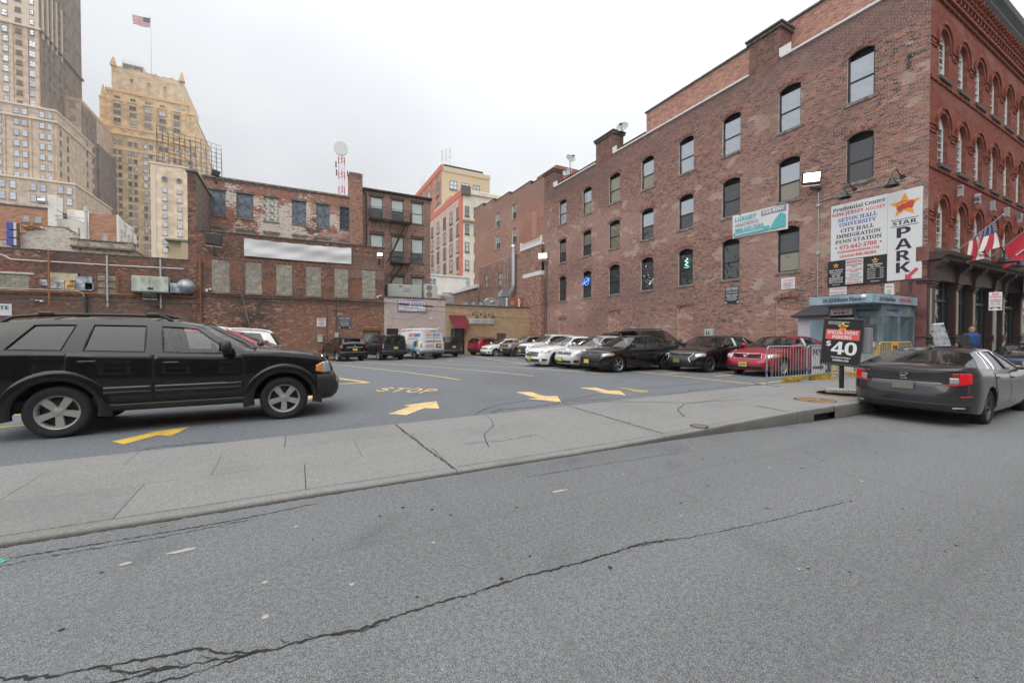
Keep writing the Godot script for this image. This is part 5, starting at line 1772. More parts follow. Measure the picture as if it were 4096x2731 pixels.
	for q in [[-42.6,-33.2,62,75.3,"rust_line"],[-33.2,-24.0,58,73.6,"blue_line"]]:
		var b:=B.new()
		var k:=9
		for j in k+1:
			var yy:=lerpf(q[2]+1,q[3],float(j)/k)
			b.tube([V(q[0],yy-0.0,-185.5),V(q[1],yy-2.2+(0.6 if q[4]=="blue_line" else 0.0),-185.5)],0.10,4)
		for j in 7:
			var x:=lerpf(q[0],q[1],j/6.0)
			b.tube([V(x,q[2]-1,-185.3),V(x,q[3]-2.2*j/6.0,-185.3)],0.09,4)
			b.tube([V(x,q[2]-1,-188.5),V(x,q[3]-2.2*j/6.0,-185.3)],0.06,4)
			if j<6 and j%2==0:b.tube([V(x,q[2],-185.6),V(x+1.5,q[3]-3,-185.6)],0.05,4)
		wobj("lattice",b,M[q[4]],o)
	mid_left(gl)
	pink_block(gl)
	# a glassy parapet and a mast beyond the derelict block
	o=thing("office_block","white panelled roof top of a far office block peeping over the derelict building","building",V(2,0,-90))
	boxpart(o,"wall",V(1.0,0,-110),V(12,30.4,-90),M.white_metal)
	for k in 17:boxpart(o,"panel",V(1.05+k*0.63,27,-90),V(1.64+k*0.63,30.3,-89.93),M.panel_white)
	o=thing("radio_mast","red and white lattice mast with a white drum dish above the far office roof","mast",V(8.5,30,-90))
	var b:=B.new()
	var r:=B.new()
	for q in [[-0.55,0.0],[0.55,0.0],[0.0,0.7]]:
		for k in 5:(r if k%2==0 else b).tube([V(8.5+q[0],30.4+k*1.5,-90+q[1]),V(8.5+q[0],31.9+k*1.5,-90+q[1])],0.09,5)
	for k in 10:(r if (k/2)%2==0 else b).tube([V(8.5-0.55,30.5+k*0.75,-90),V(8.5+0.55,31.2+k*0.75,-90)],0.05,4)
	wobj("white_lattice",b,M.white_metal,o)
	wobj("red_lattice",r,M.ink_red,o)
	var d:=B.new()
	d.cyl(V(8.3,39.0,-89.0),V(8.2,38.9,-88.2),1.3,1.3,20)
	wobj("drum_dish",d,M.panel_white,o)
	for q in [[7.4,36.0],[9.6,34.5],[7.5,34.4]]:boxpart(o,"antenna",V(q[0]-0.12,q[1]-0.6,-89.6),V(q[0]+0.12,q[1]+0.6,-89.4),M.hvac_shadow)
func gold_tower(gm:Array)->void:
	var o:=thing("stone_tower","golden tan stepped stone tower with corner pinnacles and a flagpole on its crown","tower",V(-58,0,-250))
	var g:Material=M.gold
	boxpart(o,"base",V(-77,0,-290),V(-38.9,85,-246),g)
	boxpart(o,"setback_tier",V(-76.6,85,-288),V(-40.6,95,-246.3),g)
	boxpart(o,"setback_tier",V(-76.2,95,-286),V(-42.4,107.4,-246.6),g)
	boxpart(o,"setback_tier",V(-74.2,107.4,-284),V(-45.2,111.5,-246.9),g)
	boxpart(o,"crown",V(-72.3,111.5,-282),V(-46.6,122.6,-247.4),M.gold_stone)
	for q in [[85,-77.2,-38.7,-245.7],[95,-76.8,-40.4,-246.0],[107.2,-76.4,-42.2,-246.3],[111.3,-74.4,-45.0,-246.6],[91.9,-76.6,-41.5,-245.8]]:boxpart(o,"cornice",V(q[1],q[0],-288),V(q[2],q[0]+0.8,q[3]),M.gold_dark,0.1)
	for k in 26:boxpart(o,"crest",V(-72.3+k*1.0,122.6,-247.9),V(-71.5+k*1.0,122.9+0.5*(k%3==0 as int)+0.25*sin(k),-247.3),M.gold_dark,0.05)
	for k in 29:boxpart(o,"crest",V(-74.2+k*1.0,112.1,-247.3),V(-73.5+k*1.0,112.6,-246.7),M.gold_dark,0.05)
	for q in [[-71.6,122.6,4.2,1.1],[-47.2,122.6,4.4,1.1],[-75.2,107.6,6.0,0.8],[-43.6,107.6,5.0,0.8],[-45.2,111.8,5.0,0.8],[-41.0,95.5,4.4,0.8],[-39.6,85.5,6.0,0.9]]:
		var b:=B.new()
		for j in 5:
			var w:float=q[3]*(1.0-0.17*j)
			b.box(V(q[0]-w,q[1]+q[2]*j/5.0-0.1,-247.5-w),V(q[0]+w,q[1]+q[2]*(j+1)/5.0,-247.5+w),0.15)
		wobj("pinnacle",b,M.gold_dark,o)
	for x in [-72.8,-67.6,-62.3,-57.0,-51.8,-46.6]:
		boxpart(o,"pier",V(x-0.75,94,-247),V(x+0.75,107.2,-246.1),M.gold,0.1)
		boxpart(o,"pier_cap",V(x-0.8,105.9,-247),V(x+0.8,107.0,-245.95),M.gold_dark,0.1)
	for x in [-65.4,-59.5,-53.6]:
		boxpart(o,"lancet",V(x-0.6,112.8,-247.5),V(x+0.6,117.0,-247.35),M.gold_dark)
		far_windows(o,[V(x,117.0,-247.3)],1.1,1.6,SOUTH,M.gold_dark,gm,2)
		for k in 5:boxpart(o,"lancet_knot",V(x-0.3,113.1+k*0.75,-247.35),V(x+0.3,113.5+k*0.75,-247.25),M.gold_stone,0.05)
		boxpart(o,"panel_line",V(x-2,119.9,-247.4),V(x+2,120.05,-247.33),M.gold_dark)
	var sp:=[]
	for x in [-70.3,-64.95,-59.7,-54.4,-49.15]:
		for y in [101.1,97.8,94.5+0.3]:sp.append(V(x,y,-246.5))
		sp.append(V(x,104.2,-246.5))
	far_windows(o,sp,2.4,1.75,SOUTH,M.far_frame,gm,1)
	sp=[]
	for x in [-70.3,-64.95,-59.7,-54.4,-49.15]:sp.append(V(x,108.2,-246.83))
	far_windows(o,sp,1.9,1.2,SOUTH,M.far_frame,gm,1)
	var cx:=[-75.5,-71.2,-69.35,-65.95,-64.0,-60.55,-58.6,-55.15,-53.15,-49.85,-47.85,-44.4,-42.5]
	sp=[]
	var ar:=[]
	for x in cx:
		ar.append(V(x,87.6,-246.25))
		for i in 15:sp.append(V(x,83.3-3.45*i,-245.93))
	far_windows(o,sp,1.35,1.95,SOUTH,M.far_frame,gm)
	far_windows(o,ar,1.3,1.9,SOUTH,M.far_frame,gm,2)
	sp=[]
	for i in 12:
		for z in [-249.0,-254]:sp.append(V(-38.85,83-3.45*i,z))
	far_windows(o,sp,1.2,1.9,EAST,M.gold_dark,gm)
	var c:=B.new()
	c.box(V(-69.4,122.6,-260),V(-61.8,126.6,-250),0.1)
	wobj("cooling_tower",c,M.hvac_white,o)
	for x in [-69.0,-65.4]:
		for k in 9:boxpart(o,"louvre",V(x,123.2+k*0.34,-249.98),V(x+3.2,123.42+k*0.34,-249.85),M.hvac_dark)
	var rl:=B.new()
	for y in [127.0,127.6]:rl.tube([V(-69.4,y,-260),V(-69.4,y,-250),V(-61.8,y,-250)],0.05,4)
	wobj("roof_rail",rl,M.galvanised,o)
	var p:=B.new()
	p.cyl(V(-58.55,122.5,-248),V(-58.55,150.0,-248),0.2,0.09,8)
	p.cyl(V(-58.55,150.0,-248),V(-58.55,150.5,-248),0.3,0.05,8)
	wobj("flagpole",p,M.white_metal,o)
	flag("flag","large national flag flying from the pole on top of the golden tower",V(-58.7,149.0,-248),V(-1,-0.13,0.1),V(-0.03,-1,0),6.2,4.4,0.35)
func flag(called:String,label:String,p:Vector3,along:Vector3,down:Vector3,w:float,h:float,amp:float)->void:
	var o:=thing(called,label,"flag",p)
	var nn:=along.cross(down).normalized()
	var st:=[B.new(),B.new(),B.new(),B.new()]
	var pt:=func(u:float,v:float,lift:float)->Vector3:
		var wv:=sin(u*7.0+v*2.0)*amp*u+sin(u*13.0-v*3.0)*amp*0.35*u
		return along*w*u*(1-0.06*v)+down*h*(v+0.05*sin(u*5)+0.10*u*u)+nn*(wv+lift)
	for k in 13:
		for j in 20:
			var u0:=j/20.0
			var u1:=(j+1)/20.0
			if k<7 and u0<0.399:continue
			var q:=[pt.call(u0,k/13.0,0),pt.call(u1,k/13.0,0),pt.call(u1,(k+1)/13.0,0),pt.call(u0,(k+1)/13.0,0)]
			st[0 if k%2==0 else 1].quad(q[3],q[2],q[1],q[0])
	for i in 4:
		for j in 8:
			var q:=[pt.call(j/20.0,i*7/52.0,0),pt.call((j+1)/20.0,i*7/52.0,0),pt.call((j+1)/20.0,(i+1)*7/52.0,0),pt.call(j/20.0,(i+1)*7/52.0,0)]
			st[2].quad(q[3],q[2],q[1],q[0])
	for r in 9:
		for c in 6 if r%2==0 else 5:
			var u:=(0.04+c*0.064+(0.032 if r%2 else 0.0))
			var v:=0.05+r*0.056
			for s in [-1.0,1.0]:
				var ce:Vector3=pt.call(u,v,s*h*0.004)
				var k:=h*0.017
				st[3].quad(ce-along*k,ce+down*k,ce+along*k,ce-down*k)
	var ms:=[M.flag_red,M.flag_white,M.flag_blue,M.flag_white]
	var nm:=["red_stripes","white_stripes","canton","stars"]
	for i in 4:obj(nm[i],st[i],ms[i],o)
func mid_left(gl:Array)->void:
	var z:=-62.0
	var o:=thing("brick_building","pale orange brick building with two small sash windows behind the white stepped gable","building",V(-25,0,z))
	boxpart(o,"core",V(-46,0,z-14),V(-22.75,15.0,z-0.2),M.stone_dark)
	var tone:=func(_u:float,_y:float)->Color:return pick([[4,0.44,0.215,0.135],[3,0.38,0.18,0.115],[2,0.50,0.27,0.18]],0.08)
	wall(o,V(-34,6,z),V(1,0,0),11.3,9.15,[[8.75,9.2,7.55,8.3,0,0.1],[9.6,10.1,7.55,8.3,0,0.1]],M.mortar,M.brick,tone,0,Vector3.ZERO,0.406,0.1354)
	for x in [-25.02,-24.15]:sash(o,Transform3D(SOUTH,V(x,13.55,z-0.05)),0.47,0.75,0,M.old_white,M.glass,M.glass,{"head":0.02,"sill":0.1,"bars":1,"fw":0.06})
	boxpart(o,"parapet",V(-46,15.0,z-14),V(-22.65,15.2,z+0.05),M.stone_dark)
	o=thing("roof_house","white plastered roof house and shaft between the two orange brick walls","building",V(-22,0,z))
	boxpart(o,"shaft",V(-23.35,9,z-1.2),V(-22.65,16.6,z+0.06),M.white_plaster,0.02)
	boxpart(o,"roof_room",V(-22.6,9,z-5),V(-20.75,15.75,z-2.0),M.white_plaster,0.02)
	boxpart(o,"court_wall",V(-22.65,8,z-2.2),V(-20.15,14.3,z-0.6),M.white_plaster,0.02)
	for x in [-22.0,-21.2]:boxpart(o,"drain",V(x,8,z-0.6),V(x+0.06,13.5,z-0.54),M.stone)
	var tr:=B.new()
	tr.tube([V(-22.8,14.5,z+0.1),V(-20.15,14.5,z+0.1)],0.035,5)
	tr.tube([V(-22.8,14.0,z+0.1),V(-21.9,14.25,z+0.1),V(-21.0,14.2,z+0.1),V(-20.15,13.6,z+0.1)],0.03,5)
	for k in 10:tr.tube([V(-22.7+k*0.26,14.5,z+0.1),V(-22.57+k*0.26,14.15,z+0.1),V(-22.44+k*0.26,14.5,z+0.1)],0.015,4)
	wobj("truss",tr,M.galvanised,o)
	var fn:=B.new()
	fn.cyl(V(-23.95,15.8,z+0.2),V(-23.4,15.8,z+0.2),0.3,0.3,16)
	wobj("exhaust_drum",fn,M.duct,o)
	fn=B.new()
	fn.cyl(V(-20.35,11,z+0.1),V(-20.35,15.2,z+0.1),0.13,0.13,12)
	fn.cyl(V(-20.35,15.2,z+0.1),V(-20.35,15.75,z+0.1),0.2,0.2,12)
	wobj("flue",fn,M.duct,o)
	o=thing("brick_building","orange brick building with one small window and a long white painted side","building",V(-19,0,z))
	boxpart(o,"core",V(-20.1,0,z-5.4),V(-17.85,15.0,z-0.2),M.white_plaster)
	wall(o,V(-20.15,8,z),V(1,0,0),2.45,7.2,[[1.05,1.5,4.2,4.95,0,0.1]],M.mortar,M.brick,tone,0,Vector3.ZERO,0.406,0.1354)
	sash(o,Transform3D(SOUTH,V(-18.87,12.2,z-0.05)),0.47,0.75,0,M.old_white,M.glass,M.glass,{"head":0.02,"sill":0.1,"bars":1,"fw":0.06})
	var sw:=B.new()
	sw.prism(PackedVector2Array([Vector2(0,0),Vector2(6,0),Vector2(6,14.2),Vector2(5.0,14.3),Vector2(0,15.25)]),Transform3D(Basis(V(0,0,-1),V(0,1,0),V(1,0,0)),V(-17.86,0,z+0.02)),0.16)
	wobj("white_side_wall",sw,M.white_plaster,o)
	var sp:=[]
	for k in 4:sp.append(V(-17.68,12.6+0.9*(k%2),z-0.8-k*1.2))
	far_windows(o,sp,0.5,1.1,EAST,M.white_plaster,[M.glass_mid])
	# white stepped gable with rebar
	z=-50.0
	o=thing("gable_wall","ruined white painted brick gable with stepped edges and a tangle of rusty rods","wall",V(-19,0,z))
	var tw:=func(u:float,y:float)->Color:return mixc(Color(0.66,0.62,0.57)*rng.randf_range(0.9,1.08),Color(0.40,0.22,0.15),0.75 if rng.randf()<0.12+0.10*clampf(y-2.8,0,2) else 0.0)
	var steps:=[[-20.75,-20.2,10.2],[-20.2,-19.7,10.5],[-19.7,-19.3,10.7],[-19.3,-17.75,11.0],[-17.75,-17.5,10.85],[-17.5,-17.25,10.7],[-17.25,-17.0,10.5],[-21.8,-21.2,9.5],[-21.2,-20.75,9.75]]
	for q in steps:
		boxpart(o,"core",V(q[0],0,z-0.5),V(q[1],q[2]-0.02,z-0.02),M.mortar_white)
		wall(o,V(q[0],7.4,z),V(1,0,0),q[1]-q[0],q[2]-7.4,[],M.mortar_white,M.brick,tw)
		boxpart(o,"coping",V(q[0]-0.02,q[2],z-0.5),V(q[1]+0.02,q[2]+0.05,z+0.03),M.stone)
	var rb:=B.new()
	var r:=RandomNumberGenerator.new()
	r.seed=8
	for k in 26:
		var p:=V(-20.6+r.randf()*1.0,10.55+r.randf()*0.5,z+r.randf_range(-0.3,0.2))
		rb.tube([p,p+V(r.randf_range(0.2,0.7),r.randf_range(-0.2,0.15),r.randf_range(-0.2,0.2)),p+V(r.randf_range(0.5,0.9),r.randf_range(-0.5,0.1),0)],0.025,4)
	wobj("rods",rb,M.rust,o)
	o=thing("blade_sign","tall blue and white box sign standing over the low roof at far left","sign",V(-20.85,9,z+0.3))
	for k in 3:
		boxpart(o,"blue_box",V(-21.12,9.05+0.66*k,z+0.1),V(-20.72,9.66+0.66*k,z+0.5),M.sign_blue,0.02)
		boxpart(o,"white_face",V(-20.715,9.08+0.66*k,z+0.12),V(-20.55,9.63+0.66*k,z+0.48),M.sign_white,0.02)
	boxpart(o,"post",V(-20.53,8.5,z+0.2),V(-20.45,11.0,z+0.4),M.rust)
	# stone fronted roof line
	o=thing("stone_building","low stone fronted building with a moulded cornice behind the low brick wall","building",V(-15.3,0,z))
	boxpart(o,"wall",V(-17.4,0,z-9),V(-13.25,9.35,z),M.limestone)
	boxpart(o,"moulding",V(-17.45,9.35,z-9),V(-13.2,9.55,z+0.25),M.stone,0.03)
	boxpart(o,"parapet",V(-17.4,9.55,z-1),V(-13.3,10.05,z+0.05),M.limestone,0.02)
	boxpart(o,"parapet_cap",V(-17.5,10.05,z-1),V(-13.2,10.15,z+0.15),M.stone,0.02)
	for k in 30:boxpart(o,"dentil",V(-17.35+k*0.138,9.24,z),V(-17.28+k*0.138,9.33,z+0.12),M.limestone)
	for x in [-17.4,-13.7]:boxpart(o,"parapet_block",V(x,9.56,z-0.2),V(x+0.45,10.28,z+0.12),M.limestone,0.02)
	o=thing("stair_house","plain beige roof stair box with a green metal edge beside the derelict pier","building",V(-10,0,z))
	boxpart(o,"wall",V(-10.85,6,z-3),V(-8.8,10.7,z-0.4),M.beige_wall)
	boxpart(o,"side_wall",V(-9.75,6,z-0.4),V(-8.6,10.7,z),M.beige_wall)
	boxpart(o,"roof_edge",V(-11.0,10.7,z-3),V(-8.5,10.85,z+0.1),M.green_copper)
	var lmp:=B.new()
	lmp.lathe([Vector2(0.16,0),Vector2(0.05,0.14),Vector2(0,0.16)],Transform3D(Basis(),V(-10.85,10.0,z-0.2)),12)
	wobj("lamp",lmp,M.dark_steel,o)
func pink_block(gl:Array)->void:
	var o:=thing("apartment_building","tall pink apartment block with a red stripe down its corner and a cream front","building",V(34,0,-88))
	boxpart(o,"side_wall",V(29.9,0,-100),V(34,30.9,-78.05),M.pink_wall)
	boxpart(o,"front_wall",V(30.0,0,-98),V(44,30.6,-78),M.cream_wall)
	boxpart(o,"corner_stripe",V(29.8,10,-79.6),V(30.12,29.9,-77.9),M.salmon)
	boxpart(o,"parapet_stripe",V(29.8,30.0,-100.1),V(30.2,31.3,-77.9),M.salmon)
	boxpart(o,"front_cornice",V(30.15,30.3,-98),V(44,31.2,-77.6),M.cream_wall,0.1)
	boxpart(o,"front_band",V(30.1,24.7,-78.1),V(44,25.2,-77.4),M.limestone,0.1)
	boxpart(o,"roof_mesh",V(29.75,30.1,-78.0),V(31.7,31.9,-77.5),M.hvac_shadow)
	var sp:=[]
	for i in 8:
		for z in [-80.0,-84.3,-88.6,-93.4,-98.0]:sp.append(V(29.86,25.6-3.42*i,z))
	far_windows(o,sp,1.75,2.5,WEST,M.hvac_shadow,[M.glass_far,M.glass_mid,M.glass_blind,M.glass_dark2],1)
	for q in sp:boxpart(o,"air_unit",q+V(-0.08,-0.85,-0.4),q+V(0.02,-0.35,0.4),M.hvac_white)
	sp=[]
	for i in 8:
		for x in [31.05,33.0,36,38.5]:sp.append(V(x,25.9-3.65*i,-77.95))
	far_windows(o,sp,0.85,2.0,SOUTH,M.hvac_shadow,[M.glass_blind,M.glass_mid])
	boxpart(o,"terrace",V(29.95,31.2,-97),V(32,31.9,-84),M.pale_tan)
	for k in 9:boxpart(o,"terrace_plant",V(29.95,31.3,-84.6-k*0.5),V(30.4,31.9+0.25*sin(k*2.0),-84.25-k*0.5),M.leaf,0.1)
	o=thing("apartment_building","set back penthouse storeys with a red parapet and antennas above the pink block","building",V(32,0,-105))
	boxpart(o,"side_wall",V(31.9,20,-122),V(40,42.2,-97.05),M.brick_pink)
	boxpart(o,"front_wall",V(32.0,20,-121),V(45,42.0,-97),M.beige_wall)
	boxpart(o,"red_parapet",V(31.8,42.2,-122),V(32.3,43.6,-97),M.salmon)
	boxpart(o,"parapet",V(32.35,42.0,-121),V(45.1,43.2,-96.8),M.beige_wall,0.1)
	boxpart(o,"roof_rail",V(32.4,43.3,-97),V(43,43.7,-96.8),M.dark_steel)
	sp=[]
	for i in 2:
		for z in [-99.8,-107.5,-114]:sp.append(V(31.86,36.6-5.2*i,z))
	far_windows(o,sp,2.4,3.4,WEST,M.hvac_shadow,[M.glass_far,M.glass_mid],1)
	sp=[]
	for x in [35.0,38.1,41.2]:sp.append(V(x,37.9,-96.95))
	far_windows(o,sp,1.9,2.1,SOUTH,M.hvac_shadow,[M.glass_far,M.glass_blind],1)
	for q in [[-97.5,3],[-117.0,2]]:
		var an:=B.new()
		for k in q[1]:
			an.tube([V(32.3+k*1.0,42.5,q[0]),V(32.3+k*1.0,47.5+0.5*k,q[0])],0.07,5)
			an.box(V(32.1+k*1.0,44.8+0.5*k,q[0]-0.25),V(32.5+k*1.0,47.3+0.5*k,q[0]+0.1),0.05)
		an.tube([V(32.0,45,q[0]),V(34.5,45,q[0])],0.05,4)
		an.tube([V(34.2,45.0,q[0]),V(36,43,q[0])],0.04,4)
		wobj("antenna_group",an,M.white_metal,o)
	o=thing("white_annex","low white rendered annex below the pink block","building",V(26,0,-74))
	boxpart(o,"wall",V(21.6,0,-77.4),V(29.2,12.7,-74),M.white_plaster,0.02)
	boxpart(o,"cap",V(21.5,12.7,-77.4),V(29.3,12.95,-73.8),M.white_metal,0.02)
	boxpart(o,"left_wing",V(20.2,0,-79),V(21.6,21.5,-76.5),M.pink_wall)
	boxpart(o,"grey_door",V(21.7,9.5,-74.02),V(23.2,12.2,-73.9),M.zinc)
	boxpart(o,"lean_to",V(22.2,5,-71.5),V(24.4,8.8,-70),M.limestone)
func far_side()->void:
	# the opposite side of the street, which windows and car paint mirror
	var o:=thing("street_row_building","plain long brick row across the street behind the viewer","building",V(0,0,14))
	boxpart(o,"wall",V(-60,0,13.5),V(9.5,10.5,26),M.row_brick)
	boxpart(o,"cornice",V(-60,10.5,13.2),V(9.6,11.0,26),M.limestone)
	var sp:=[]
	for j in 2:
		for k in 26:sp.append(V(-58+k*2.6,1.2+j*3.8,13.45))
	far_windows(o,sp,1.2,2.0,Basis(V(-1,0,0),V(0,1,0),V(0,0,-1)),M.old_white,[M.glass_dark2,M.glass_mid])
	o=thing("street_row_building","cream office block across the street behind the viewer further along","building",V(30,0,16))
	boxpart(o,"wall",V(12,0,14),V(60,17,30),M.pale_stone)
	boxpart(o,"cornice",V(11.8,17,13.7),V(60.2,17.8,30),M.limestone)
	sp=[]
	for j in 4:
		for k in 15:sp.append(V(14+k*3.1,2+j*3.9,13.95))
	far_windows(o,sp,1.5,2.2,Basis(V(-1,0,0),V(0,1,0),V(0,0,-1)),M.old_white,[M.glass_dark2,M.glass_mid])
	var w:=sheet(-40,60,func(_x):return 13.5,func(_x):return 9.0,20,4,func(_x,_z):return 0.14,func(_x,_z):return 1.0)
	struct("sidewalk",w,M.concrete,"concrete sidewalk along the other side of the street")
var ZP:=Vector3(0,0,1)
var UP:=Vector3.UP
func star_shape(b:B,t:Transform3D,r:float,d:float)->void:
	var p:=PackedVector2Array()
	for k in 10:
		var a:=PI/2+TAU*k/10
		var q:=r if k%2==0 else r*0.42
		p.append(Vector2(cos(a),sin(a))*q)
	b.prism(p,t,d)
# the lot's emblem: a round-bodied red car on a star
func emblem(o:Node3D,c:Vector3,right:Vector3,r:float,star:Material,car:Material)->void:
	var t:=Transform3D(Basis(right,UP,right.cross(UP)),c)
	var b:=B.new()
	star_shape(b,t,r,0.004)
	wobj("star",b,star,o)
	b=B.new()
	var tt:=t*Transform3D(Basis(Vector3.BACK,0.22),V(0,0,0.004))
	var el:=func(cx:float,cy:float,rx:float,ry:float,d:float)->void:
		var p:=PackedVector2Array()
		for k in 18:p.append(Vector2(cx+rx*cos(TAU*k/18),cy+ry*sin(TAU*k/18))*r)
		b.prism(p,tt,d)
	el.call(0.02,-0.10,0.55,0.22,0.003)
	el.call(0.33,-0.02,0.27,0.20,0.0034)
	for s in [-0.34,0.34]:el.call(s,-0.28,0.13,0.13,0.0038)
	b.arch(-0.1*r,0.0,0.33*r,0.38*r,0.05,PI-0.05,tt,0.003,12)
	b.box(V(-0.02*r-0.1*r,0,0),V(0.02*r-0.1*r,0.34*r,0.003),0,tt)
	wobj("car_emblem",b,car,o)
func panel(o:Node3D,called:String,lo:Vector3,hi:Vector3,m:Material)->MeshInstance3D:
	return boxpart(o,called,lo,hi,m,0.004)
func signs()->void:
	var X:=21.3
	var fx:=X-0.062
	# main sign board: two panels
	var o:=thing("sign_board","big white wall sign listing destinations beside a tall panel reading STAR PARK","sign",V(X,3.8,-8))
	panel(o,"list_panel",V(X-0.06,4.89,-9.46),V(X,7.33,-7.485),M.sign_white)
	panel(o,"tall_panel",V(X-0.06,3.78,-7.48),V(X,7.31,-6.44),M.sign_white)
	var zc:=-8.47
	for q in [["Prudential Center",7.13,1.84,0.155,"ink","Droid Serif",0.0,zc],["NEW JERSEY",6.885,1.13,0.135,"ink_red","Droid Sans",0.0,zc-0.37],["HOCKEY",6.885,0.64,0.135,"ink_pink","Droid Sans",0.0,zc+0.60],["SETON HALL",6.64,1.38,0.16,"ink_blue","Droid Serif",0.0,zc-0.03],["UNIVERSITY",6.42,1.30,0.15,"ink_blue","Droid Serif",0.0,zc-0.03],
		["CITY HALL",6.17,1.16,0.155,"ink","Droid Serif",0.0,zc-0.03],["IMMIGRATION",5.93,1.55,0.155,"ink","Droid Serif",0.0,zc],["PENN STATION",5.69,1.62,0.155,"ink","Droid Serif",0.0,zc],["973-642-3700",5.435,1.30,0.175,"ink_red","Droid Sans",0.0,zc],["STARPARKINGNEWARK.COM",5.235,1.46,0.10,"ink_red","Droid Sans",0.0,zc],["License #06-06394",5.055,1.27,0.125,"ink_red","Droid Sans",0.0,zc]]:
		txt(o,q[0],V(fx,q[1],q[7]),ZP,UP,q[2],q[3],M[q[4]],q[5])
	for s in [-0.78,0.78]:
		var b:=B.new()
		b.cyl(V(fx+0.01,5.435+0.01,zc+s),V(fx-0.004,5.435+0.01,zc+s),0.035,0.035,14)
		wobj("bullet",b,M.ink_red,o)
	emblem(o,V(fx,6.72,-6.96),ZP,0.50,M.ink_orange,M.ink_red2)
	for y in [6.17,5.90]:boxpart(o,"rule",V(fx-0.003,y,-7.38),V(fx+0.002,y+0.022,-6.54),M.ink)
	txt(o,"STAR",V(fx,6.045,-6.96),ZP,UP,0.72,0.15,M.ink)
	for q in [["P",5.66,0.42],["A",5.20,0.50],["R",4.74,0.42],["K",4.27,0.44]]:txt(o,q[0],V(fx,q[1],-6.98),ZP,UP,q[2],0.40,M.ink)
	var ar:=B.new()
	ar.prism(PackedVector2Array([Vector2(-0.30,0),Vector2(-0.12,0.15),Vector2(-0.12,0.06),Vector2(0.24,0.06),Vector2(0.24,-0.06),Vector2(-0.12,-0.06),Vector2(-0.12,-0.15)]),Transform3D(WEST*Basis(Vector3.BACK,0.85),V(fx,4.0,-6.72)),0.005)
	wobj("arrow",ar,M.ink_red3,o)
	# rates boards under it
	o=thing("sign_board","black parking rates board with a white warning notice below the big white sign","sign",V(X,3.75,-8.5))
	panel(o,"backing",V(X-0.075,3.75,-9.56),V(X,4.88,-7.49),M.sign_black)
	panel(o,"notice",V(X-0.085,3.80,-8.88),V(X-0.07,4.85,-8.26),M.sign_white)
	var f2:=X-0.078
	var f3:=X-0.088
	for q in [["Night, Weekend",4.46,0.50],["& Event Rates",4.375,0.48],["As Posted",4.29,0.34],["$20 - $50",4.205,0.30],["All Keys Must Be",4.10,0.52],["Picked Up 1 Hour",4.02,0.52],["After Event Ends",3.94,0.52]]:txt(o,q[0],V(f2,q[1],-9.24),ZP,UP,q[2],0.055,M.ink_white)
	txt(o,"PARKING.COM",V(f2,3.82,-9.24),ZP,UP,0.28,0.03,M.ink_white)
	boxpart(o,"rule",V(f2-0.003,4.15,-9.5),V(f2+0.002,4.157,-8.98),M.ink_white)
	emblem(o,V(f2,4.66,-9.24),ZP,0.12,M.ink_yellow,M.ink_red2)
	for q in [["WARNING",4.75,0.56,0.12,"ink_red"],["PAYING CUSTOMERS",4.62,0.56,0.05,"ink"],["ONLY",4.55,0.2,0.05,"ink"],["ACTIVE PARKING",4.40,0.58,0.055,"ink_red"],["FACILITY",4.32,0.3,0.055,"ink_red"],["NO UNAUTHORIZED",4.22,0.46,0.04,"ink_grey"],["PEDESTRIAN",4.15,0.3,0.04,"ink_grey"],["OR VEHICULAR TRAFFIC",4.08,0.58,0.04,"ink_grey"],["CARS TOWED AT",3.96,0.46,0.05,"ink_red"],["OWNER'S EXPENSE",3.86,0.54,0.05,"ink_red"]]:txt(o,q[0],V(f3,q[1],-8.57),ZP,UP,q[2],q[3],M[q[4]])
	for y in [4.475,4.02]:boxpart(o,"rule",V(f3-0.002,y,-8.86),V(f3+0.003,y+0.008,-8.28),M.ink_red)
	emblem(o,V(f2,4.68,-7.86),ZP,0.13,M.ink_yellow,M.ink_red2)
	txt(o,"Day Rates",V(f2,4.515,-7.86),ZP,UP,0.48,0.075,M.ink_white)
	txt(o,"7:30am - 4:00pm",V(f2,4.435,-7.86),ZP,UP,0.34,0.032,M.ink_white)
	for q in 5:
		var rr:Array=[["Up to 1 Hour","$5.00"],["Up to 2 Hours","$8.00"],["All Day","$12.00"],["Overnight","$5.00"],["Super Oversize","$10.00"]][q]
		txt(o,rr[0],V(f2,4.335-q*0.085,-7.98),ZP,UP,0.27,0.034,M.ink_white)
		txt(o,rr[1],V(f2,4.335-q*0.085,-7.64),ZP,UP,0.12,0.034,M.ink_white)
	for y in [4.385,3.945]:boxpart(o,"rule",V(f2-0.003,y,-8.12),V(f2+0.002,y+0.007,-7.58),M.ink_white)
	txt(o,"PARKING.COM",V(f2,3.83,-7.86),ZP,UP,0.28,0.035,M.ink_white)
	# small notices on the corner building's wall
	o=thing("notice_sign","small white sign with pink heading just above the left end of the booth roof","sign",V(X,3.2,-9.2))
	panel(o,"panel",V(X-0.03,3.15,-9.50),V(X,3.72,-8.86),M.sign_white)
	txt(o,"STAR PARKING",V(X-0.033,3.62,-9.14),ZP,UP,0.48,0.075,M.ink_pink,"Droid Sans",false)
	for q in [["OVERSIZE VEHICLES ARE SUBJECT",3.48,0.58],["TO AN ADDITIONAL CHARGE",3.39,0.5]]:txt(o,q[0],V(X-0.033,q[1],-9.18),ZP,UP,q[2],0.042,M.ink_grey)
	o=thing("notice_sign","small pale upright sign naming 25-33 Edison Place behind the booth roof","sign",V(X,3.2,-7.4))
	panel(o,"panel",V(X-0.03,3.18,-7.56),V(X,3.68,-7.26),M.sign_white)
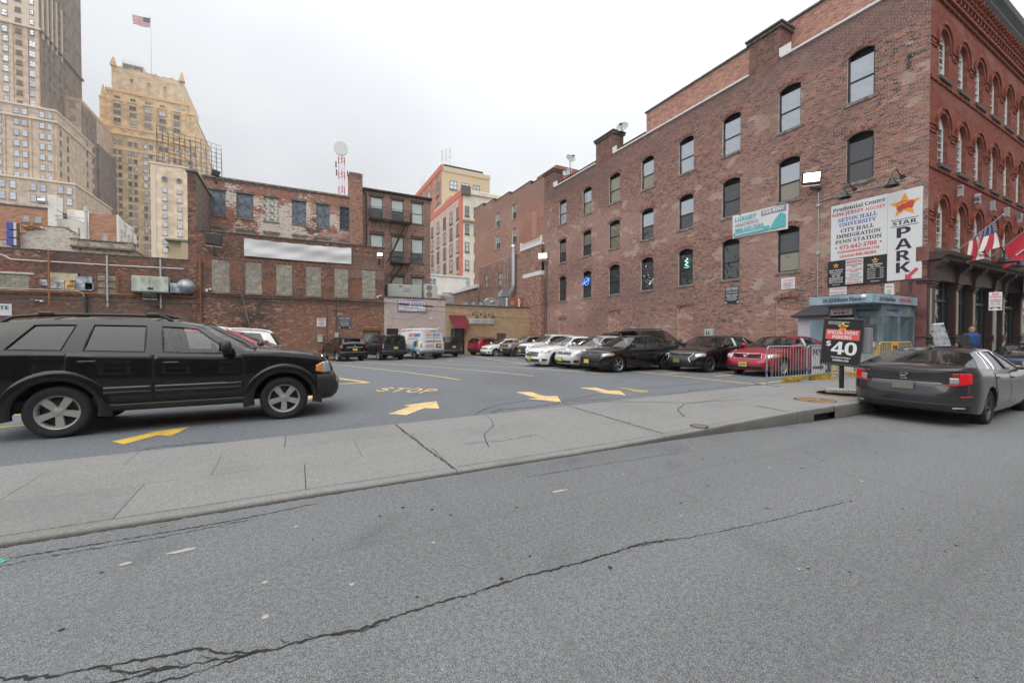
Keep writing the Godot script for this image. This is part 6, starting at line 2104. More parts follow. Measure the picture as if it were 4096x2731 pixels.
	for q in [["ELCEE, inc",3.55,0.2,0.05],["25-33",3.41,0.1,0.035],["EDISON",3.34,0.13,0.035],["PLACE",3.27,0.11,0.035]]:txt(o,q[0],V(X-0.033,q[1],-7.41),ZP,UP,q[2],q[3],M.ink_grey)
	o=thing("notice_sign","small white notice with pink heading above the bricked-up arch left of the booth","sign",V(X,3.8,-11.3))
	panel(o,"panel",V(X-0.03,3.84,-11.58),V(X,4.40,-10.95),M.sign_white)
	txt(o,"STAR PARKING",V(X-0.033,4.27,-11.24),ZP,UP,0.46,0.07,M.ink_pink,"Droid Sans",false)
	for q in [["IS NOT RESPONSIBLE FOR",4.14,0.46,"ink_red"],["LOSS OR DAMAGE TO",4.065,0.36,"ink_grey"],["PERSONAL PROPERTY LEFT",3.99,0.5,"ink_grey"],["INSIDE VEHICLES",3.91,0.3,"ink_grey"]]:txt(o,q[0],V(X-0.033,q[1],-11.26),ZP,UP,q[2],0.042,M[q[3]])
	tow_sign("black towing notice on the long wall of the corner building below a dark window",V(X-0.005,3.80,-14.15),ZP,0.80,0.94)
	tow_sign("black towing notice on the back wall right of the white warning sign",V(3.51,2.61,-35.49),V(1,0,0),0.92,0.92)
	o=thing("notice_sign","white warning notice in red print on the back wall near grey boxes","sign",V(1.8,2.3,-35.5))
	panel(o,"panel",V(1.47,2.28,-35.5),V(2.12,2.94,-35.46),M.sign_white)
	txt(o,"WARNING",V(1.795,2.85,-35.455),V(1,0,0),UP,0.52,0.10,M.ink_red)
	for q in [["PAYING CUSTOMERS",2.75,0.46,"ink_grey"],["ONLY",2.68,0.14,"ink_grey"],["ACTIVE PARKING FACILITY",2.59,0.5,"ink_red"],["NO UNAUTHORIZED",2.52,0.4,"ink_grey"],["PEDESTRIAN",2.46,0.26,"ink_grey"],["CARS TOWED AT",2.37,0.4,"ink_red"]]:txt(o,q[0],V(1.795,q[1],-35.455),V(1,0,0),UP,q[2],0.042,M[q[3]])
	o=thing("notice_sign","white sign ending in the letters TE on the low wall behind the big black car","sign",V(-15.6,3,-35.5))
	panel(o,"panel",V(-16.6,2.75,-35.5),V(-14.95,3.45,-35.45),M.sign_white)
	txt(o,"TE",V(-15.25,3.22,-35.445),V(1,0,0),UP,0.36,0.22,M.ink)
	o=thing("shop_sign","blue framed white sign with red and blue lettering on the pink block wall","sign",V(9,3.7,-35.5))
	panel(o,"frame",V(7.74,3.62,-35.5),V(10.23,4.60,-35.43),M.sign_blue)
	panel(o,"panel",V(7.80,3.68,-35.44),V(10.17,4.54,-35.415),M.sign_white)
	fast(o,V(8.985,4.29,-35.41),V(1,0,0),UP,2.15,0.31)
	txt(o,"www.fastsigns.com/605",V(8.95,3.98,-35.41),V(1,0,0),UP,1.3,0.09,M.ink_grey,"Droid Sans",false)
	txt(o,"215 Market St",V(8.2,3.76,-35.41),V(1,0,0),UP,0.65,0.07,M.ink_grey)
	txt(o,"973-273-1200",V(9.75,3.76,-35.41),V(1,0,0),UP,0.65,0.07,M.ink_grey)
	o=thing("shop_sign","long white sign reading MERCATO TOMATO PIE under three gooseneck lamps","sign",V(15.6,2.7,-35.5))
	panel(o,"panel",V(14.35,2.68,-35.5),V(16.82,3.12,-35.36),M.sign_white)
	txt(o,"MERCATO TOMATO PIE",V(15.585,2.95,-35.355),V(1,0,0),UP,2.2,0.17,M.tan_ink,"Droid Serif",false)
	boxpart(o,"rule",V(14.5,2.79,-35.36),V(16.68,2.80,-35.352),M.tan_ink)
	for k in 3:gooseneck("gooseneck_lamp","black gooseneck wall lamp over the white pie shop sign, "+["nearest the red awning","middle of the three","farthest from the red awning"][k],"gooseneck lamps over the pie sign",V([14.7,15.51,16.33][k],3.58,-35.5),V(0.42,0,0.9).normalized(),0.95,M.lamp_black)
	for k in 2:gooseneck("gooseneck_lamp","black gooseneck lamp above the big white wall sign, "+["over its listing panel","over its star panel"][k],"gooseneck lamps over the big sign",V(X,[7.86,7.86][k],[-8.62,-7.05][k]),V(-1,0,-0.25).normalized(),1.0,M.lamp_black)
	var cd:=B.new()
	cd.tube([V(X-0.03,7.72,-9.98),V(X-0.03,7.74,-9.4),V(X-0.03,7.72,-6.9)],0.016,6)
	cd.tube([V(X-0.03,8.15,-9.98),V(X-0.03,3.0,-9.98)],0.018,6)
	var cdo:=thing("conduit","thin galvanised conduit running down the corner building wall from the lit floodlight","conduit",V(X,3,-9.98))
	wobj("pipe",cd,M.galvanised,cdo)
	for q in [[7.55,"box"],[5.35,"box"]]:boxpart(cdo,"junction_box",V(X-0.08,q[0]-0.07,-10.05),V(X,q[0]+0.07,-9.9),M.galvanised,0.01)
	# banner
	o=thing("banner","white and teal cloth banner advertising luxury apartments for rent on the corner building","banner",V(X,6.9,-12.7))
	var rws:=[]
	for i in 7:
		var row:=PackedVector3Array()
		for j in 15:
			var u:=j/14.0
			var v:=i/6.0
			row.append(V(X-0.05-0.03*sin(u*9+v*2)*(0.3+v*0.6),lerpf(6.88,8.12,v)-0.10*u+0.02*sin(u*PI)*(1-v),lerpf(-14.12,-11.27,u)))
		rws.append(row)
	var bb:=B.new()
	bb.grid(rws)
	wobj("cloth",bb,M.sign_white,o)
	var bx:=X-0.09
	var teal:=B.new()
	teal.box(V(bx+0.004,6.93,-14.05),V(bx,7.16,-12.15),0)
	teal.prism(PackedVector2Array([Vector2(0,0),Vector2(0.75,0),Vector2(0.75,0.6),Vector2(0.5,0.75),Vector2(0.2,0.4)]),Transform3D(WEST,V(bx+0.004,6.92,-12.12)),0.004)
	wobj("teal_print",teal,M.teal,o)
	txt(o,"LUXURY",V(bx-0.002,7.86,-13.4),ZP,UP,1.15,0.22,M.teal)
	txt(o,"FOR RENT",V(bx-0.004,7.86,-11.95),ZP,UP,1.0,0.17,M.ink_white)
	boxpart(o,"purple_print",V(bx-0.001,7.74,-12.55),V(bx+0.003,7.98,-11.36),M.mauve_print)
	txt(o,"APARTMENTS",V(bx-0.002,7.55,-13.35),ZP,UP,1.25,0.17,M.ink_grey,"Droid Serif",false)
	txt(o,"888-223-7593",V(bx-0.004,7.28,-13.2),ZP,UP,1.5,0.17,M.teal)
	txt(o,"www.rentnewark.com",V(bx-0.004,7.05,-13.2),ZP,UP,1.5,0.09,M.ink_white)
	for q in [[8.12,-14.12],[8.02,-11.27],[6.88,-14.12],[6.80,-11.27]]:
		var r:=B.new()
		r.tube([V(X-0.05,q[0],q[1]),V(X,q[0]+0.12*signf(q[0]-7.5),q[1]+0.15*signf(q[1]+12.7))],0.008,5)
		wobj("tie",r,M.cable,o)
	# cloth banner on the back building
	o=thing("banner","long plain off-white cloth banner sagging across the low back building","banner",V(0.4,7.4,-35.5))
	rws=[]
	for i in 9:
		var row:=PackedVector3Array()
		for j in 41:
			var u:=j/40.0
			var v:=i/8.0
			var sag:=0.08*sin(PI*u)
			row.append(V(lerpf(-3.28,4.03,u),lerpf(7.37,8.65,v)-sag*(0.4+v*0.5)+0.02*sin(u*40)*v,-35.36+0.06*sin(u*5+v*6)*(0.4+0.6*sin(PI*v))+0.02*sin(u*21-v*9)))
		rws.append(row)
	bb=B.new()
	bb.grid(rws)
	wobj("cloth",bb,M.banner_cloth,o)
	txt(o,"PRUDENTIAL",V(0.95,7.62,-35.27),V(1,0,0),UP,1.2,0.14,M.faint_ink,"Droid Serif",false)
	# floodlights
	flood("floodlight","lit square floodlight on the corner building above the big sign's left edge",V(X-0.55,8.72,-10.02),V(-0.72,-0.28,0.64),0.72,0.55,true,V(X,8.3,-9.98))
	flood("floodlight","lit twin floodlight at the far end of the corner building wall",V(X-0.5,9.1,-32.9),V(-0.6,-0.25,0.76),0.9,0.62,true,V(X,8.5,-32.7))
	flood("floodlight","lit small floodlight at the right end of the low back building",V(6.2,8.26,-35.05),V(0.1,-0.35,0.93),0.5,0.4,true,V(6.2,7.6,-35.5))
	flood("floodlight","large unlit finned floodlight on a post at the left end of the low back building",V(-5.0,8.25,-34.9),V(0.15,-0.45,0.88),0.95,0.85,false,V(-5.0,7.3,-35.5))
	flood("floodlight","small dark unlit floodlight on the roof corner of the derelict block",V(-5.6,14.7,-40.6),V(0.6,-0.5,0.6),0.6,0.5,false,V(-5.7,14.1,-41.0))
	flood("floodlight","dark flat floodlight on the long low wall above the big black car roof",V(-8.5,4.2,-35.0),V(0.1,-0.6,0.8),0.75,0.42,false,V(-8.2,3.5,-35.5))
	# satellite dishes on the parapet
	for q in [[-24.6,16.9,"grey satellite dish on an arm beside the middle parapet chimney"],[-31.6,16.0,"lower satellite dish at the far end of the corner building parapet"],[-31.3,17.1,"upper satellite dish, seen edge on, at the far parapet chimney"]]:
		var d:=thing("satellite_dish",q[2],"satellite dish",V(22.0,15.3,q[0]+1.1),"satellite dishes on the parapet")
		var c:=V(0,q[1]-15.3+0.35,0)
		var fwd:=(V(-0.75,0.45,0.5) if q[1]!=17.1 else V(-0.1,0.5,0.85)).normalized()
		var rt:=fwd.cross(UP).normalized()
		var tb:=Transform3D(Basis(rt,fwd,rt.cross(fwd)),c)
		var b:=B.new()
		b.lathe([Vector2(0,0),Vector2(0.2,0.03),Vector2(0.38,0.1),Vector2(0.46,0.16),Vector2(0.46,0.18),Vector2(0.37,0.12),Vector2(0,0.02)],tb,20)
		obj("reflector",b,M.dish_grey,d)
		b=B.new()
		b.tube([V(0,0,0),V(0,c.y*0.5,0.05),c-fwd*0.05],0.03,6)
		b.tube([c-fwd*0.02-tb.basis.z*0.4,c+fwd*0.55-tb.basis.z*0.25],0.02,6)
		b.box(V(-0.12,-0.05,-0.05),V(0.12,0.05,0.05),0.01,Transform3D(Basis(rt,fwd,rt.cross(fwd)),c+fwd*0.58-tb.basis.z*0.22))
		obj("arm",b,M.dark_steel,d)
	# facade things
	for q in [["I",24.0],["S",26.03],["L",28.06],["E",30.1],["Y",32.13]]:
		var l:=thing("wall_letter","grey block letter %s standing out from the red street front between upper windows"%q[0],"letter",V(q[1],7.45,-6.3))
		var t:=TextMesh.new()
		var f:=SystemFont.new()
		f.font_names=PackedStringArray(["Droid Sans"])
		f.font_weight=700
		t.font=f
		t.text=q[0]
		t.font_size=48
		t.pixel_size=0.0125
		t.depth=0.15
		var m:=put("letter",t,M.letter_grey,l,V(0,0,0.16))
	for k in 5:gooseneck_street(k)
	o=thing("flagpole","slanting silver pole with a draped national flag on the red street front","flagpole",V(23.7,4.95,-6.25))
	var fp:=B.new()
	var tip:=V(23.85,6.15,-5.0)
	fp.cyl(V(23.75,4.95,-6.2),tip,0.035,0.028,10)
	fp.cyl(tip,tip+V(0.06,0.04,0.04),0.05,0.04,10)
	fp.box(V(23.6,4.8,-6.32),V(23.85,5.08,-6.15),0.02)
	wobj("pole",fp,M.steel,o)
	hung_flag(V(23.83,5.98,-5.17),V(23.75,4.95,-6.2))
	o=thing("flagpole","slanting silver pole at the right edge carrying a red flag","flagpole",V(27.5,4.8,-6.25))
	fp=B.new()
	fp.cyl(V(27.6,4.92,-6.25),V(27.7,6.9,-4.3),0.035,0.028,10)
	fp.box(V(27.47,4.77,-6.32),V(27.73,5.07,-6.15),0.02)
	wobj("pole",fp,M.steel,o)
	o=thing("flag","red flag with a white and black swoosh hanging from the right hand pole","flag",V(27.6,5.6,-5.2))
	var rf:=B.new()
	rws=[]
	for i in 9:
		var row:=PackedVector3Array()
		for j in 9:
			var u:=j/8.0
			var v:=i/8.0
			var p:=V(27.63,5.5,-5.68).lerp(V(27.69,6.75,-4.45),u)
			row.append(p+V(-0.55*v*(1-u),-1.15*v,0.1*v)+V(0.06,0,0.1)*sin(u*7+v*4)*v)
		rws.append(row)
	rf.grid(rws)
	wobj("cloth",rf,M.flag_red2,o)
	var sw:=B.new()
	sw.tube([V(27.3,5.0,-5.3),V(27.33,5.2,-5.1),V(27.36,5.1,-4.9),V(27.45,5.5,-4.6)],0.035,6)
	sw.tube([V(27.34,5.2,-5.05),V(27.38,5.45,-4.9),V(27.45,5.7,-4.6)],0.03,6)
	wobj("swoosh",sw,M.flag_white,o)
	o=thing("banner","white and dark red cloth banner hanging under the shop cornice at the right edge","banner",V(32.5,3.5,-5.7))
	panel(o,"cloth",V(31.3,3.52,-5.82),V(34.5,4.42,-5.78),M.sign_white)
	panel(o,"red_band",V(31.28,4.30,-5.84),V(34.5,4.43,-5.765),M.maroon)
	panel(o,"red_band",V(31.28,3.50,-5.84),V(34.5,3.64,-5.765),M.maroon)
	for k in 4:boxpart(o,"print_line",V(32.2+0.1*(k%2),4.18-k*0.15,-5.775),V(34.0,4.22-k*0.15,-5.772),M.maroon)
	for q in [[22.6,3.30,"neon_green",0.20],[24.75,3.42,"neon_green",0.11],[22.6,3.15,"neon_white",0.24],[24.75,3.27,"neon_white",0.14],[27.2,3.22,"neon_white",0.16]]:
		var n:=thing("neon_sign",{"neon_green": "small glowing green neon tube","neon_white": "small glowing white neon bar"}[q[2]]+" behind the shop glass "+{22.6: "nearest the building corner",24.75: "in the second bay from the corner",27.2: "in the third bay from the corner"}[q[0]],"neon sign",V(q[0],q[1],-6.52),"neon signs in the shop windows")
		var b:=B.new()
		if q[2]=="neon_green":
			var pts:=[]
			for k in 15:pts.append(V(lerpf(-q[3],q[3],k/14.0),0.07*sin(k*1.4),0))
			b.tube(pts,0.012,6)
		else:b.box(V(-q[3],-0.03,-0.01),V(q[3],0.03,0.01),0.008)
		obj("tube",b,M[q[2]],n)
	for q in [[-26.95,6.05,"glowing blue oval neon sign in a dark lower window of the corner building",0],[-17.2,6.05,"white curly neon sign with green underline in a dark lower window",1]]:
		var n:=thing("neon_sign",q[2],"neon sign",V(21.33,q[1],q[0]))
		var b:=B.new()
		var pts:=[]
		if q[3]==0:
			for k in 25:pts.append(V(0,0.30*sin(TAU*k/24),0.30*cos(TAU*k/24)))
			b.tube(pts,0.022,6)
			b.tube([V(-0.01,-0.18,-0.42),V(-0.01,-0.02,0.0),V(-0.01,0.2,0.36)],0.05,6)
			obj("tube",b,M.neon_blue,n)
		else:
			for k in 20:pts.append(V(0,0.28-0.5*k/19.0,0.11*sin(k*0.75)+0.03))
			b.tube(pts,0.018,6)
			obj("tube",b,M.neon_white,n)
			b=B.new()
			b.tube([V(0,-0.27,-0.12),V(0,-0.3,0.05),V(0,-0.27,0.2)],0.02,6)
			obj("underline",b,M.neon_green,n)
func fast(o:Node3D,c:Vector3,right:Vector3,up:Vector3,w:float,cap:float)->void:
	txt(o,"FAST",c-right*w*0.285,right,up,w*0.41,cap,M.ink_red3,"Droid Sans",true,0.12)
	txt(o,"SIGNS",c+right*w*0.225,right,up,w*0.54,cap,M.ink_navy2,"Droid Sans",true,0.12)
func tow_sign(label:String,c:Vector3,right:Vector3,w:float,h:float)->void:
	var o:=thing("notice_sign",label,"sign",c)
	var nn:=right.cross(UP)
	var t:=Transform3D(Basis(right,UP,nn),c)
	var b:=B.new()
	b.box(V(-w/2,-h/2,0),V(w/2,h/2,0.03),0.004,t)
	wobj("panel",b,M.sign_black,o)
	b=B.new()
	for s in [-1,1]:
		b.box(V(-w/2-0.008,s*h/2-0.008,-0.005),V(w/2+0.008,s*h/2+0.008,0.036),0,t)
		b.box(V(s*w/2-0.008,-h/2,-0.004),V(s*w/2+0.008,h/2,0.037),0,t)
	wobj("frame",b,M.ink_grey,o)
	for q in [["PARKING AUTHORIZED",0.42,0.85,0.055],["FOR PAID UP CUSTOMERS ONLY",0.35,0.92,0.05],["NO PARKING AT ANY TIME",0.28,0.8,0.03],["DENTE TOWING",-0.0,0.86,0.065],["PARKING IN THIS LOT",-0.075,0.8,0.03],["973-344-5100",-0.14,0.66,0.055],["VEHICLES PARKED WITHOUT PERMISSION",-0.21,0.9,0.026],["WILL BE TOWED AT THE EXPENSE",-0.26,0.8,0.026],["OF THE VEHICLE OWNER",-0.31,0.6,0.026]]:txt(o,q[0],t*V(0,q[1]*h,0.032),right,UP,q[2]*w,q[3]*h,M.ink_white)
	b=B.new()
	b.box(V(-w*0.43,0.09*h,0.03),V(w*0.43,0.22*h,0.034),0.002,t)
	wobj("pale_band",b,M.ink_grey,o)
	for s in [-1,1]:
		b=B.new()
		b.cyl(t*V(s*w*0.42,-h*0.42,0.03),t*V(s*w*0.42,-h*0.42,0.035),0.045,0.045,14)
		wobj("round_mark",b,M.ink_white,o)
func flood(called:String,label:String,p:Vector3,aim:Vector3,w:float,h:float,lit:bool,mount:Vector3)->void:
	var o:=thing(called,label,"floodlight",p,"floodlights on the walls")
	var z:=aim.normalized()
	var x:=UP.cross(z).normalized()
	var t:=Transform3D(Basis(x,z.cross(x),z),Vector3.ZERO)
	var b:=B.new()
	b.box(V(-w/2,-h/2,-0.14),V(w/2,h/2,0.0),0.03,t)
	for k in 9:b.box(V(-w/2+0.05+k*(w-0.1)/8.0-0.012,-h/2+0.05,-0.22),V(-w/2+0.05+k*(w-0.1)/8.0+0.012,h/2-0.05,-0.13),0,t)
	obj("housing",b,M.flood_bronze,o)
	var nface:=2 if label.contains("twin") else 1
	for k in nface:
		b=B.new()
		var x0:=-w/2+0.05+k*(w-0.05)/2
		var x1:=w/2-0.05 if nface==1 or k==1 else -0.04
		b.box(V(x0,-h/2+0.12,0.0),V(x1,h/2-0.05,0.012),0.004,t)
		obj("lens",b,M.lamp_glow if lit else M.hvac_shadow,o)
	b=B.new()
	b.tube([t*V(-w*0.46,-h/2,0),t*V(-w*0.46,-h/2-0.06,0.01),t*V(w*0.46,-h/2-0.06,0.01),t*V(w*0.46,-h/2,0)],0.025,6)
	obj("yoke",b,M.white_metal,o)
	b=B.new()
	var m:=mount-p
	var e:Vector3=t*V(0,-h/2-0.06,0)
	b.tube([e,V(e.x,m.y,e.z),m],0.04,8)
	b.cyl(m-(m-V(e.x,m.y,e.z)).normalized()*0.06,m,0.11,0.11,12)
	obj("arm",b,M.flood_bronze,o)
	if lit:
		var l:=SpotLight3D.new()
		l.name="beam"
		l.light_energy=4.0
		l.light_color=Color(1,0.98,0.93)
		l.light_size=0.25
		l.spot_angle=55
		l.spot_range=40
		l.spot_attenuation=2
		l.shadow_enabled=true
		o.add_child(l)
		l.transform=Transform3D(Basis(-t.basis.x,t.basis.y,-t.basis.z),z*0.06)
func gooseneck_street(k:int)->void:
	var x:=25.1+2.15*k
	var o:=thing("gooseneck_lamp","dark hooped lamp over the shop cornice, %s the building corner"%["nearest","second from","third from","fourth from","farthest from"][k],"lamp",V(x,4.75,-5.9),"hooped lamps over the shop cornice")
	var b:=B.new()
	var pts:=[V(0,0,0)]
	for j in 13:
		var a:=PI-PI*j/12.0
		pts.append(V(0.75+0.75*cos(a),0.15+0.55*sin(a),0.15+0.3*j/12.0))
	b.tube(pts,0.025,7)
	obj("arm",b,M.lamp_black,o)
	b=B.new()
	b.lathe([Vector2(0.40,-0.24),Vector2(0.38,-0.21),Vector2(0.16,-0.13),Vector2(0.10,-0.02),Vector2(0.05,0.12),Vector2(0,0.13)],Transform3D(Basis(),pts[-1]),24)
	b.lathe([Vector2(0,-0.14),Vector2(0.15,-0.15),Vector2(0.39,-0.235)],Transform3D(Basis(),pts[-1]),24)
	obj("shade",b,M.lamp_black,o)
func hung_flag(top:Vector3,base:Vector3)->void:
	# a flag hanging from a slanting pole: gathered folds, stripes running down
	var o:=thing("flag","national flag hanging in folds from the slanting pole on the red street front","flag",top)
	var along:=(base-top).normalized()
	var st:=[B.new(),B.new(),B.new()]
	var pt:=func(u:float,v:float)->Vector3:
		var p:Vector3=along*(0.95*u)*(1.0-0.25*v)
		p+=Vector3.DOWN*v*(0.98+0.1*u)+V(0.10,0,0.16)*sin(u*11+v*1.2)*(0.25+v)+V(-0.12,0,0)*v
		return p
	for k in 13:
		for j in 16:
			var u0:=k/13.0
			var u1:=(k+1)/13.0
			var v0:=j/16.0
			var v1:=(j+1)/16.0
			var i:=2 if k<7 and j<6 else k%2
			st[i].quad(pt.call(u0,v0),pt.call(u0,v1),pt.call(u1,v1),pt.call(u1,v0))
	obj("red_stripes",st[0],M.flag_red,o)
	obj("white_stripes",st[1],M.flag_white,o)
	obj("canton",st[2],M.flag_blue,o)
	var s:=B.new()
	for i in 6:
		for j in 5:
			var c:Vector3=pt.call((i+0.6)*0.085,(j+0.5)*0.07)
			for g in [-0.012,0.012]:s.box(c+V(-0.022,-0.022,g-0.004),c+V(0.022,0.022,g+0.004))
	obj("stars",s,M.flag_white,o)
func booth()->void:
	var o:=thing("parking_booth","blue grey parking attendant booth with a wide flat roof edge lettered 25-33 Edison Place","booth",V(19.8,0.14,-7.4))
	var x0:=18.4
	var x1:=21.2
	var z0:=-8.25
	var z1:=-6.6
	boxpart(o,"floor",V(x0,0.0,z0),V(x1,0.22,z1),M.booth_blue,0.01)
	boxpart(o,"ceiling",V(x0,2.66,z0),V(x1,2.70,z1),M.booth_blue)
	boxpart(o,"rear_wall",V(x0,0.22,z0),V(x1,2.66,z0+0.06),M.booth_blue)
	boxpart(o,"end_wall",V(x1-0.06,0.22,z0+0.06),V(x1,2.66,z1),M.booth_blue)
	var r:=B.new()
	r.box(V(17.42,2.71,-8.45),V(21.12,3.02,-6.5),0.012)
	wobj("roof_edge",r,M.booth_light,o)
	boxpart(o,"roof_top",V(17.5,3.02,-8.4),V(21.0,3.05,-6.55),M.dark_steel)
	txt(o,"25-33 Edison Place",V(17.415,2.865,-7.42),ZP,UP,1.15,0.13,M.ink)
	txt(o,"25-33 Edison Place",V(18.55,2.865,-6.495),V(1,0,0),UP,1.25,0.12,M.ink_grey2)
	txt(o,"(973)642-3700",V(20.0,2.865,-6.495),V(1,0,0),UP,0.95,0.12,M.ink_red3)
	var cam:=B.new()
	cam.lathe([Vector2(0,-0.10),Vector2(0.06,-0.075),Vector2(0.085,0),Vector2(0.06,0.05),Vector2(0,0.06)],Transform3D(Basis(V(0,1,0),V(-0.9,-0.2,0.3).normalized(),V(0.3,0,0.9)).orthonormalized(),V(17.4,2.92,-6.75)),14)
	wobj("camera",cam,M.white_metal,o)
	# face towards the lot: door half, then the meshed window
	var posts:=B.new()
	for q in [[x0,z0],[x0,-7.42],[x0,z1-0.07]]:posts.box(V(q[0],0.22,q[1]),V(q[0]+0.07,2.66,q[1]+0.07),0.006)
	for x in [19.75,x1-0.075]:posts.box(V(x,0.22,z1-0.07),V(x+0.07,2.66,z1),0.006)
	wobj("post",posts,M.booth_blue,o)
	boxpart(o,"lower_panel",V(x0+0.01,0.22,-7.35),V(x0+0.05,1.05,z1-0.07),M.booth_light,0.005)
	boxpart(o,"lower_panel",V(x0+0.08,0.22,z1-0.05),V(x1-0.08,1.05,z1-0.01),M.booth_light,0.005)
	boxpart(o,"head_panel",V(x0+0.01,2.33,z0+0.07),V(x0+0.05,2.66,z1-0.07),M.booth_blue,0.005)
	boxpart(o,"head_panel",V(x0+0.08,2.33,z1-0.05),V(x1-0.08,2.66,z1-0.01),M.booth_blue,0.005)
	boxpart(o,"card_notice",V(x0-0.02,2.36,-8.17),V(x0+0.008,2.6,-7.47),M.sign_white,0.003)
	txt(o,"All Major Credit Cards Accepted",V(x0-0.022,2.55,-7.82),ZP,UP,0.6,0.045,M.ink_red)
	for k in 4:boxpart(o,"card_mark",V(x0-0.024,2.40,-8.06+k*0.13),V(x0-0.018,2.47,-7.96+k*0.13),[M.ink_blue,M.coral,M.ink_navy2,M.ink_orange][k])
	txt(o,"StarParkingNewark.Com",V(x0+0.004,2.49,-7.02),ZP,UP,0.64,0.075,M.ink_navy)
	txt(o,"StarParkingNewark.Com",V(19.35,2.49,z1-0.007),V(1,0,0),UP,1.1,0.09,M.ink_navy)
	boxpart(o,"yellow_mark",V(20.6,2.42,z1-0.012),V(20.68,2.6,z1-0.004),M.barrier_yellow)
	var dr:=B.new()
	dr.box(V(x0+0.005,0.22,z0+0.1),V(x0+0.045,2.25,z0+0.17),0.006)
	dr.box(V(x0+0.005,0.22,-7.5),V(x0+0.045,2.25,-7.43),0.006)
	dr.box(V(x0+0.005,2.18,z0+0.17),V(x0+0.045,2.25,-7.5),0.006)
	dr.box(V(x0+0.005,0.22,z0+0.17),V(x0+0.045,1.0,-7.5),0.006)
	var d:=wobj("door_frame",dr,M.white_frame,o)
	var pn:=B.new()
	pn.box(V(x0+0.02,1.0,z0+0.17),V(x0+0.03,2.18,-7.5))
	put("pane",pn.mesh(),M.glass_dark,d)
	var gl:=B.new()
	gl.box(V(x0+0.05,1.05,-7.35),V(x0+0.06,2.33,z1-0.07))
	wobj("pane",gl,M.booth_glass,o)
	for q in [[x0+0.08,19.74],[19.83,x1-0.08]]:
		gl=B.new()
		gl.box(V(q[0],1.05,z1-0.06),V(q[1],2.33,z1-0.05))
		wobj("pane",gl,M.booth_glass,o)
		var fr:=B.new()
		for y in [1.05,2.27]:fr.box(V(q[0],y,z1-0.03),V(q[1],y+0.06,z1+0.012),0.004)
		for x in [q[0],q[1]-0.06]:fr.box(V(x,1.11,z1-0.03),V(x+0.06,2.27,z1+0.012),0.004)
		wobj("screen_frame",fr,M.booth_blue,o)
		o.add_child(_mesh_screen(V(q[0],1.08,z1-0.005),V(1,0,0),q[1]-q[0],1.22,o),true)
	var fr2:=B.new()
	for y in [1.05,2.27]:fr2.box(V(x0-0.012,y,-7.35),V(x0+0.03,y+0.06,z1-0.07),0.004)
	for z in [-7.35,z1-0.13]:fr2.box(V(x0-0.012,1.11,z),V(x0+0.03,2.27,z+0.06),0.004)
	wobj("screen_frame",fr2,M.booth_blue,o)
	o.add_child(_mesh_screen(V(x0+0.005,1.08,-7.33),ZP,0.62,1.22,o),true)
	boxpart(o,"paper_sign",V(x0+0.04,1.98,-6.95),V(x0+0.048,2.25,-6.73),M.plywood)
	boxpart(o,"black_bar",V(x0-0.03,1.25,-6.9),V(x0-0.015,1.9,-6.84),M.black)
	var rd:=B.new()
	rd.cyl(V(x0-0.02,1.25,-6.86),V(x0-0.03,1.25,-6.86),0.14,0.14,20)
	wobj("round_sticker",rd,M.ink_red3,o)
	rd=B.new()
	rd.cyl(V(x0-0.03,1.25,-6.86),V(x0-0.034,1.25,-6.86),0.09,0.09,20)
	wobj("round_sticker",rd,M.sign_white,o)
	boxpart(o,"counter",V(x0+0.3,0.22,-7.9),V(x1-0.2,1.0,-7.2),M.stone_dark)
	boxpart(o,"shelf_stuff",V(19.8,1.0,-7.4),V(20.4,1.5,-7.1),M.graffiti_green)
	var sd:=B.new()
	for q in [[0.0,0.05],[0.56,0.61]]:sd.box(V(q[0],0.2,0),V(q[1],2.15,0.035),0.005)
	for q in [[0.2,0.26],[2.1,2.15],[1.0,1.05]]:sd.box(V(0.05,q[0],0),V(0.56,q[1],0.035),0.005)
	sd.box(V(0.05,0.26,0.012),V(0.56,2.1,0.02))
	var sdo:=wobj("open_shutter",sd,M.booth_light,o)
	sdo.transform=Transform3D(Basis(V(-0.75,0,-0.66),UP,V(0.66,0,-0.75)),V(x0,0.0,z0)-o.position)
	# the white lean-to
	var s:=thing("shed","small white lean-to shed with a black felt roof between the brick wall and the booth","shed",V(20.3,0.14,-9.1))
	boxpart(s,"wall",V(19.5,0.1,-9.9),V(21.25,2.42,-8.4),M.white_board,0.01)
	boxpart(s,"hatch",V(19.485,0.5,-9.2),V(19.5,1.75,-8.45),M.white_board,0.004)
	var hb:=B.new()
	hb.box(V(19.478,1.75,-9.22),V(19.502,1.77,-8.43))
	hb.box(V(19.478,0.5,-9.22),V(19.502,1.75,-9.20))
	wobj("hatch_trim",hb,M.hvac_shadow,s)
	var rf:=B.new()
	rf.prism(PackedVector2Array([Vector2(0,2.36),Vector2(2.05,3.0),Vector2(2.05,3.06),Vector2(0,2.43)]),Transform3D(Basis(V(1,0,0),UP,ZP),V(19.22,0,-10.05)),1.72)
	wobj("felt_roof",rf,M.felt,s)
	boxpart(s,"fascia",V(19.42,2.36,-9.95),V(19.49,2.50,-8.38),M.hvac_shadow,0.005)
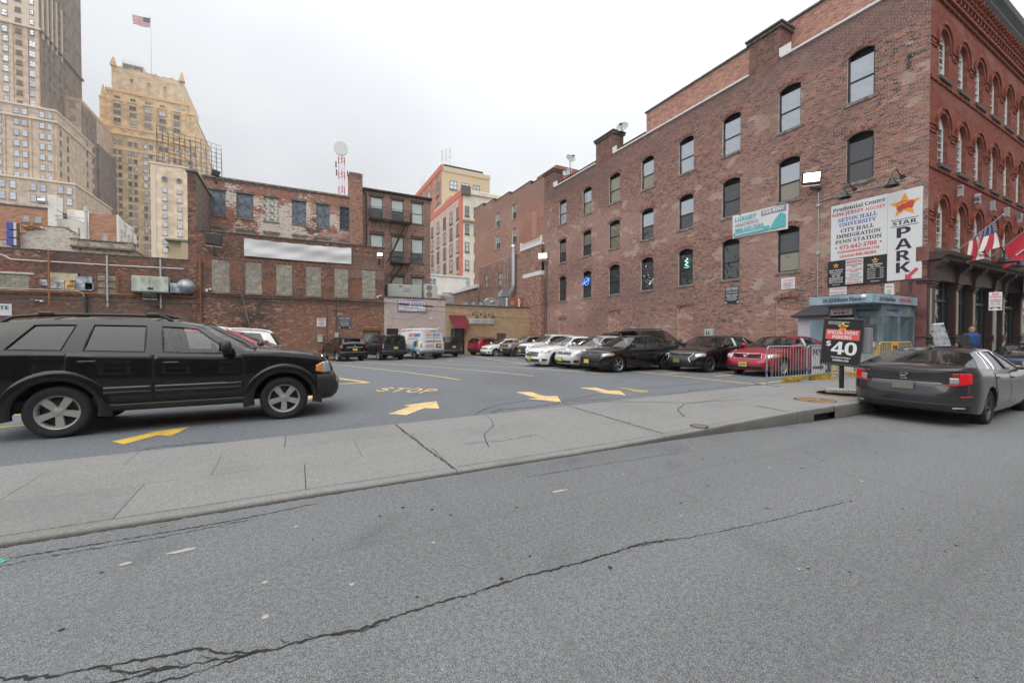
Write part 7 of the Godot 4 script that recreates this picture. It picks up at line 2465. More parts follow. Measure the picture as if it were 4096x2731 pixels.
func _mesh_screen(p:Vector3,right:Vector3,w:float,h:float,o:Node3D)->MultiMeshInstance3D:
	var xf:=[]
	var nn:=right.cross(UP)
	var step:=0.045
	for s in [1.0,-1.0]:
		var d:Vector3=(right+UP*0.55*s).normalized()
		var c:=-h/0.55
		var k:=-h
		while k<w+h:
			# the line y = (x - k) * 0.55 * s, clipped to the frame
			var xa:=k
			var xb:=k+h/0.55
			if s<0:
				xa=k
				xb=k+h/0.55
			var a:=maxf(xa,0.0)
			var b:=minf(xb,w)
			if b-a>0.02:
				var ya:=(a-k)*0.55
				var yb:=(b-k)*0.55
				if s<0:
					ya=h-ya
					yb=h-yb
				var pa:=p+right*a+UP*ya
				var pb:=p+right*b+UP*yb
				xf.append(Transform3D(Basis((pb-pa).normalized()*pa.distance_to(pb),nn.cross((pb-pa).normalized())*0.006,nn*0.004),(pa+pb)/2))
			k+=step
	var mm:=MultiMesh.new()
	mm.transform_format=MultiMesh.TRANSFORM_3D
	mm.mesh=BoxMesh.new()
	mm.instance_count=xf.size()
	for i in xf.size():mm.set_instance_transform(i,xf[i])
	var m:=MultiMeshInstance3D.new()
	m.multimesh=mm
	m.material_override=M.booth_blue
	m.name="wire_screen"
	m.position=-o.position
	m.set_meta("kind","stuff")
	return m
func barrier(label:String,a:Vector3,e:Vector3,h:float,m:Material,group:String,bars:=18)->Node3D:
	var o:=thing("crowd_barrier",label,"barrier",a,group)
	var d:=e-a
	var b:=B.new()
	var y0:=0.2
	var pts:=[V(0,0.03,0),V(0,h-0.12,0)]
	for k in 5:
		var t:=k/4.0*PI/2
		pts.append(d.normalized()*0.12*(1-cos(t))+UP*(h-0.12+0.12*sin(t)))
	for k in 5:
		var t:=(1-k/4.0)*PI/2
		pts.append(d-d.normalized()*0.12*(1-cos(t))+UP*(h-0.12+0.12*sin(t)))
	pts.append(d+UP*0.03)
	b.tube(pts,0.021,8)
	b.tube([UP*y0,d+UP*y0],0.018,8)
	obj("frame",b,m,o)
	for k in bars:
		b=B.new()
		var f:=d*(k+1.0)/(bars+1)
		var lean:=d.normalized()*(0.07 if k==0 and m==M.barrier_steel and a.x<13 else 0.0)
		b.tube([f+UP*y0+lean,f+UP*(h-0.01)],0.0085,6)
		obj("bar",b,m,o)
	var side:=d.cross(UP).normalized()
	for p in [Vector3.ZERO,d]:
		b=B.new()
		b.box(V(-0.03,0,-0.36),V(0.03,0.025,0.36),0.008,Transform3D(Basis(d.normalized(),UP,side),p))
		obj("foot",b,m,o)
	for y in [0.42,0.78]:
		b=B.new()
		b.tube([UP*y,UP*y-d.normalized()*0.06,UP*(y-0.12)-d.normalized()*0.06,UP*(y-0.12)],0.009,6)
		obj("hook",b,m,o)
	return o
func wheel_stop(label:String,a:Vector3,e:Vector3,turn_ends:=false)->void:
	var o:=thing("wheel_stop",label,"parking block",a,"yellow concrete wheel stops")
	var d:=e-a
	var t:=Transform3D(Basis(d.normalized(),UP,d.normalized().cross(UP)),Vector3.ZERO)
	var r:=RandomNumberGenerator.new()
	r.seed=int(a.x*100)
	var rows:=[]
	var l:=d.length()
	for i in 13:
		var x:=l*i/12.0
		var sh:=0.86 if i==0 or i==12 else 1.0
		var row:=PackedVector3Array()
		for q in [[-0.115,0.0],[-0.11,0.07],[-0.075,0.15],[-0.06,0.165],[0.06,0.165],[0.075,0.15],[0.11,0.07],[0.115,0.0]]:row.append(t*V(x+r.randf_range(-0.006,0.006),q[1]*sh+r.randf_range(-0.006,0.003),q[0]*sh+r.randf_range(-0.005,0.005)))
		rows.append(row)
	var b:=B.new()
	b.grid(rows,true)
	for e2 in [0,12]:
		for k in 6:
			if e2==0:b.tri(rows[0][0],rows[0][k+1],rows[0][k+2 if k<6 else 7])
			else:b.tri(rows[12][0],rows[12][k+2],rows[12][k+1])
	obj("block",b,M.yellow_block,o)
func lot_things()->void:
	# the price board on its post
	var o:=thing("price_sign","black framed board on a post by the kerb reading SPECIAL EVENT PARKING $40","sign",V(12.05,walk_y(12,-5.2),-5.1))
	var b:=B.new()
	b.box(V(-0.04,0.08,-0.04),V(0.04,1.0,0.04),0.008)
	obj("post",b,M.sign_black,o)
	var rt:=V(0.20,-0.075,0.98).normalized()
	var upv:=(V(0.02,1,0.07)-rt*rt.dot(V(0.02,1,0.07))).normalized()
	var nn:=rt.cross(upv)
	var c:=V(-0.06,1.27,0.02)
	var t:=Transform3D(Basis(rt,upv,nn),c)
	b=B.new()
	b.box(V(-0.39,-0.58,-0.05),V(0.39,0.58,0.035),0.012,t)
	obj("case",b,M.sign_black,o)
	b=B.new()
	for s in [-1,1]:
		b.box(V(-0.395,s*0.565-0.022,0.02),V(0.395,s*0.565+0.022,0.05),0.012,t)
		b.box(V(s*0.373-0.022,-0.54,0.02),V(s*0.373+0.022,0.54,0.049),0.012,t)
	obj("frame",b,M.sign_edge,o)
	b=B.new()
	b.box(V(-0.33,0.06,0.034),V(0.34,0.31,0.038),0,t)
	obj("red_band",b,M.coral,o)
	var w:=o.position
	txt(o,"SPECIAL EVENT",w+t*V(0,0.235,0.04),rt,upv,0.60,0.082,M.ink_white)
	txt(o,"PARKING",w+t*V(0,0.125,0.04),rt,upv,0.37,0.082,M.ink_white)
	txt(o,"$",w+t*V(-0.25,-0.05,0.037),rt,upv,0.10,0.13,M.ink_white)
	txt(o,"40",w+t*V(0.06,-0.15,0.037),rt,upv,0.50,0.31,M.ink_white)
	txt(o,"Find & Reserve Parking at:",w+t*V(0.02,-0.385,0.037),rt,upv,0.38,0.035,M.ink_white)
	txt(o,"PARKING.COM",w+t*V(0.02,-0.455,0.037),rt,upv,0.31,0.05,M.ink_white)
	txt(o,"SUV/Mini Van/Pick Up Add $5.00",w+t*V(-0.09,0.49,0.037),rt,upv,0.42,0.026,M.ink_white)
	txt(o,"Super Oversize $10.00",w+t*V(-0.16,0.45,0.037),rt,upv,0.28,0.026,M.ink_white)
	for q in [["star",M.ink_yellow],["car",M.ink_red2]]:
		b=B.new()
		if q[0]=="star":star_shape(b,t*Transform3D(Basis(),V(0,0.38,0.036)),0.125,0.004)
		else:
			for k in [[0.0,-0.01,0.06,0.03],[0.035,-0.005,0.035,0.025],[-0.03,-0.035,0.018,0.018],[0.035,-0.04,0.016,0.016],[-0.01,0.025,0.035,0.03]]:
				var p:=PackedVector2Array()
				for j in 14:p.append(Vector2(k[0]+k[2]*cos(TAU*j/14),k[1]+k[3]*sin(TAU*j/14)))
				b.prism(p,t*Transform3D(Basis(),V(0,0.38,0.04)),0.002+k[2]*0.02)
		obj(q[0]+"_emblem",b,q[1],o)
	b=B.new()
	b.box(V(0.10,1.0,0.22),V(0.28,1.62,0.52),0.01)
	obj("grey_box",b,M.hood_grey,o)
	var base:=thing("ground_plate","rusty round steel plate with a chipped stone block under the price board","steel plate",V(11.75,walk_y(11.7,-5.0),-4.98))
	b=B.new()
	b.lathe([Vector2(0,0.03),Vector2(0.46,0.03),Vector2(0.50,0.02),Vector2(0.50,0.0)],Transform3D(),32)
	for i in b.n.size():b.n[i]=Vector3.UP if b.v[i].y>0.025 else b.n[i]
	obj("plate",b,M.rust,base)
	b=B.new()
	b.box(V(-0.33,0.031,-0.10),V(0.33,0.15,0.12),0.025,Transform3D(Basis(UP,-0.95),V(-0.06,0,0.05)))
	obj("stone_block",b,M.concrete_block,base)
	# barriers and blocks
	var b1:=barrier("steel crowd barrier in front of the red sedan's front wheel",V(12.14,0.135,-6.98),V(14.04,0.135,-6.86),1.12,M.barrier_steel,"steel crowd barriers",13)
	for p in [[12.14,-6.98],[14.04,-6.86]]:
		var tape:=B.new()
		tape.cyl(V(p[0]-12.14,0.32,p[1]+6.98),V(p[0]-12.14,0.44,p[1]+6.98),0.0235,0.0235,8)
		obj("blue_tape",tape,M.ink_blue,b1)
	barrier("steel crowd barrier partly behind the price board, carrying a white panel",V(14.2,0.135,-6.92),V(16.3,0.135,-7.0),1.12,M.barrier_steel,"steel crowd barriers",15)
	barrier("pale yellow crowd barrier in front of the booth door",V(15.55,0.14,-6.85),V(17.55,0.14,-6.42),1.2,M.barrier_yellow,"yellow crowd barriers",18)
	barrier("pale yellow crowd barrier in front of the booth windows carrying an orange plaque",V(17.66,0.14,-6.40),V(19.66,0.14,-6.2),1.2,M.barrier_yellow,"yellow crowd barriers",18)
	var pq:=thing("barrier_plaque","small orange plaque lettered STAR PARKING tied to the yellow barrier","sign",V(18.45,0.7,-6.2))
	var pr:=V(2.0,0,0.2).normalized()
	b=B.new()
	b.box(V(-0.22,-0.22,0),V(0.22,0.28,0.01),0.003,Transform3D(Basis(pr,UP,pr.cross(UP)),V(0,0.35,-0.06)))
	obj("plate",b,M.ink_orange2,pq)
	txt(pq,"STAR",pq.position+V(0,0.47,-0.045),pr,UP,0.28,0.12,M.ink)
	txt(pq,"PARKING",pq.position+V(0,0.27,-0.045),pr,UP,0.36,0.12,M.ink)
	var pp:=thing("payment_sign","white panel with black letters beginning PA hung behind the steel barrier beside the price board","sign",V(15.05,0.3,-7.02))
	b=B.new()
	b.box(V(-0.42,0.02,0),V(0.42,0.92,0.02),0.004)
	obj("panel",b,M.sign_white,pp)
	txt(pp,"PAY",pp.position+V(-0.12,0.72,0.023),V(1,0,0),UP,0.5,0.22,M.ink)
	b=B.new()
	b.prism(PackedVector2Array([Vector2(-0.38,0.20),Vector2(0.1,0.20),Vector2(0.1,0.12),Vector2(0.3,0.24),Vector2(0.1,0.36),Vector2(0.1,0.28),Vector2(-0.38,0.28)]),Transform3D(Basis(),V(0,0,0.02)),0.003)
	obj("arrow",b,M.ink,pp)
	wheel_stop("worn yellow concrete wheel stop under the joint of the steel barriers",V(13.35,0.135,-7.12),V(14.75,0.135,-7.2))
	wheel_stop("broken yellow concrete wheel stop behind the price board post",V(14.8,0.135,-7.15),V(15.75,0.135,-7.0))
	wheel_stop("yellow concrete wheel stop in front of the booth beside the grey sedan",V(17.2,0.14,-6.95),V(18.3,0.14,-7.05))
	wheel_stop("long yellow concrete wheel stop along the back wall by the parked black crossover",V(0.6,lot_y(1,-33.6),-33.5),V(3.4,lot_y(1,-33.8),-33.8))
	# street signs
	var sp:=thing("street_sign","white no stopping sign with red letters on a thin post at the kerb","sign",V(21.7,0.14,-4.65))
	b=B.new()
	b.box(V(-0.025,0,-0.02),V(0.025,3.0,0.02),0.006)
	obj("post",b,M.steel,sp)
	var sr:=V(0.42,0,0.91).normalized()
	var st:=Transform3D(Basis(sr,UP,sr.cross(UP)),V(-0.03,2.72,0))
	b=B.new()
	b.box(V(-0.155,-0.235,0),V(0.155,0.235,0.006),0.002,st)
	obj("plate",b,M.sign_white,sp)
	b=B.new()
	b.box(V(-0.155,-0.405,0),V(0.155,-0.245,0.006),0.002,st)
	obj("plate",b,M.sign_white,sp)
	for q in [["NO",0.165,0.15,0.085],["STOPPING",0.07,0.25,0.045],["OR",0.015,0.05,0.025],["STANDING",-0.04,0.25,0.045],["ANYTIME",-0.105,0.24,0.045]]:txt(sp,q[0],sp.position+st*V(0,q[1],0.007),sr,UP,q[2],q[3],M.ink_red)
	b=B.new()
	b.box(V(-0.08,-0.185,0.006),V(0.08,-0.17,0.009),0,st)
	for s in [-1.0,1.0]:b.prism(PackedVector2Array([Vector2(s*0.07,-0.205),Vector2(s*0.115,-0.178),Vector2(s*0.07,-0.15)]),st*Transform3D(Basis(),V(0,0,0.006)),0.003)
	obj("arrow",b,M.ink_red,sp)
	b=B.new()
	b.prism(PackedVector2Array([Vector2(-0.14,-0.34),Vector2(-0.06,-0.33),Vector2(0.0,-0.30),Vector2(0.05,-0.33),Vector2(0.13,-0.34),Vector2(0.13,-0.31),Vector2(0.09,-0.285),Vector2(0.04,-0.29),Vector2(-0.04,-0.285),Vector2(-0.09,-0.29),Vector2(-0.14,-0.315)]),st*Transform3D(Basis(),V(0,0,0.006)),0.003)
	for s in [-0.09,0.09]:b.cyl(st*V(s,-0.345,0.006),st*V(s,-0.345,0.009),0.02,0.02,10)
	obj("towing_symbol",b,M.ink,sp)
	var lb:=thing("leaning_panel","tall grey wrapped panel leaning against the shop front beside the standing man","panel",V(21.9,0.14,-5.75))
	var lt:=Transform3D(Basis(V(0.93,0.08,0.36).normalized(),V(0.02,1,-0.26).normalized(),V(-0.3,0.2,0.9).normalized()).orthonormalized(),Vector3.ZERO)
	b=B.new()
	b.box(V(-0.34,0.02,-0.05),V(0.34,1.95,0.05),0.025,lt)
	obj("panel",b,M.wrap_grey,lb)
	b=B.new()
	for q in [[-0.34,1.86],[0.2,1.80],[-0.34,1.62],[0.25,1.56]]:b.box(V(q[0],q[1],0.045),V(q[0]+0.09,q[1]+0.07,0.056),0,lt)
	obj("tape",b,M.tape_brown,lb)
	b=B.new()
	b.box(V(-0.345,1.88,-0.055),V(0.345,1.96,0.054),0.02,lt)
	obj("white_edge",b,M.sign_white,lb)
	# against the back wall
	var ty:=thing("spare_tyre","old black tyre leaning at the foot of the back wall near the red crossover's nose","tyre",V(0.95,lot_y(1,-35)+0.32,-35.1))
	b=B.new()
	var ring:=[]
	for k in 24:ring.append(V(0.26*cos(TAU*k/24),0.26*sin(TAU*k/24),0.1*sin(TAU*k/24)))
	b.tube(ring,0.10,10,true)
	obj("tyre",b,M.tyre_rubber,ty)
	var bag:=thing("rubbish_bag","shiny black plastic rubbish bag slumped at the foot of the back wall","bag",V(1.95,lot_y(2,-35),-35.0))
	b=B.new()
	var nz:=noise(91,2.2,4)
	var rows:=[]
	for i in 13:
		var row:=PackedVector3Array()
		for j in 25:
			var th:=PI*i/12.0
			var ph:=TAU*(j%24)/24
			var d:=V(sin(th)*cos(ph),cos(th),sin(th)*sin(ph))
			var rr:=0.36*(1.0+0.45*nz.get_noise_3dv(d*1.4))
			row.append(V(d.x*rr*1.25,maxf(0.0,0.30+d.y*rr*0.85),d.z*rr))
		rows.append(row)
	b.grid(rows)
	obj("bag",b,M.bin_bag,bag)
	for q in [[1.51,1.05,0.36,0.56,"grey meter box with three dials on the back wall"],[2.78,0.85,0.26,0.95,"tall narrow pale green meter cabinet on the back wall"]]:
		var mb:=thing("meter_box",q[4],"meter box",V(q[0],q[1],-35.5))
		boxpart(mb,"case",V(q[0],q[1],-35.5),V(q[0]+q[2],q[1]+q[3],-35.3),M.hvac,0.015)
		if q[2]>0.3:
			for k in 3:
				b=B.new()
				b.cyl(V(q[0]+0.1+k*0.08,q[1]+0.46,-35.3),V(q[0]+0.1+k*0.08,q[1]+0.46,-35.29),0.028,0.028,10)
				wobj("dial",b,M.black,mb)
		else:
			b=B.new()
			b.tube([V(q[0]+0.1,q[1]+0.95,-35.44),V(q[0]+0.1,4.3,-35.44)],0.02,6)
			wobj("pipe",b,M.dark_steel,mb)
	var mb2:=thing("meter_box","grey utility box with two dark slots on the corner building wall behind the black sedan","meter box",V(21.3,1.5,-15.4))
	boxpart(mb2,"case",V(21.12,1.45,-15.75),V(21.3,1.95,-15.2),M.hvac,0.015)
	for k in 2:boxpart(mb2,"slot",V(21.11,1.62,-15.62+k*0.14),V(21.13,1.82,-15.56+k*0.14),M.black)
	# pipes, wires and cables
	var pc:=thing("downpipe","rusty downpipe where the low wall meets the banner building","pipe",V(-5.9,0,-35.45))
	b=B.new()
	b.tube([V(-5.85,6.9,-35.4),V(-5.85,-0.2,-35.4)],0.07,8)
	wobj("pipe",b,M.rust,pc)
	var posts:=[[-13.3,"rusty steel pole on the low wall, leftmost of three",M.rust_pole],[-10.66,"galvanised pole on the low wall, middle of three",M.galvanised],[-8.0,"galvanised pole on the low wall, right of three",M.galvanised]]
	for q in posts:
		var p:=thing("wall_pole",q[1],"pole",V(q[0],3.4,-35.3),"poles on the low wall")
		b=B.new()
		b.box(V(-0.045,0,-0.03),V(0.045,3.3,0.03),0.006)
		obj("pole",b,q[2],p)
	var pw:=thing("wall_conduit","long white conduit running along the top of the low wall","conduit",V(-12,6,-35.4))
	b=B.new()
	b.tube([V(-30,6.35,-35.35),V(-15.3,6.35,-35.35),V(-15.1,6.25,-35.35),V(-14.9,6.1,-35.35),V(-10.5,6.1,-35.35),V(-6.8,6.15,-35.35)],0.03,6)
	wobj("pipe",b,M.white_metal,pw)
	pw=thing("wall_conduit","rusty pipes running along the ledge of the low wall","conduit",V(-12,4.2,-35.3))
	b=B.new()
	b.tube([V(-30,4.22,-35.32),V(-6.2,4.24,-35.32)],0.045,6)
	wobj("pipe",b,M.rust_pole,pw)
	b=B.new()
	b.tube([V(-30,4.38,-35.3),V(-12.0,4.36,-35.3),V(-11.8,4.2,-35.3),V(-11.75,4.0,-35.3)],0.03,6)
	wobj("pipe",b,M.galvanised,pw)
	b=B.new()
	b.tube([V(-11.7,4.1,-35.4),V(-11.7,-0.2,-35.4)],0.07,8)
	wobj("drain",b,M.dark_steel,pw)
	var ac:=thing("wall_unit","big pale green wall mounted cooling cabinet on the low brick wall","air conditioner",V(-8.4,4.4,-35.2))
	boxpart(ac,"casing",V(-9.40,4.46,-35.45),V(-7.52,5.48,-34.95),M.hvac_pale,0.02)
	boxpart(ac,"seam",V(-8.5,4.5,-34.955),V(-8.48,5.44,-34.945),M.hvac_shadow)
	boxpart(ac,"support",V(-9.45,4.36,-35.4),V(-7.4,4.45,-34.9),M.dark_steel)
	boxpart(ac,"dent",V(-8.6,4.6,-34.952),V(-8.3,4.72,-34.943),M.black)
	var zu:=thing("wall_unit","crumpled zinc ducting and housing at the right end of the low brick wall","duct",V(-6.8,4.4,-35.2))
	boxpart(zu,"housing",V(-7.45,4.45,-35.45),V(-6.75,5.1,-34.98),M.zinc,0.03)
	b=B.new()
	b.lathe([Vector2(0,0),Vector2(0.45,0.0),Vector2(0.50,0.1),Vector2(0.45,0.5),Vector2(0.2,0.62),Vector2(0,0.62)],Transform3D(Basis(V(1,0,0),V(0,0.3,0.95),V(0,-0.95,0.3)),V(-6.6,4.85,-35.4)),20)
	wobj("round_housing",b,M.zinc,zu)
	var cam:=thing("camera_cluster","three small white security cameras on the low wall over the big black car's roof","camera",V(-14.0,3.6,-35.3))
	for k in 3:
		b=B.new()
		b.box(V(-0.10+k*0.2,0.12-k*0.06,-0.15),V(0.04+k*0.2,0.24-k*0.06,0.08),0.03)
		obj("camera",b,M.white_metal,cam)
	for q in [["a",V(-5.3,4.85,-35.4),"white security camera on the banner building's left corner"],["b",V(6.3,4.9,-35.4),"white security camera on the banner building's right corner"]]:
		var c2:=thing("security_camera",q[2],"camera",q[1])
		b=B.new()
		b.lathe([Vector2(0,-0.1),Vector2(0.07,-0.07),Vector2(0.09,0),Vector2(0.09,0.05),Vector2(0,0.06)],Transform3D(),12)
		obj("dome",b,M.white_metal,c2)
		b=B.new()
		b.box(V(-0.28,-0.2,-0.1),V(-0.14,0.0,0.0),0.01)
		obj("junction_box",b,M.white_metal,c2)
	cables()
	var lit:=thing("litter_scrap","small crumpled green scrap lying in the gutter at the left","litter",V(-1.86,0.0,-4.15))
	b=B.new()
	for k in 5:b.quad(V(-0.04+k*0.016,0.004,0.01),V(-0.03+k*0.018,0.02*(k%2)+0.008,-0.012),V(-0.01+k*0.018,0.015,-0.02),V(-0.02+k*0.018,0.005,0.012))
	obj("scrap",b,M.graffiti_green,lit)
	lit=thing("litter_scrap","tiny orange scrap lying in the gutter by the kerb","litter",V(-0.98,0.0,-4.3))
	b=B.new()
	b.box(V(-0.018,0.0,-0.006),V(0.018,0.006,0.006),0.002)
	obj("scrap",b,M.rust_pole,lit)
func cables()->void:
	var o:=thing("overhead_cable","bundle of black cables strung along the back wall and over to the corner building","cable",V(0,4.3,-35))
	var b:=B.new()
	var sag:=func(a:Vector3,e:Vector3,s:float,k:int)->Array:
		var p:=[]
		for i in k+1:p.append(a.lerp(e,i/float(k))+Vector3.DOWN*s*4*(i/float(k))*(1-i/float(k)))
		return p
	for q in [[V(-30,4.0,-34.9),V(-14.6,3.82,-34.9),0.1,0.02],[V(-14.6,3.82,-34.9),V(-5.6,3.75,-34.9),0.08,0.03],[V(-30,3.4,-34.9),V(-13.5,3.75,-34.9),0.1,0.018],[V(-5.8,4.55,-35.35),V(6.6,4.35,-35.35),0.02,0.03],[V(-5.8,4.48,-35.35),V(6.6,4.12,-35.35),0.06,0.02],[V(-3,4.5,-35.35),V(3,3.5,-35.35),0.25,0.01],
		[V(6.6,4.35,-35.3),V(12.5,4.02,-34.0),0.05,0.028],[V(12.5,4.02,-34.0),V(21.2,4.6,-32.5),0.25,0.02],[V(6.6,4.25,-35.3),V(20.9,3.2,-34.0),0.25,0.014],[V(2.6,3.6,-35.4),V(5.5,4.0,-35.3),0.15,0.018],[V(2.2,-0.1,-35.42),V(2.2,3.9,-35.42),0.0,0.018],[V(12.5,4.3,-34.5),V(21.2,2.6,-34.0),0.2,0.01],[V(6.8,3.2,-35.3),V(11.5,4.6,-35.3),0.8,0.01]]:
		b.tube(sag.call(q[0],q[1],q[2],16),q[3],5)
	b.tube([V(6.65,4.3,-35.3),V(7.0,3.9,-35.3),V(7.4,3.0,-35.3),V(7.2,2.4,-35.35),V(6.7,2.3,-35.4)],0.009,5)
	wobj("cable",b,M.cable,o)
	for q in [[V(7.75,4.26,-35.0),V(8.6,4.20,-34.85)],[V(9.75,4.13,-34.7),V(10.55,4.09,-34.5)]]:
		var c:=B.new()
		c.cyl(q[0],q[1],0.085,0.085,10)
		wobj("splice_case",c,M.cable,o)
	o=thing("wall_cable","black cable hanging down the far corner of the corner building wall","cable",V(21.3,3,-33))
	b=B.new()
	b.tube([V(21.2,8.4,-32.8),V(21.2,5.0,-32.9),V(21.2,4.6,-32.9),V(21.2,-0.1,-32.9)],0.03,6)
	b.tube([V(21.22,7.1,-33.2),V(21.22,-0.1,-33.2)],0.02,6)
	wobj("cable",b,M.dark_steel,o)
# A car body as a lofted hull. Local axes: +x towards the nose, y up, z to the car's right; the ground is y = 0.
class Hull:
	var L:float; var W:float; var sill:float; var xf:float; var xr:float; var r:float; var ra:float
	var deck:Array; var si:Array; var fi:Array; var ri:Array
	var Df:float; var Dr:float; var up_f:float; var up_r:float
	var pf:=2.1; var qf:=2.9; var pr:=2.1; var qr:=3.4
	var roof:Array; var rw:float; var tumble:=0.02; var edge:=0.05
	var ts:Array=[]
	func setup(p:Dictionary)->void:
		L=p.L; W=p.W/2; sill=p.get("sill",0.2); r=p.r; ra=p.get("ra",p.r+0.055)
		xf=L/2-p.fo; xr=xf-p.wb
		Df=p.get("Df",0.62); Dr=p.get("Dr",0.45)
		pf=p.get("pf",2.1); qf=p.get("qf",2.8); pr=p.get("pr",2.2); qr=p.get("qr",3.6)
		deck=p.deck.duplicate(); deck.reverse()
		si=p.get("si",[Vector2(0,0.075),Vector2(0.12,0.03),Vector2(0.35,0.004),Vector2(0.6,0.0),Vector2(0.82,0.012),Vector2(0.93,0.03),Vector2(1,0.06)])
		fi=p.get("fi",[Vector2(0,0.10),Vector2(0.15,0.03),Vector2(0.4,0.0),Vector2(0.62,0.02),Vector2(0.8,0.07),Vector2(0.92,0.13),Vector2(1,0.22)])
		ri=p.get("ri",[Vector2(0,0.14),Vector2(0.2,0.03),Vector2(0.42,0.0),Vector2(0.6,0.03),Vector2(0.85,0.06),Vector2(0.95,0.09),Vector2(1,0.13)])
		up_f=p.get("up_f",0.03); up_r=p.get("up_r",0.08)
		roof=p.roof.duplicate(); roof.reverse()
		rw=p.get("rw",W*0.70)
		edge=p.get("edge",0.05)
		var xs:=[]
		var x0:=L/2-Df
		var x1:=-L/2+Dr
		var k:=26
		for i in k+1:xs.append(lerpf(x0,x1,i/float(k)))
		for ax in [xf,xr]:
			for i in 17:
				xs.append(ax+ra*cos(PI*i/16.0))
			xs.append(ax+ra+0.002); xs.append(ax-ra-0.002)
		for x in p.get("cuts",[]):xs.append(x)
		xs=xs.filter(func(x):return x<x0-0.001 and x>x1+0.001)
		xs.append(x0); xs.append(x1)
		xs.sort(); xs.reverse()
		for i in 12:ts.append(i/12.0)
		for x in xs:ts.append(1.0+(x0-x)/(x0-x1))
		for i in 12:ts.append(2.0+(i+1)/12.0)
		# arch parts that lie in the rounded corners need their own samples
		for ax in [xf,xr]:
			for i in 17:
				var x:float=ax+ra*cos(PI*i/16.0)
				if x>x0 or x<x1:ts.append(t_of_x(x))
			for e in [ra+0.002,-ra-0.002]:
				if ax+e>x0 or ax+e<x1:ts.append(t_of_x(ax+e))
		ts.sort()
	func pl(pts:Array,x:float)->float:
		if x<=pts[0].x:return pts[0].y
		for i in pts.size()-1:
			if x<=pts[i+1].x:return lerpf(pts[i].y,pts[i+1].y,(x-pts[i].x)/maxf(pts[i+1].x-pts[i].x,1e-5))
		return pts[-1].y
	func sm(pts:Array,x:float)->float:
		if x<=pts[0].x:return pts[0].y
		for i in pts.size()-1:
			if x<=pts[i+1].x:
				var a:Vector2=pts[maxi(i-1,0)]
				var b:Vector2=pts[i]
				var c:Vector2=pts[i+1]
				var d:Vector2=pts[mini(i+2,pts.size()-1)]
				var h:=c.x-b.x
				var m0:=(c.y-a.y)/maxf(c.x-a.x,1e-4)*h
				var m1:=(d.y-b.y)/maxf(d.x-b.x,1e-4)*h
				var t:=(x-b.x)/maxf(h,1e-5)
				return b.y*(2*t*t*t-3*t*t+1)+m0*(t*t*t-2*t*t+t)+c.y*(-2*t*t*t+3*t*t)+m1*(t*t*t-t*t)
		return pts[-1].y
	func t_of_x(x:float)->float:
		var x0:=L/2-Df
		var x1:=-L/2+Dr
		if x>x0:return 1.0-asin(clampf(pow(clampf((x-x0)/Df,0,1),pf/2),0,1))/(PI/2)
		if x<x1:return 2.0+asin(clampf(pow(clampf((x1-x)/Dr,0,1),pr/2),0,1))/(PI/2)
		return 1.0+(x0-x)/(x0-x1)
	func outline(t:float)->Array:
		var p:Vector2
		var n:Vector2
		if t<=1.0:
			var a:=t*PI/2
			p=Vector2(L/2-Df+Df*pow(maxf(cos(a),0),2/pf),W*pow(maxf(sin(a),0),2/qf))
			n=Vector2(pf*pow(maxf((p.x-L/2+Df)/Df,0),pf-1)/Df,qf*pow(p.y/W,qf-1)/W).normalized()
		elif t<2.0:
			p=Vector2(lerpf(L/2-Df,-L/2+Dr,t-1),W)
			n=Vector2(0,1)
		else:
			var a:=(t-2)*PI/2
			p=Vector2(-L/2+Dr-Dr*pow(maxf(sin(a),0),2/pr),W*pow(maxf(cos(a),0),2/qr))
			n=Vector2(-pr*pow(maxf((-L/2+Dr-p.x)/Dr,0),pr-1)/Dr,qr*pow(p.y/W,qr-1)/W).normalized()
		return [p,n]
	func top(x:float)->float:return sm(deck,x)
	func bottom(x:float)->float:
		var b:=sill+up_f*clampf((x-xf)/(L/2-xf),0,1)+up_r*clampf((xr-x)/(L/2+xr),0,1)
		for ax in [xf,xr]:
			var d:=absf(x-ax)
			if d<ra:b=maxf(b,r+sqrt(ra*ra-d*d))
		return b
	func pt(tt:float,y:float,sg:float,off:=0.0)->Vector3:
		var t:=tt
		var s:=sg
		if t<0:t=-t; s=-s
		if t>3:t=6-t; s=-s
		var o:=outline(t)
		var p:Vector2=o[0]
		var n:Vector2=o[1]
		var tp:=top(p.x)
		var yn:=clampf((y-sill)/(tp-sill),0,1)
		var k:=n.x*n.x
		var ins:=pl(si,yn)*(1-k)+pl(fi if n.x>0 else ri,yn)*k
		p-=n*(ins-off)
		return Vector3(p.x,y,p.y*s)
	func rim(x:float,sg:float)->Vector3:
		var t:=t_of_x(x)
		return pt(t,top(outline(t)[0].x),sg)
	func roof_edge(x:float)->float:return sm(roof,x)-edge
	func glass(xb:float,xt:float,w:float,sg:float,off:=0.0)->Vector3:
		var a:=rim(xb,sg)
		var b:=Vector3(xt,roof_edge(xt),rw*sg)
		var p:=a.lerp(b,w)
		p.z+=sg*(tumble*sin(PI*w)+off)
		return p
func hull_patch(h:Hull,t0:float,t1:float,y0:Callable,y1:Callable,off:float,nt:int,ny:int,sg:float)->B:
	var b:=B.new()
	var rows:=[]
	for j in ny+3:
		var row:=PackedVector3Array()
		for i in nt+3:
			var fi:=clampf((i-1.0)/nt,0,1)
			var fj:=clampf((j-1.0)/ny,0,1)
			var rim:=i==0 or i==nt+2 or j==0 or j==ny+2
			var t:=lerpf(t0,t1,fi)
			var y:float=lerpf(y0.call(fi),y1.call(fi),fj)
			row.append(h.pt(t,y,sg,-0.012 if rim else off))
		rows.append(row)
	b.grid(rows,sg<0)
	return b
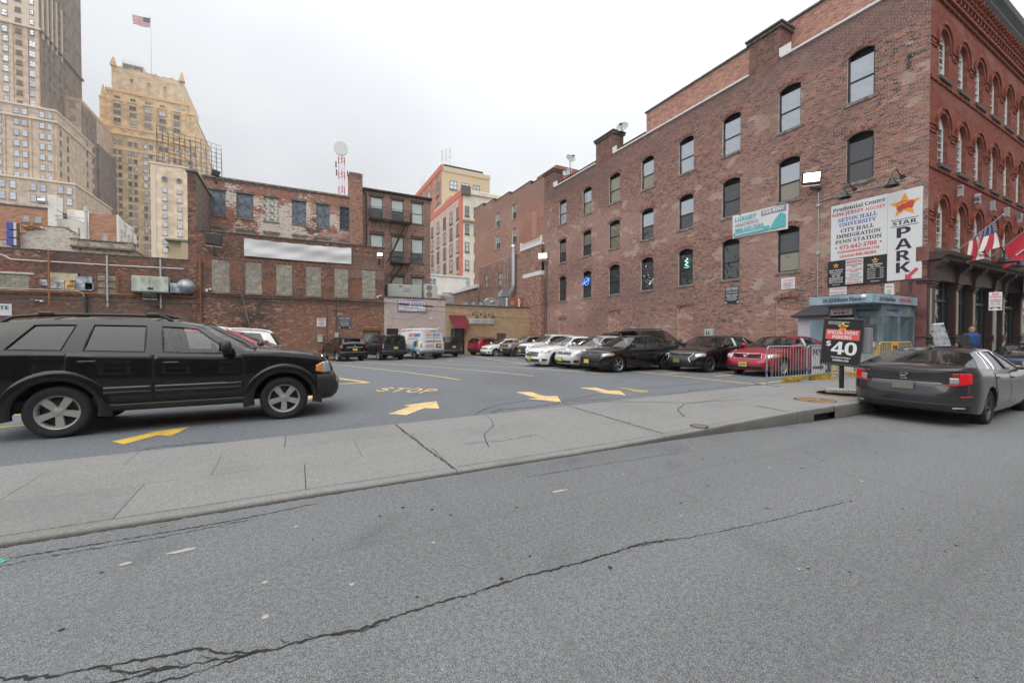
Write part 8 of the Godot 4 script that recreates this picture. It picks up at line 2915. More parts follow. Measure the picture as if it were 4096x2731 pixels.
func wheel_meshes(key:String,r:float,w:float,rr:float,spokes:int,style:String)->Array:
	if not _wheels.has(key):
		var ax:=Transform3D(Basis(V(1,0,0),V(0,0,1),V(0,-1,0)),Vector3.ZERO)
		var h:=w/2
		var ty:=B.new()
		ty.lathe([Vector2(rr,-h*0.9),Vector2(r-0.03,-h),Vector2(r-0.006,-h*0.75),Vector2(r,-h*0.4),Vector2(r,h*0.4),Vector2(r-0.006,h*0.75),Vector2(r-0.03,h),Vector2((r+rr)/2,h*1.03),Vector2(rr+0.008,h*0.92),Vector2(rr-0.004,h*0.86)],ax,40)
		for k in 3:ty.lathe([Vector2(r-0.02,(k-1)*h*0.4-0.006),Vector2(r+0.0015,(k-1)*h*0.4-0.007),Vector2(r+0.0015,(k-1)*h*0.4+0.007)],ax,24)
		var rm:=B.new()
		rm.lathe([Vector2(rr-0.03,-h*0.3),Vector2(rr-0.03,h*0.66),Vector2(rr-0.012,h*0.72),Vector2(rr-0.010,h*0.86),Vector2(rr+0.004,h*0.88)],ax,40)
		var hub:=0.062
		for k in spokes:
			var a:=TAU*k/spokes+PI/2
			var wi:=0.075 if style=="broad" else 0.034 if style=="split" else 0.026 if style=="many" else 0.045
			var wo:=0.10 if style=="broad" else wi*0.8
			var subs:=[-0.085,0.085] if style=="split" else [0.0]
			for s in subs:
				var a2:float=a+s*0.35
				var a3:float=a+s*1.35
				var d0:=Vector2(cos(a2),sin(a2))
				var d1:=Vector2(cos(a3),sin(a3))
				var n0:=d0.orthogonal()
				var n1:=d1.orthogonal()
				var poly:=PackedVector2Array([d0*hub*0.7+n0*wi/2,d1*(rr-0.012)+n1*wo/2,d1*(rr-0.012)-n1*wo/2,d0*hub*0.7-n0*wi/2])
				var q:=[]
				for e in 4:
					var depth:=h*0.62 if e==0 or e==3 else h*0.74
					q.append(V(poly[e].x,poly[e].y,depth))
				rm.quad(q[0],q[3],q[2],q[1])
				for e in 4:
					var p1:Vector3=q[e]
					var p2:Vector3=q[(e+1)%4]
					rm.quad(p1,p2,p2-V(0,0,0.045),p1-V(0,0,0.045))
		rm.lathe([Vector2(hub+0.015,h*0.2),Vector2(hub+0.01,h*0.58),Vector2(hub-0.01,h*0.66),Vector2(0,h*0.68)],ax,20)
		if style=="broad":
			for k in 5:
				var a:=TAU*(k+0.5)/5+PI/2
				rm.cyl(V(cos(a)*0.068,sin(a)*0.068,h*0.5),V(cos(a)*0.068,sin(a)*0.068,h*0.7),0.013,0.012,8)
		var dk:=B.new()
		dk.lathe([Vector2(rr-0.028,h*0.05),Vector2(rr*0.72,h*0.1),Vector2(0,h*0.12)],ax,24)
		_wheels[key]=[ty.mesh(),rm.mesh(),dk.mesh()]
	return _wheels[key]
var _wheels:={}
# Builds one vehicle. p holds its dimensions, profile curves and fittings; all in metres.
func car(called:String,label:String,cat:String,at2:Vector3,yaw:float,p:Dictionary,body:Material,group:="cars parked in the lot")->Node3D:
	var o:=thing(called,label,cat,at2,group,yaw)
	var h:=Hull.new()
	h.setup(p)
	var xc:float=p.xc
	var pil:Array=p.pil
	var xb:float=pil[-1][0]
	var low:Material=p.get("low",body)
	var glassm:Material=p.get("glass",M.car_glass)
	var rear_glass:Material=p.get("rear_glass",glassm)
	var b:=B.new()
	var vs:=[0.0,0.06,0.16,0.3,0.45,0.6,0.72,0.82,0.9,0.96,1.0]
	for sg in [1.0,-1.0]:
		var rows:=[]
		for v in vs:
			var row:=PackedVector3Array()
			for t in h.ts:
				var ol:=h.outline(t)
				var x:float=ol[0].x
				row.append(h.pt(t,lerpf(h.bottom(x),h.top(x),v),sg))
			rows.append(row)
		b.grid(rows,sg<0)
		# lip under the sill and in the arches
		var lip:=[]
		for e in 2:
			var row:=PackedVector3Array()
			for t in h.ts:
				var q:=h.pt(t,h.bottom(h.outline(t)[0].x),sg)
				row.append(q if e else q+V(0,0.0,-sg*0.08))
			lip.append(row)
		b.grid(lip,sg<0)
	var crown:float=p.get("crown",0.05)
	var cover:=func(keep:Callable)->void:
		var rows:=[]
		for t in h.ts:
			var x:float=h.outline(t)[0].x
			if not keep.call(x):continue
			var e:=h.pt(t,h.top(x),1.0)
			var row:=PackedVector3Array()
			for k in 13:
				var q:=1.0-k/6.0
				var bulge:float=crown*(1-pow(absf(q),2.2))*clampf((h.L/2-absf(x))/0.35,0.0,1.0)+p.get("ridge",0.0)*(smooth(0.86,0.74,absf(q))*smooth(0.5,0.7,absf(q)) if absf(q)>0.5 else 0.6)
				row.append(V(e.x,e.y+bulge,e.z*q))
			rows.append(row)
		if rows.size()>1:b.grid(rows,true)
	cover.call(func(x):return x>=xc-0.06)
	cover.call(func(x):return x<=xb+0.06)
	obj("body",b,body,o)
	# roof
	b=B.new()
	var xw:float=pil[0][1]
	var xr:float=pil[-1][1]
	var rows:=[]
	for i in 15:
		var x:=lerpf(xw,xr,i/14.0)
		var row:=PackedVector3Array()
		for k in 17:
			var q:=1.0-k/8.0
			var inn:=0.03*(1-pow(absf(q),2))
			row.append(V(x+(inn if i==0 else -inn if i==14 else 0.0)*2,h.roof_edge(x)+h.edge*(1-pow(absf(q),2.6)),h.rw*q))
		rows.append(row)
	b.grid(rows,true)
	var rs:=B.new()
	var black:=B.new()
	var w0:float=p.get("w0",0.03)
	var w1:float=p.get("w1",0.90)
	var patch:=func(bb:B,a:Array,e:Array,wa:float,wb:float,sg:float,off:float,nx:int)->void:
		var rr:=[]
		for j in 6:
			var w:=lerpf(wa,wb,j/5.0)
			var row:=PackedVector3Array()
			for i in nx+1:row.append(h.glass(lerpf(a[0],e[0],i/float(nx)),lerpf(a[1],e[1],i/float(nx)),w,sg,off))
			rr.append(row)
		bb.grid(rr,sg<0)
	for sg in [1.0,-1.0]:
		patch.call(rs,pil[0],pil[-1],w1,1.0,sg,0.0,16)
		patch.call(rs,pil[0],pil[-1],-0.02,w0,sg,0.004,16)
		for i in range(0,pil.size()-1,2):
			var dark:bool=i>0 and i<pil.size()-2 and p.get("black_pillar",true)
			patch.call(black if dark else rs,pil[i],pil[i+1],w0,w1,sg,-0.002 if dark else 0.0,3)
			if i==0:patch.call(rs,[pil[0][0]+0.02,pil[0][1]+0.02],pil[0],0.0,1.0,sg,-0.03,1)
	obj("roof",b,p.get("roof_mat",body),o)
	obj("pillar",rs,body,o)
	if black.v.size():obj("pillar",black,M.trim_black,o)
	var n_win:=0
	for sg in [1.0,-1.0]:
		for i in range(1,pil.size()-1,2):
			b=B.new()
			patch.call(b,pil[i],pil[i+1],w0,w1,sg,-0.014,6)
			var g:Material=rear_glass if i>=3 else glassm
			obj("side_window",b,g,o)
			if p.get("chrome",false) or p.get("rubber",false):
				b=B.new()
				var ring:=[]
				for e in [[w0,0],[w0,1],[w1,1],[w1,0]]:
					var q:Array=pil[i] if e[1]==0 else pil[i+1]
					ring.append(h.glass(q[0],q[1],e[0],sg,0.003))
				var full:=[]
				for e in 4:
					for s in 5:
						var w:=lerpf([w0,w0,w1,w1][e],[w0,w1,w1,w0][e],s/5.0)
						var f:=lerpf([0,1,1,0][e],[1,1,0,0][e],s/5.0)
						full.append(h.glass(lerpf(pil[i][0],pil[i+1][0],f),lerpf(pil[i][1],pil[i+1][1],f),w,sg,0.002))
				b.tube(full,0.011,5,true)
				obj("window_trim",b,M.chrome if p.get("chrome",false) else M.trim_black,o)
			n_win+=1
	# windscreen and rear window
	for e in [0,1]:
		var ln:Array=pil[0] if e==0 else pil[-1]
		var bow:float=p.get("bow",0.14) if e==0 else -p.get("bow_r",0.10)
		var gb:=B.new()
		var rr:=[]
		for j in 9:
			var w:=lerpf(0.0,1.0,j/8.0)
			var a:=h.glass(ln[0],ln[1],w,1.0,-0.006)
			var row:=PackedVector3Array()
			for k in 17:
				var q:=1.0-k/8.0
				var m:=1-pow(absf(q),2.2)
				row.append(V(a.x+bow*m*(1-0.7*w),a.y+lerpf(crown,h.edge,w)*m,a.z*q))
			rr.append(row)
		gb.grid(rr,e==1)
		obj("windscreen" if e==0 else "rear_window",gb,M.screen_glass if e==0 else p.get("back_glass",rear_glass),o)
	# inside
	b=B.new()
	b.box(V(xb+0.1,h.sill+0.08,-h.W+0.12),V(xc,h.sill+0.2,h.W-0.12))
	b.box(V(xc-0.5,h.top(xc)-0.3,-h.W+0.16),V(xc+0.12,h.top(xc)-0.02,h.W-0.16),0.05)
	b.box(V(maxf(xb-0.1,-h.L/2+0.16),h.sill+0.2,-h.W+0.14),V(maxf(xb+0.35,-h.L/2+0.4),h.top(xb)-0.08,h.W-0.14),0.04)
	obj("cabin",b,M.cabin,o)
	var seat_y:=h.sill+0.2
	for q in [[xc-1.15,0.36],[xc-1.15,-0.36],[xc-2.0,0.36],[xc-2.0,-0.36]]:
		if q[0]<xb+0.1 and q[0]<xc-1.5:continue
		b=B.new()
		b.box(V(q[0]-0.1,seat_y,q[1]-0.24),V(q[0]+0.4,seat_y+0.2,q[1]+0.24),0.05)
		b.box(V(-0.08,0,-0.23),V(0.06,0.58,0.23),0.05,Transform3D(Basis(V(0,0,1),0.22),V(q[0]-0.08,seat_y+0.15,q[1])))
		b.box(V(-0.05,0.6,-0.13),V(0.05,0.78,0.13),0.04,Transform3D(Basis(V(0,0,1),0.18),V(q[0]-0.09,seat_y+0.15,q[1])))
		obj("seat",b,p.get("seat_mat",M.cabin_grey),o)
	b=B.new()
	var wr:=[]
	for k in 18:wr.append(V(xc-0.58,h.top(xc)-0.06,-0.36)+V(-0.35,1,0).normalized()*0.18*sin(TAU*k/18)+V(0,0,0.18)*cos(TAU*k/18))
	b.tube(wr,0.016,6,true)
	obj("steering_wheel",b,M.cabin,o)
	b=B.new()
	b.box(V(-h.L/2+0.35,h.sill+0.02,-h.W+0.3),V(h.L/2-0.3,h.sill+0.12,h.W-0.3))
	for sg in [1.0,-1.0]:
		for ax in [h.xf,h.xr]:
			var lr:=[]
			for j in 3:
				var row:=PackedVector3Array()
				for i in 17:
					var a:=PI*i/16.0
					var rr2:=h.ra+0.004
					row.append(V(ax+rr2*cos(a),h.r+rr2*sin(a),sg*(h.W-[0.05,0.25,0.45][j])))
				lr.append(row)
			b.grid(lr,sg>0)
			b.box(V(ax-h.ra,h.sill,sg*(h.W-0.46)),V(ax+h.ra,h.r+h.ra,sg*(h.W-0.44)))
	obj("underbody",b,M.under,o)
	# wheels
	var ws:Array=p.get("wheel",[0.60,5,"plain"])
	var rmat:Material=p.get("rim_mat",M.rim_silver)
	var tw:float=p.get("tw",0.225)
	var wm:=wheel_meshes("%.3f %.3f %.2f %d %s"%[h.r,tw,ws[0],ws[1],ws[2]],h.r,tw,h.r*ws[0],ws[1],ws[2])
	for ax in [h.xf,h.xr]:
		for sg in [1.0,-1.0]:
			var wn:=Node3D.new()
			wn.name="wheel"
			o.add_child(wn,true)
			wn.position=V(ax,h.r-0.006,sg*(h.W-0.035-tw/2))
			wn.rotation=V(0,0 if sg>0 else PI,0.4*ax)
			put("tyre",wm[0],M.tyre_rubber,wn)
			put("rim",wm[1],rmat,wn)
			put("brake",wm[2],M.brake_dark,wn)
	# doors stand a hair proud of the side; handles on them
	var doors:Array=p.get("doors",[])
	for sg in [1.0,-1.0]:
		for d in doors:
			var t0:=h.t_of_x(d[0])
			var t1:=h.t_of_x(d[1])
			var f0:=func(f):return maxf(h.sill+p.get("door_low",0.12),h.bottom(lerpf(d[0],d[1],f))+0.05)
			var f1:=func(f):return h.top(lerpf(d[0],d[1],f))-0.035
			var dn:=obj("door",hull_patch(h,t0,t1,f0,f1,0.005,24,8,sg),body,o)
			for e in [[d[0]+0.013,d[0]-0.003],[d[1]+0.003,d[1]-0.013]]:
				var g0:=func(_f):return f0.call(0.0 if e[0]>d[0] else 1.0)
				var g1:=func(_f):return f1.call(0.0 if e[0]>d[0] else 1.0)
				obj("door_seam",hull_patch(h,h.t_of_x(e[0]),h.t_of_x(e[1]),g0,g1,0.0016,1,8,sg),M.under,o)
			if d.size()>2:
				var q:=h.pt(h.t_of_x(d[2]),h.top(d[2])-p.get("handle_y",0.13),sg,0.012)
				b=B.new()
				b.box(q-V(0.10,0.017,0.012),q+V(0.10,0.017,0.018*sg),0.010)
				put("handle",b.mesh(),p.get("handle_mat",body),dn)
		# mirror
		if p.get("mirror",true):
			var mx:float=lerpf(pil[1][0],pil[0][0],0.12)-0.06
			var base:=h.rim(mx,sg)+V(0,0.02,0)
			var ms:float=p.get("mirror_size",1.0)
			b=B.new()
			var mrows:=[]
			for i in 9:
				var th:=PI*i/8.0
				var row:=PackedVector3Array()
				for j in 13:
					var ph:=TAU*j/12.0
					var d3:=V(cos(th),sin(th)*cos(ph),sin(th)*sin(ph))
					row.append(base+V(-0.02,0.075*ms,sg*0.15*ms)+V(signf(d3.x)*pow(absf(d3.x),0.7)*0.075,signf(d3.y)*pow(absf(d3.y),0.75)*0.082*ms,signf(d3.z)*pow(absf(d3.z),0.75)*0.118*ms))
				mrows.append(row)
			b.grid(mrows,true)
			b.box(base+V(-0.05,-0.03,-0.03*sg),base+V(0.04,0.03,0.09*sg),0.01)
			var mn:=obj("mirror",b,p.get("mirror_mat",body),o)
			b=B.new()
			b.box(base+V(-0.098,0.02,sg*0.06*ms),base+V(-0.092,0.135*ms,sg*0.24*ms),0.002)
			put("mirror_glass",b.mesh(),M.mirror_glass,mn)
	for q in p.get("parts",[]):fit(h,o,q)
	return o
# A fitting laid on the hull: [name, material, t0, t1, y low at t0, y low at t1, y high at t0, y high at t1, offset, both sides?]
func fit(h:Hull,o:Node3D,q:Array)->void:
	var sides:=[1.0,-1.0] if q[9] else [1.0]
	for sg in sides:
		var f0:=func(f):return lerpf(q[4],q[5],f)
		var f1:=func(f):return lerpf(q[6],q[7],f)
		obj(q[0],hull_patch(h,q[2],q[3],f0,f1,q[8],10,5,sg),q[1],o)
func plate(o:Node3D,at3:Vector3,out:Vector3,s:String,m:Material)->void:
	var rt:=UP.cross(out).normalized()
	var b:=B.new()
	b.box(V(-0.155,-0.078,0),V(0.155,0.078,0.012),0.006,Transform3D(Basis(rt,UP,out),at3))
	obj("number_plate",b,m,o)
	b=B.new()
	b.box(V(-0.155,-0.078,-0.008),V(0.155,0.078,0.006),0.0,Transform3D(Basis(rt*1.06,UP*1.1,out),at3))
	obj("plate_frame",b,M.trim_black,o)
	if s:
		var g:=o.global_transform
		txt(o,s,g*(at3+out*0.013),g.basis*rt,UP,0.26,0.075,M.ink)
func sedan(o:Dictionary)->Dictionary:
	var p:={"L":4.75,"W":1.82,"fo":0.95,"wb":2.75,"r":0.325,"sill":0.19,
		"deck":[Vector2(2.375,0.66),Vector2(2.2,0.76),Vector2(1.9,0.84),Vector2(1.4,0.92),Vector2(0.95,0.97),Vector2(0.3,0.97),Vector2(-0.9,1.0),Vector2(-1.7,1.05),Vector2(-2.2,1.04),Vector2(-2.375,1.0)],
		"roof":[Vector2(0.35,1.39),Vector2(0.05,1.44),Vector2(-0.4,1.455),Vector2(-0.85,1.43),Vector2(-1.1,1.385)],
		"xc":1.02,"pil":[[1.02,0.28],[0.86,0.20],[0.0,-0.06],[-0.10,-0.13],[-0.92,-0.80],[-1.60,-1.08]],
		"rw":0.60,"doors":[[0.93,-0.06,0.15],[-0.075,-1.05,-0.85]],"wheel":[0.66,5,"plain"],"bow_r":0.16}
	for k in o:p[k]=o[k]
	return p
func suv(o:Dictionary)->Dictionary:
	var p:={"L":4.6,"W":1.85,"fo":0.92,"wb":2.68,"r":0.355,"sill":0.26,
		"deck":[Vector2(2.3,0.84),Vector2(2.1,0.96),Vector2(1.7,1.04),Vector2(1.1,1.10),Vector2(0.7,1.12),Vector2(-0.6,1.13),Vector2(-1.6,1.16),Vector2(-2.3,1.14)],
		"roof":[Vector2(0.25,1.60),Vector2(-0.1,1.67),Vector2(-0.8,1.69),Vector2(-1.6,1.66),Vector2(-2.0,1.60)],
		"xc":0.92,"pil":[[0.92,0.18],[0.76,0.10],[-0.08,-0.12],[-0.18,-0.22],[-1.08,-1.0],[-1.20,-1.12],[-1.85,-1.65],[-2.22,-1.95]],
		"rw":0.64,"doors":[[0.84,-0.13,0.05],[-0.145,-1.12,-0.9]],"wheel":[0.62,5,"plain"],"Dr":0.32,"qr":4.5,"bow_r":0.07,
		"ri":[Vector2(0,0.10),Vector2(0.2,0.01),Vector2(0.42,0.0),Vector2(0.6,0.02),Vector2(0.85,0.04),Vector2(1,0.05)]}
	for k in o:p[k]=o[k]
	return p
func tail_plate(o:Node3D,x:float,y:float,s:="")->void:plate(o,V(x,y,0),V(-1,0.08,0).normalized(),s,M.plate_yellow)
func nose_plate(o:Node3D,x:float,y:float,s:="")->void:plate(o,V(x,y,0),V(1,0,0),s,M.plate_yellow)
func vehicles()->void:
	big_suv()
	grey_sedan()
	right_row()
	back_row()
	left_pair()
func rails(o:Node3D,x0:float,x1:float,y:Callable,z:float,m:Material,r:=0.022)->void:
	for s in [-1.0,1.0]:
		var b:=B.new()
		var pts:=[V(x0,y.call(x0)-0.01,z*s)]
		for k in 9:
			var x:=lerpf(x0-0.12,x1+0.12,k/8.0)
			pts.append(V(x,y.call(x)+0.055,z*s))
		pts.append(V(x1,y.call(x1)-0.01,z*s))
		b.tube(pts,r,7)
		obj("roof_rail",b,m,o)
func big_suv()->void:
	var p:=suv({"L":4.75,"W":1.86,"fo":0.90,"wb":2.82,"r":0.372,"ra":0.455,"sill":0.33,"Df":0.40,"qf":3.6,"pf":2.3,"Dr":0.3,"up_f":-0.02,"up_r":0.05,"ridge":0.03,
		"deck":[Vector2(2.375,0.97),Vector2(2.26,1.03),Vector2(1.95,1.10),Vector2(1.5,1.155),Vector2(0.95,1.19),Vector2(0.6,1.165),Vector2(-0.3,1.20),Vector2(-1.3,1.24),Vector2(-2.0,1.26),Vector2(-2.375,1.25)],
		"roof":[Vector2(0.30,1.665),Vector2(0.0,1.73),Vector2(-0.6,1.755),Vector2(-1.5,1.745),Vector2(-2.05,1.69)],
		"xc":0.92,"pil":[[0.92,0.28],[0.72,0.14],[-0.165,-0.225],[-0.385,-0.405],[-1.075,-0.99],[-1.305,-1.17],[-1.86,-1.58],[-2.27,-2.0]],
		"w0":0.02,"w1":0.83,"rw":0.645,"edge":0.055,"black_pillar":false,"rubber":true,"glass":M.suv_front_glass,"rear_glass":M.privacy_glass,
		"doors":[[0.88,-0.265,-0.06],[-0.285,-1.24,-1.02]],"door_low":0.10,"handle_y":0.15,"handle_mat":M.trim_black,"mirror_mat":M.trim_grey,"mirror_size":1.25,"wheel":[0.655,5,"broad"],"tw":0.245,"rim_mat":M.rim_satin,"seat_mat":M.cabin,
		"si":[Vector2(0,0.05),Vector2(0.10,0.02),Vector2(0.3,0.004),Vector2(0.55,0.0),Vector2(0.80,0.010),Vector2(0.93,0.022),Vector2(1,0.05)],
		"fi":[Vector2(0,0.05),Vector2(0.2,0.0),Vector2(0.5,0.0),Vector2(0.56,0.06),Vector2(0.8,0.09),Vector2(0.95,0.13),Vector2(1,0.17)]})
	var o:=car("parked_suv","big black sport utility vehicle with roof rails and five spoke wheels in the foreground","car",V(-1.66,0.117,-9.02),0.0,p,M.paint_navy)
	var h:=Hull.new()
	h.setup(p)
	# lamps, bumper, mouldings
	for q in [["headlight",M.lens_clear,0.52,0.86,0.80,0.80,1.0,0.985,0.014,true],["indicator",M.lens_amber,0.865,1.0,0.80,0.82,0.985,0.93,0.014,true],
		["bumper",M.trim_grey,-0.98,0.98,0.36,0.36,0.76,0.76,0.03,false],["grille",M.trim_black,-0.45,0.45,0.80,0.80,0.99,0.99,0.012,false],
		["tail_light",M.lens_red,2.3,2.55,0.95,0.95,1.24,1.24,0.012,true],["rear_bumper",M.trim_grey,2.15,3.85,0.42,0.42,0.76,0.76,0.03,false]]:fit(h,o,q)
	for sg in [1.0,-1.0]:
		for d in [[0.86,-0.25],[-0.30,-0.84]]:
			var f0:=func(f):return 0.565+(0.0 if d[0]>0 else 0.0)
			var f1:=func(f):return 0.70
			obj("door_moulding",hull_patch(h,h.t_of_x(d[0]),h.t_of_x(d[1]),f0,f1,0.022,12,4,sg),M.paint_navy,o)
			var f2:=func(f):return 0.60
			var f3:=func(f):return 0.63
			obj("door_moulding",hull_patch(h,h.t_of_x(d[0]),h.t_of_x(d[1]),f2,f3,0.027,12,2,sg),M.trim_grey,o)
		obj("side_sill",hull_patch(h,h.t_of_x(0.96),h.t_of_x(-0.86),func(_f):return 0.34,func(_f):return 0.44,0.03,12,4,sg),M.trim_grey,o)
		for ax in [h.xf,h.xr]:
			var b:=B.new()
			var rows:=[]
			for j in 5:
				var row:=PackedVector3Array()
				for i in 21:
					var a:=PI*i/20.0*1.12-0.19
					var rr:float=[h.ra-0.01,h.ra-0.004,h.ra+0.05,h.ra+0.13,h.ra+0.15][j]
					row.append(V(ax+rr*cos(a),h.r+rr*sin(a),sg*(h.W+[-0.05,0.018,0.020,0.010,-0.02][j])))
				rows.append(row)
			b.grid(rows,sg>0)
			obj("wheel_flare",b,M.paint_navy,o)
	txt(o,"GRAND CHEROKEE",o.global_transform*V(0.42,0.655,h.W+0.018),V(1,0,0),UP,0.42,0.026,M.trim_grey,"Droid Sans",false)
	rails(o,-0.1,-2.0,func(x):return h.roof_edge(x)+0.02,0.58,M.trim_black,0.024)
	for x in [-0.35,-1.55]:
		var b:=B.new()
		var pts:=[]
		for k in 11:pts.append(V(x,h.roof_edge(x)+0.09+0.03*sin(PI*k/10.0),lerpf(-0.62,0.62,k/10.0)))
		b.tube(pts,0.022,6)
		for s in [-1.0,1.0]:b.box(V(x-0.08,h.roof_edge(x)+0.05,s*0.58-0.05),V(x+0.08,h.roof_edge(x)+0.125,s*0.58+0.05),0.02)
		obj("cross_bar",b,M.trim_black,o)
	var b:=B.new()
	b.cyl(V(2.325,0.60,0.66),V(2.362,0.60,0.672),0.07,0.07,16)
	b.cyl(V(2.325,0.60,-0.66),V(2.362,0.60,-0.672),0.07,0.07,16)
	obj("fog_lamp",b,M.lens_dark,o)
	b=B.new()
	b.tube([V(1.05,1.20,0.76),V(0.86,2.15,0.78)],0.0035,4)
	obj("aerial",b,M.steel,o)
	for q in [[1.02,0.55],[1.06,0.0]]:
		b=B.new()
		b.box(V(-0.02,0.0,-0.4),V(0.02,0.025,0.1),0.008,Transform3D(Basis(UP,0.12),V(q[0],1.235,q[1])))
		obj("wiper",b,M.trim_black,o)
	b=B.new()
	b.box(V(-2.33,0.36,-0.5),V(-2.2,0.5,0.5),0.03)
	obj("tow_bar",b,M.under,o)
func grey_sedan()->void:
	var p:=sedan({"L":4.88,"W":1.86,"fo":0.93,"wb":2.83,"r":0.335,"Dr":0.62,"qr":3.0,"pr":2.3,"up_r":0.10,"chrome":true,
		"deck":[Vector2(2.44,0.66),Vector2(2.25,0.78),Vector2(1.9,0.86),Vector2(1.3,0.93),Vector2(0.95,0.96),Vector2(0.3,0.96),Vector2(-0.8,1.0),Vector2(-1.5,1.05),Vector2(-2.0,1.085),Vector2(-2.3,1.075),Vector2(-2.44,1.045)],
		"roof":[Vector2(0.30,1.37),Vector2(0.0,1.43),Vector2(-0.45,1.45),Vector2(-0.95,1.42),Vector2(-1.25,1.36)],
		"pil":[[1.02,0.25],[0.86,0.17],[0.0,-0.08],[-0.07,-0.14],[-0.86,-0.72],[-0.92,-0.78],[-1.32,-0.92],[-1.93,-1.18]],"xc":1.02,"rw":0.60,"bow_r":0.17,
		"ri":[Vector2(0,0.10),Vector2(0.15,0.03),Vector2(0.30,0.0),Vector2(0.52,0.0),Vector2(0.56,0.05),Vector2(0.82,0.06),Vector2(0.93,0.03),Vector2(1,0.06)],
		"wheel":[0.70,5,"split"],"rim_mat":M.rim_dark,"glass":M.car_glass,"rear_glass":M.car_glass,"handle_mat":M.paint_grey,"edge":0.055})
	var o:=car("grey_sedan","dark grey metallic sedan seen from behind at the right with its brake lights on","car",V(12.85,-0.10,-3.45),0.02,p,M.paint_grey,"cars on the street")
	var h:=Hull.new()
	h.setup(p)
	for q in [["tail_light",M.lens_red_lit,2.30,2.50,0.80,0.76,0.99,0.985,0.012,true],["tail_light",M.lens_red,2.505,2.60,0.905,0.90,0.983,0.978,0.010,true],["tail_light",M.lens_red,2.505,2.68,0.755,0.745,0.795,0.775,0.010,true],["reverse_light",M.lens_clear,2.505,2.63,0.80,0.785,0.90,0.90,0.008,true],
		["reflector",M.lens_red,2.32,2.50,0.555,0.545,0.585,0.57,0.010,true],["bumper_lower",M.trim_grey,2.35,3.65,0.31,0.31,0.42,0.42,0.008,false],["exhaust_trim",M.chrome,2.42,2.60,0.345,0.335,0.37,0.36,0.022,true],
		["plate_recess",M.trim_grey2,2.72,3.28,0.66,0.66,0.80,0.80,0.004,false],["boot_lip",M.trim_black,2.5,3.5,1.022,1.03,1.034,1.042,0.012,false]]:fit(h,o,q)
	var b:=B.new()
	b.box(V(-2.462,0.655,-0.155),V(-2.435,0.81,0.155),0.004)
	obj("number_plate",b,M.blank_plate,o)
	b=B.new()
	b.box(V(-2.415,0.86,-0.052),V(-2.40,0.955,0.052),0.006)
	obj("emblem_plate",b,M.trim_black,o)
	b=B.new()
	for s in [-1.0,1.0]:b.tube([V(-2.422,0.87,s*0.022),V(-2.42,0.945,s*0.032)],0.007,5)
	b.tube([V(-2.423,0.905,-0.026),V(-2.423,0.905,0.026)],0.007,5)
	b.tube([V(-2.42,0.855,-0.046),V(-2.415,0.958,-0.055),V(-2.415,0.958,0.055),V(-2.42,0.855,0.046)],0.006,5,true)
	obj("emblem",b,M.chrome,o)
	txt(o,"ACCORD",o.global_transform*V(-2.33,0.985,-0.62),o.global_transform.basis*V(-0.12,0,1).normalized(),UP,0.22,0.028,M.chrome)
	b=B.new()
	b.prism(PackedVector2Array([Vector2(0.10,0),Vector2(-0.10,0),Vector2(-0.08,0.055),Vector2(0.0,0.04)]),Transform3D(Basis(),V(-0.98,1.425,-0.03)),0.06)
	obj("shark_fin",b,M.paint_grey,o)
	# the parked car ahead of it
	var q:=sedan({"L":4.7,"Dr":0.55,"rear_glass":M.car_glass,"wheel":[0.66,7,"plain"]})
	var o2:=car("blue_sedan","dark blue sedan at the right edge standing ahead of the grey sedan","car",V(21.3,-0.11,-3.55),0.0,q,M.paint_blue,"cars on the street")
	var h2:=Hull.new()
	h2.setup(q)
	for k in [["tail_light",M.lens_red_lit,2.3,2.6,0.76,0.76,0.94,0.94,0.012,true],["rear_bumper",M.trim_grey,2.4,3.6,0.28,0.28,0.40,0.40,0.01,false]]:fit(h2,o2,k)
	tail_plate(o2,-2.38,0.72)
	b=B.new()
	b.box(V(-1.55,1.02,-0.35),V(-1.45,1.2,0.15),0.03)
	obj("tissue_box",b,M.plywood,o2)
func front_set(h:Hull,o:Node3D,y0:float,y1:float,t0:float,t1:float,gy0:float,gy1:float,gt:float,gm:Material,amber:=0.0)->void:
	fit(h,o,["headlight",M.lens_clear,t0,t1,y0,y0+0.04,y0+(y1-y0)*0.8,y1,0.010,true])
	if amber>0:fit(h,o,["indicator",M.lens_amber,t1+0.003,t1+amber,y0+0.045,y0+0.07,y1,y1-0.01,0.010,true])
	fit(h,o,["grille",gm,-gt,gt,gy0,gy0,gy1,gy1,0.010,false])
	fit(h,o,["lower_intake",M.trim_black,-0.42,0.42,h.sill+0.08,h.sill+0.08,h.sill+0.19,h.sill+0.19,0.008,false])
	fit(h,o,["fog_recess",M.trim_black,0.56,0.80,h.sill+0.10,h.sill+0.11,h.sill+0.22,h.sill+0.20,0.008,true])
func bars(h:Hull,o:Node3D,t:float,ys:Array,m:Material,th:=0.008)->void:
	for y in ys:
		var b:=B.new()
		var pts:=[]
		for k in 13:pts.append(h.pt(lerpf(-t,t,k/12.0),y,1.0,0.018))
		b.tube(pts,th,5)
		obj("grille_bar",b,m,o)
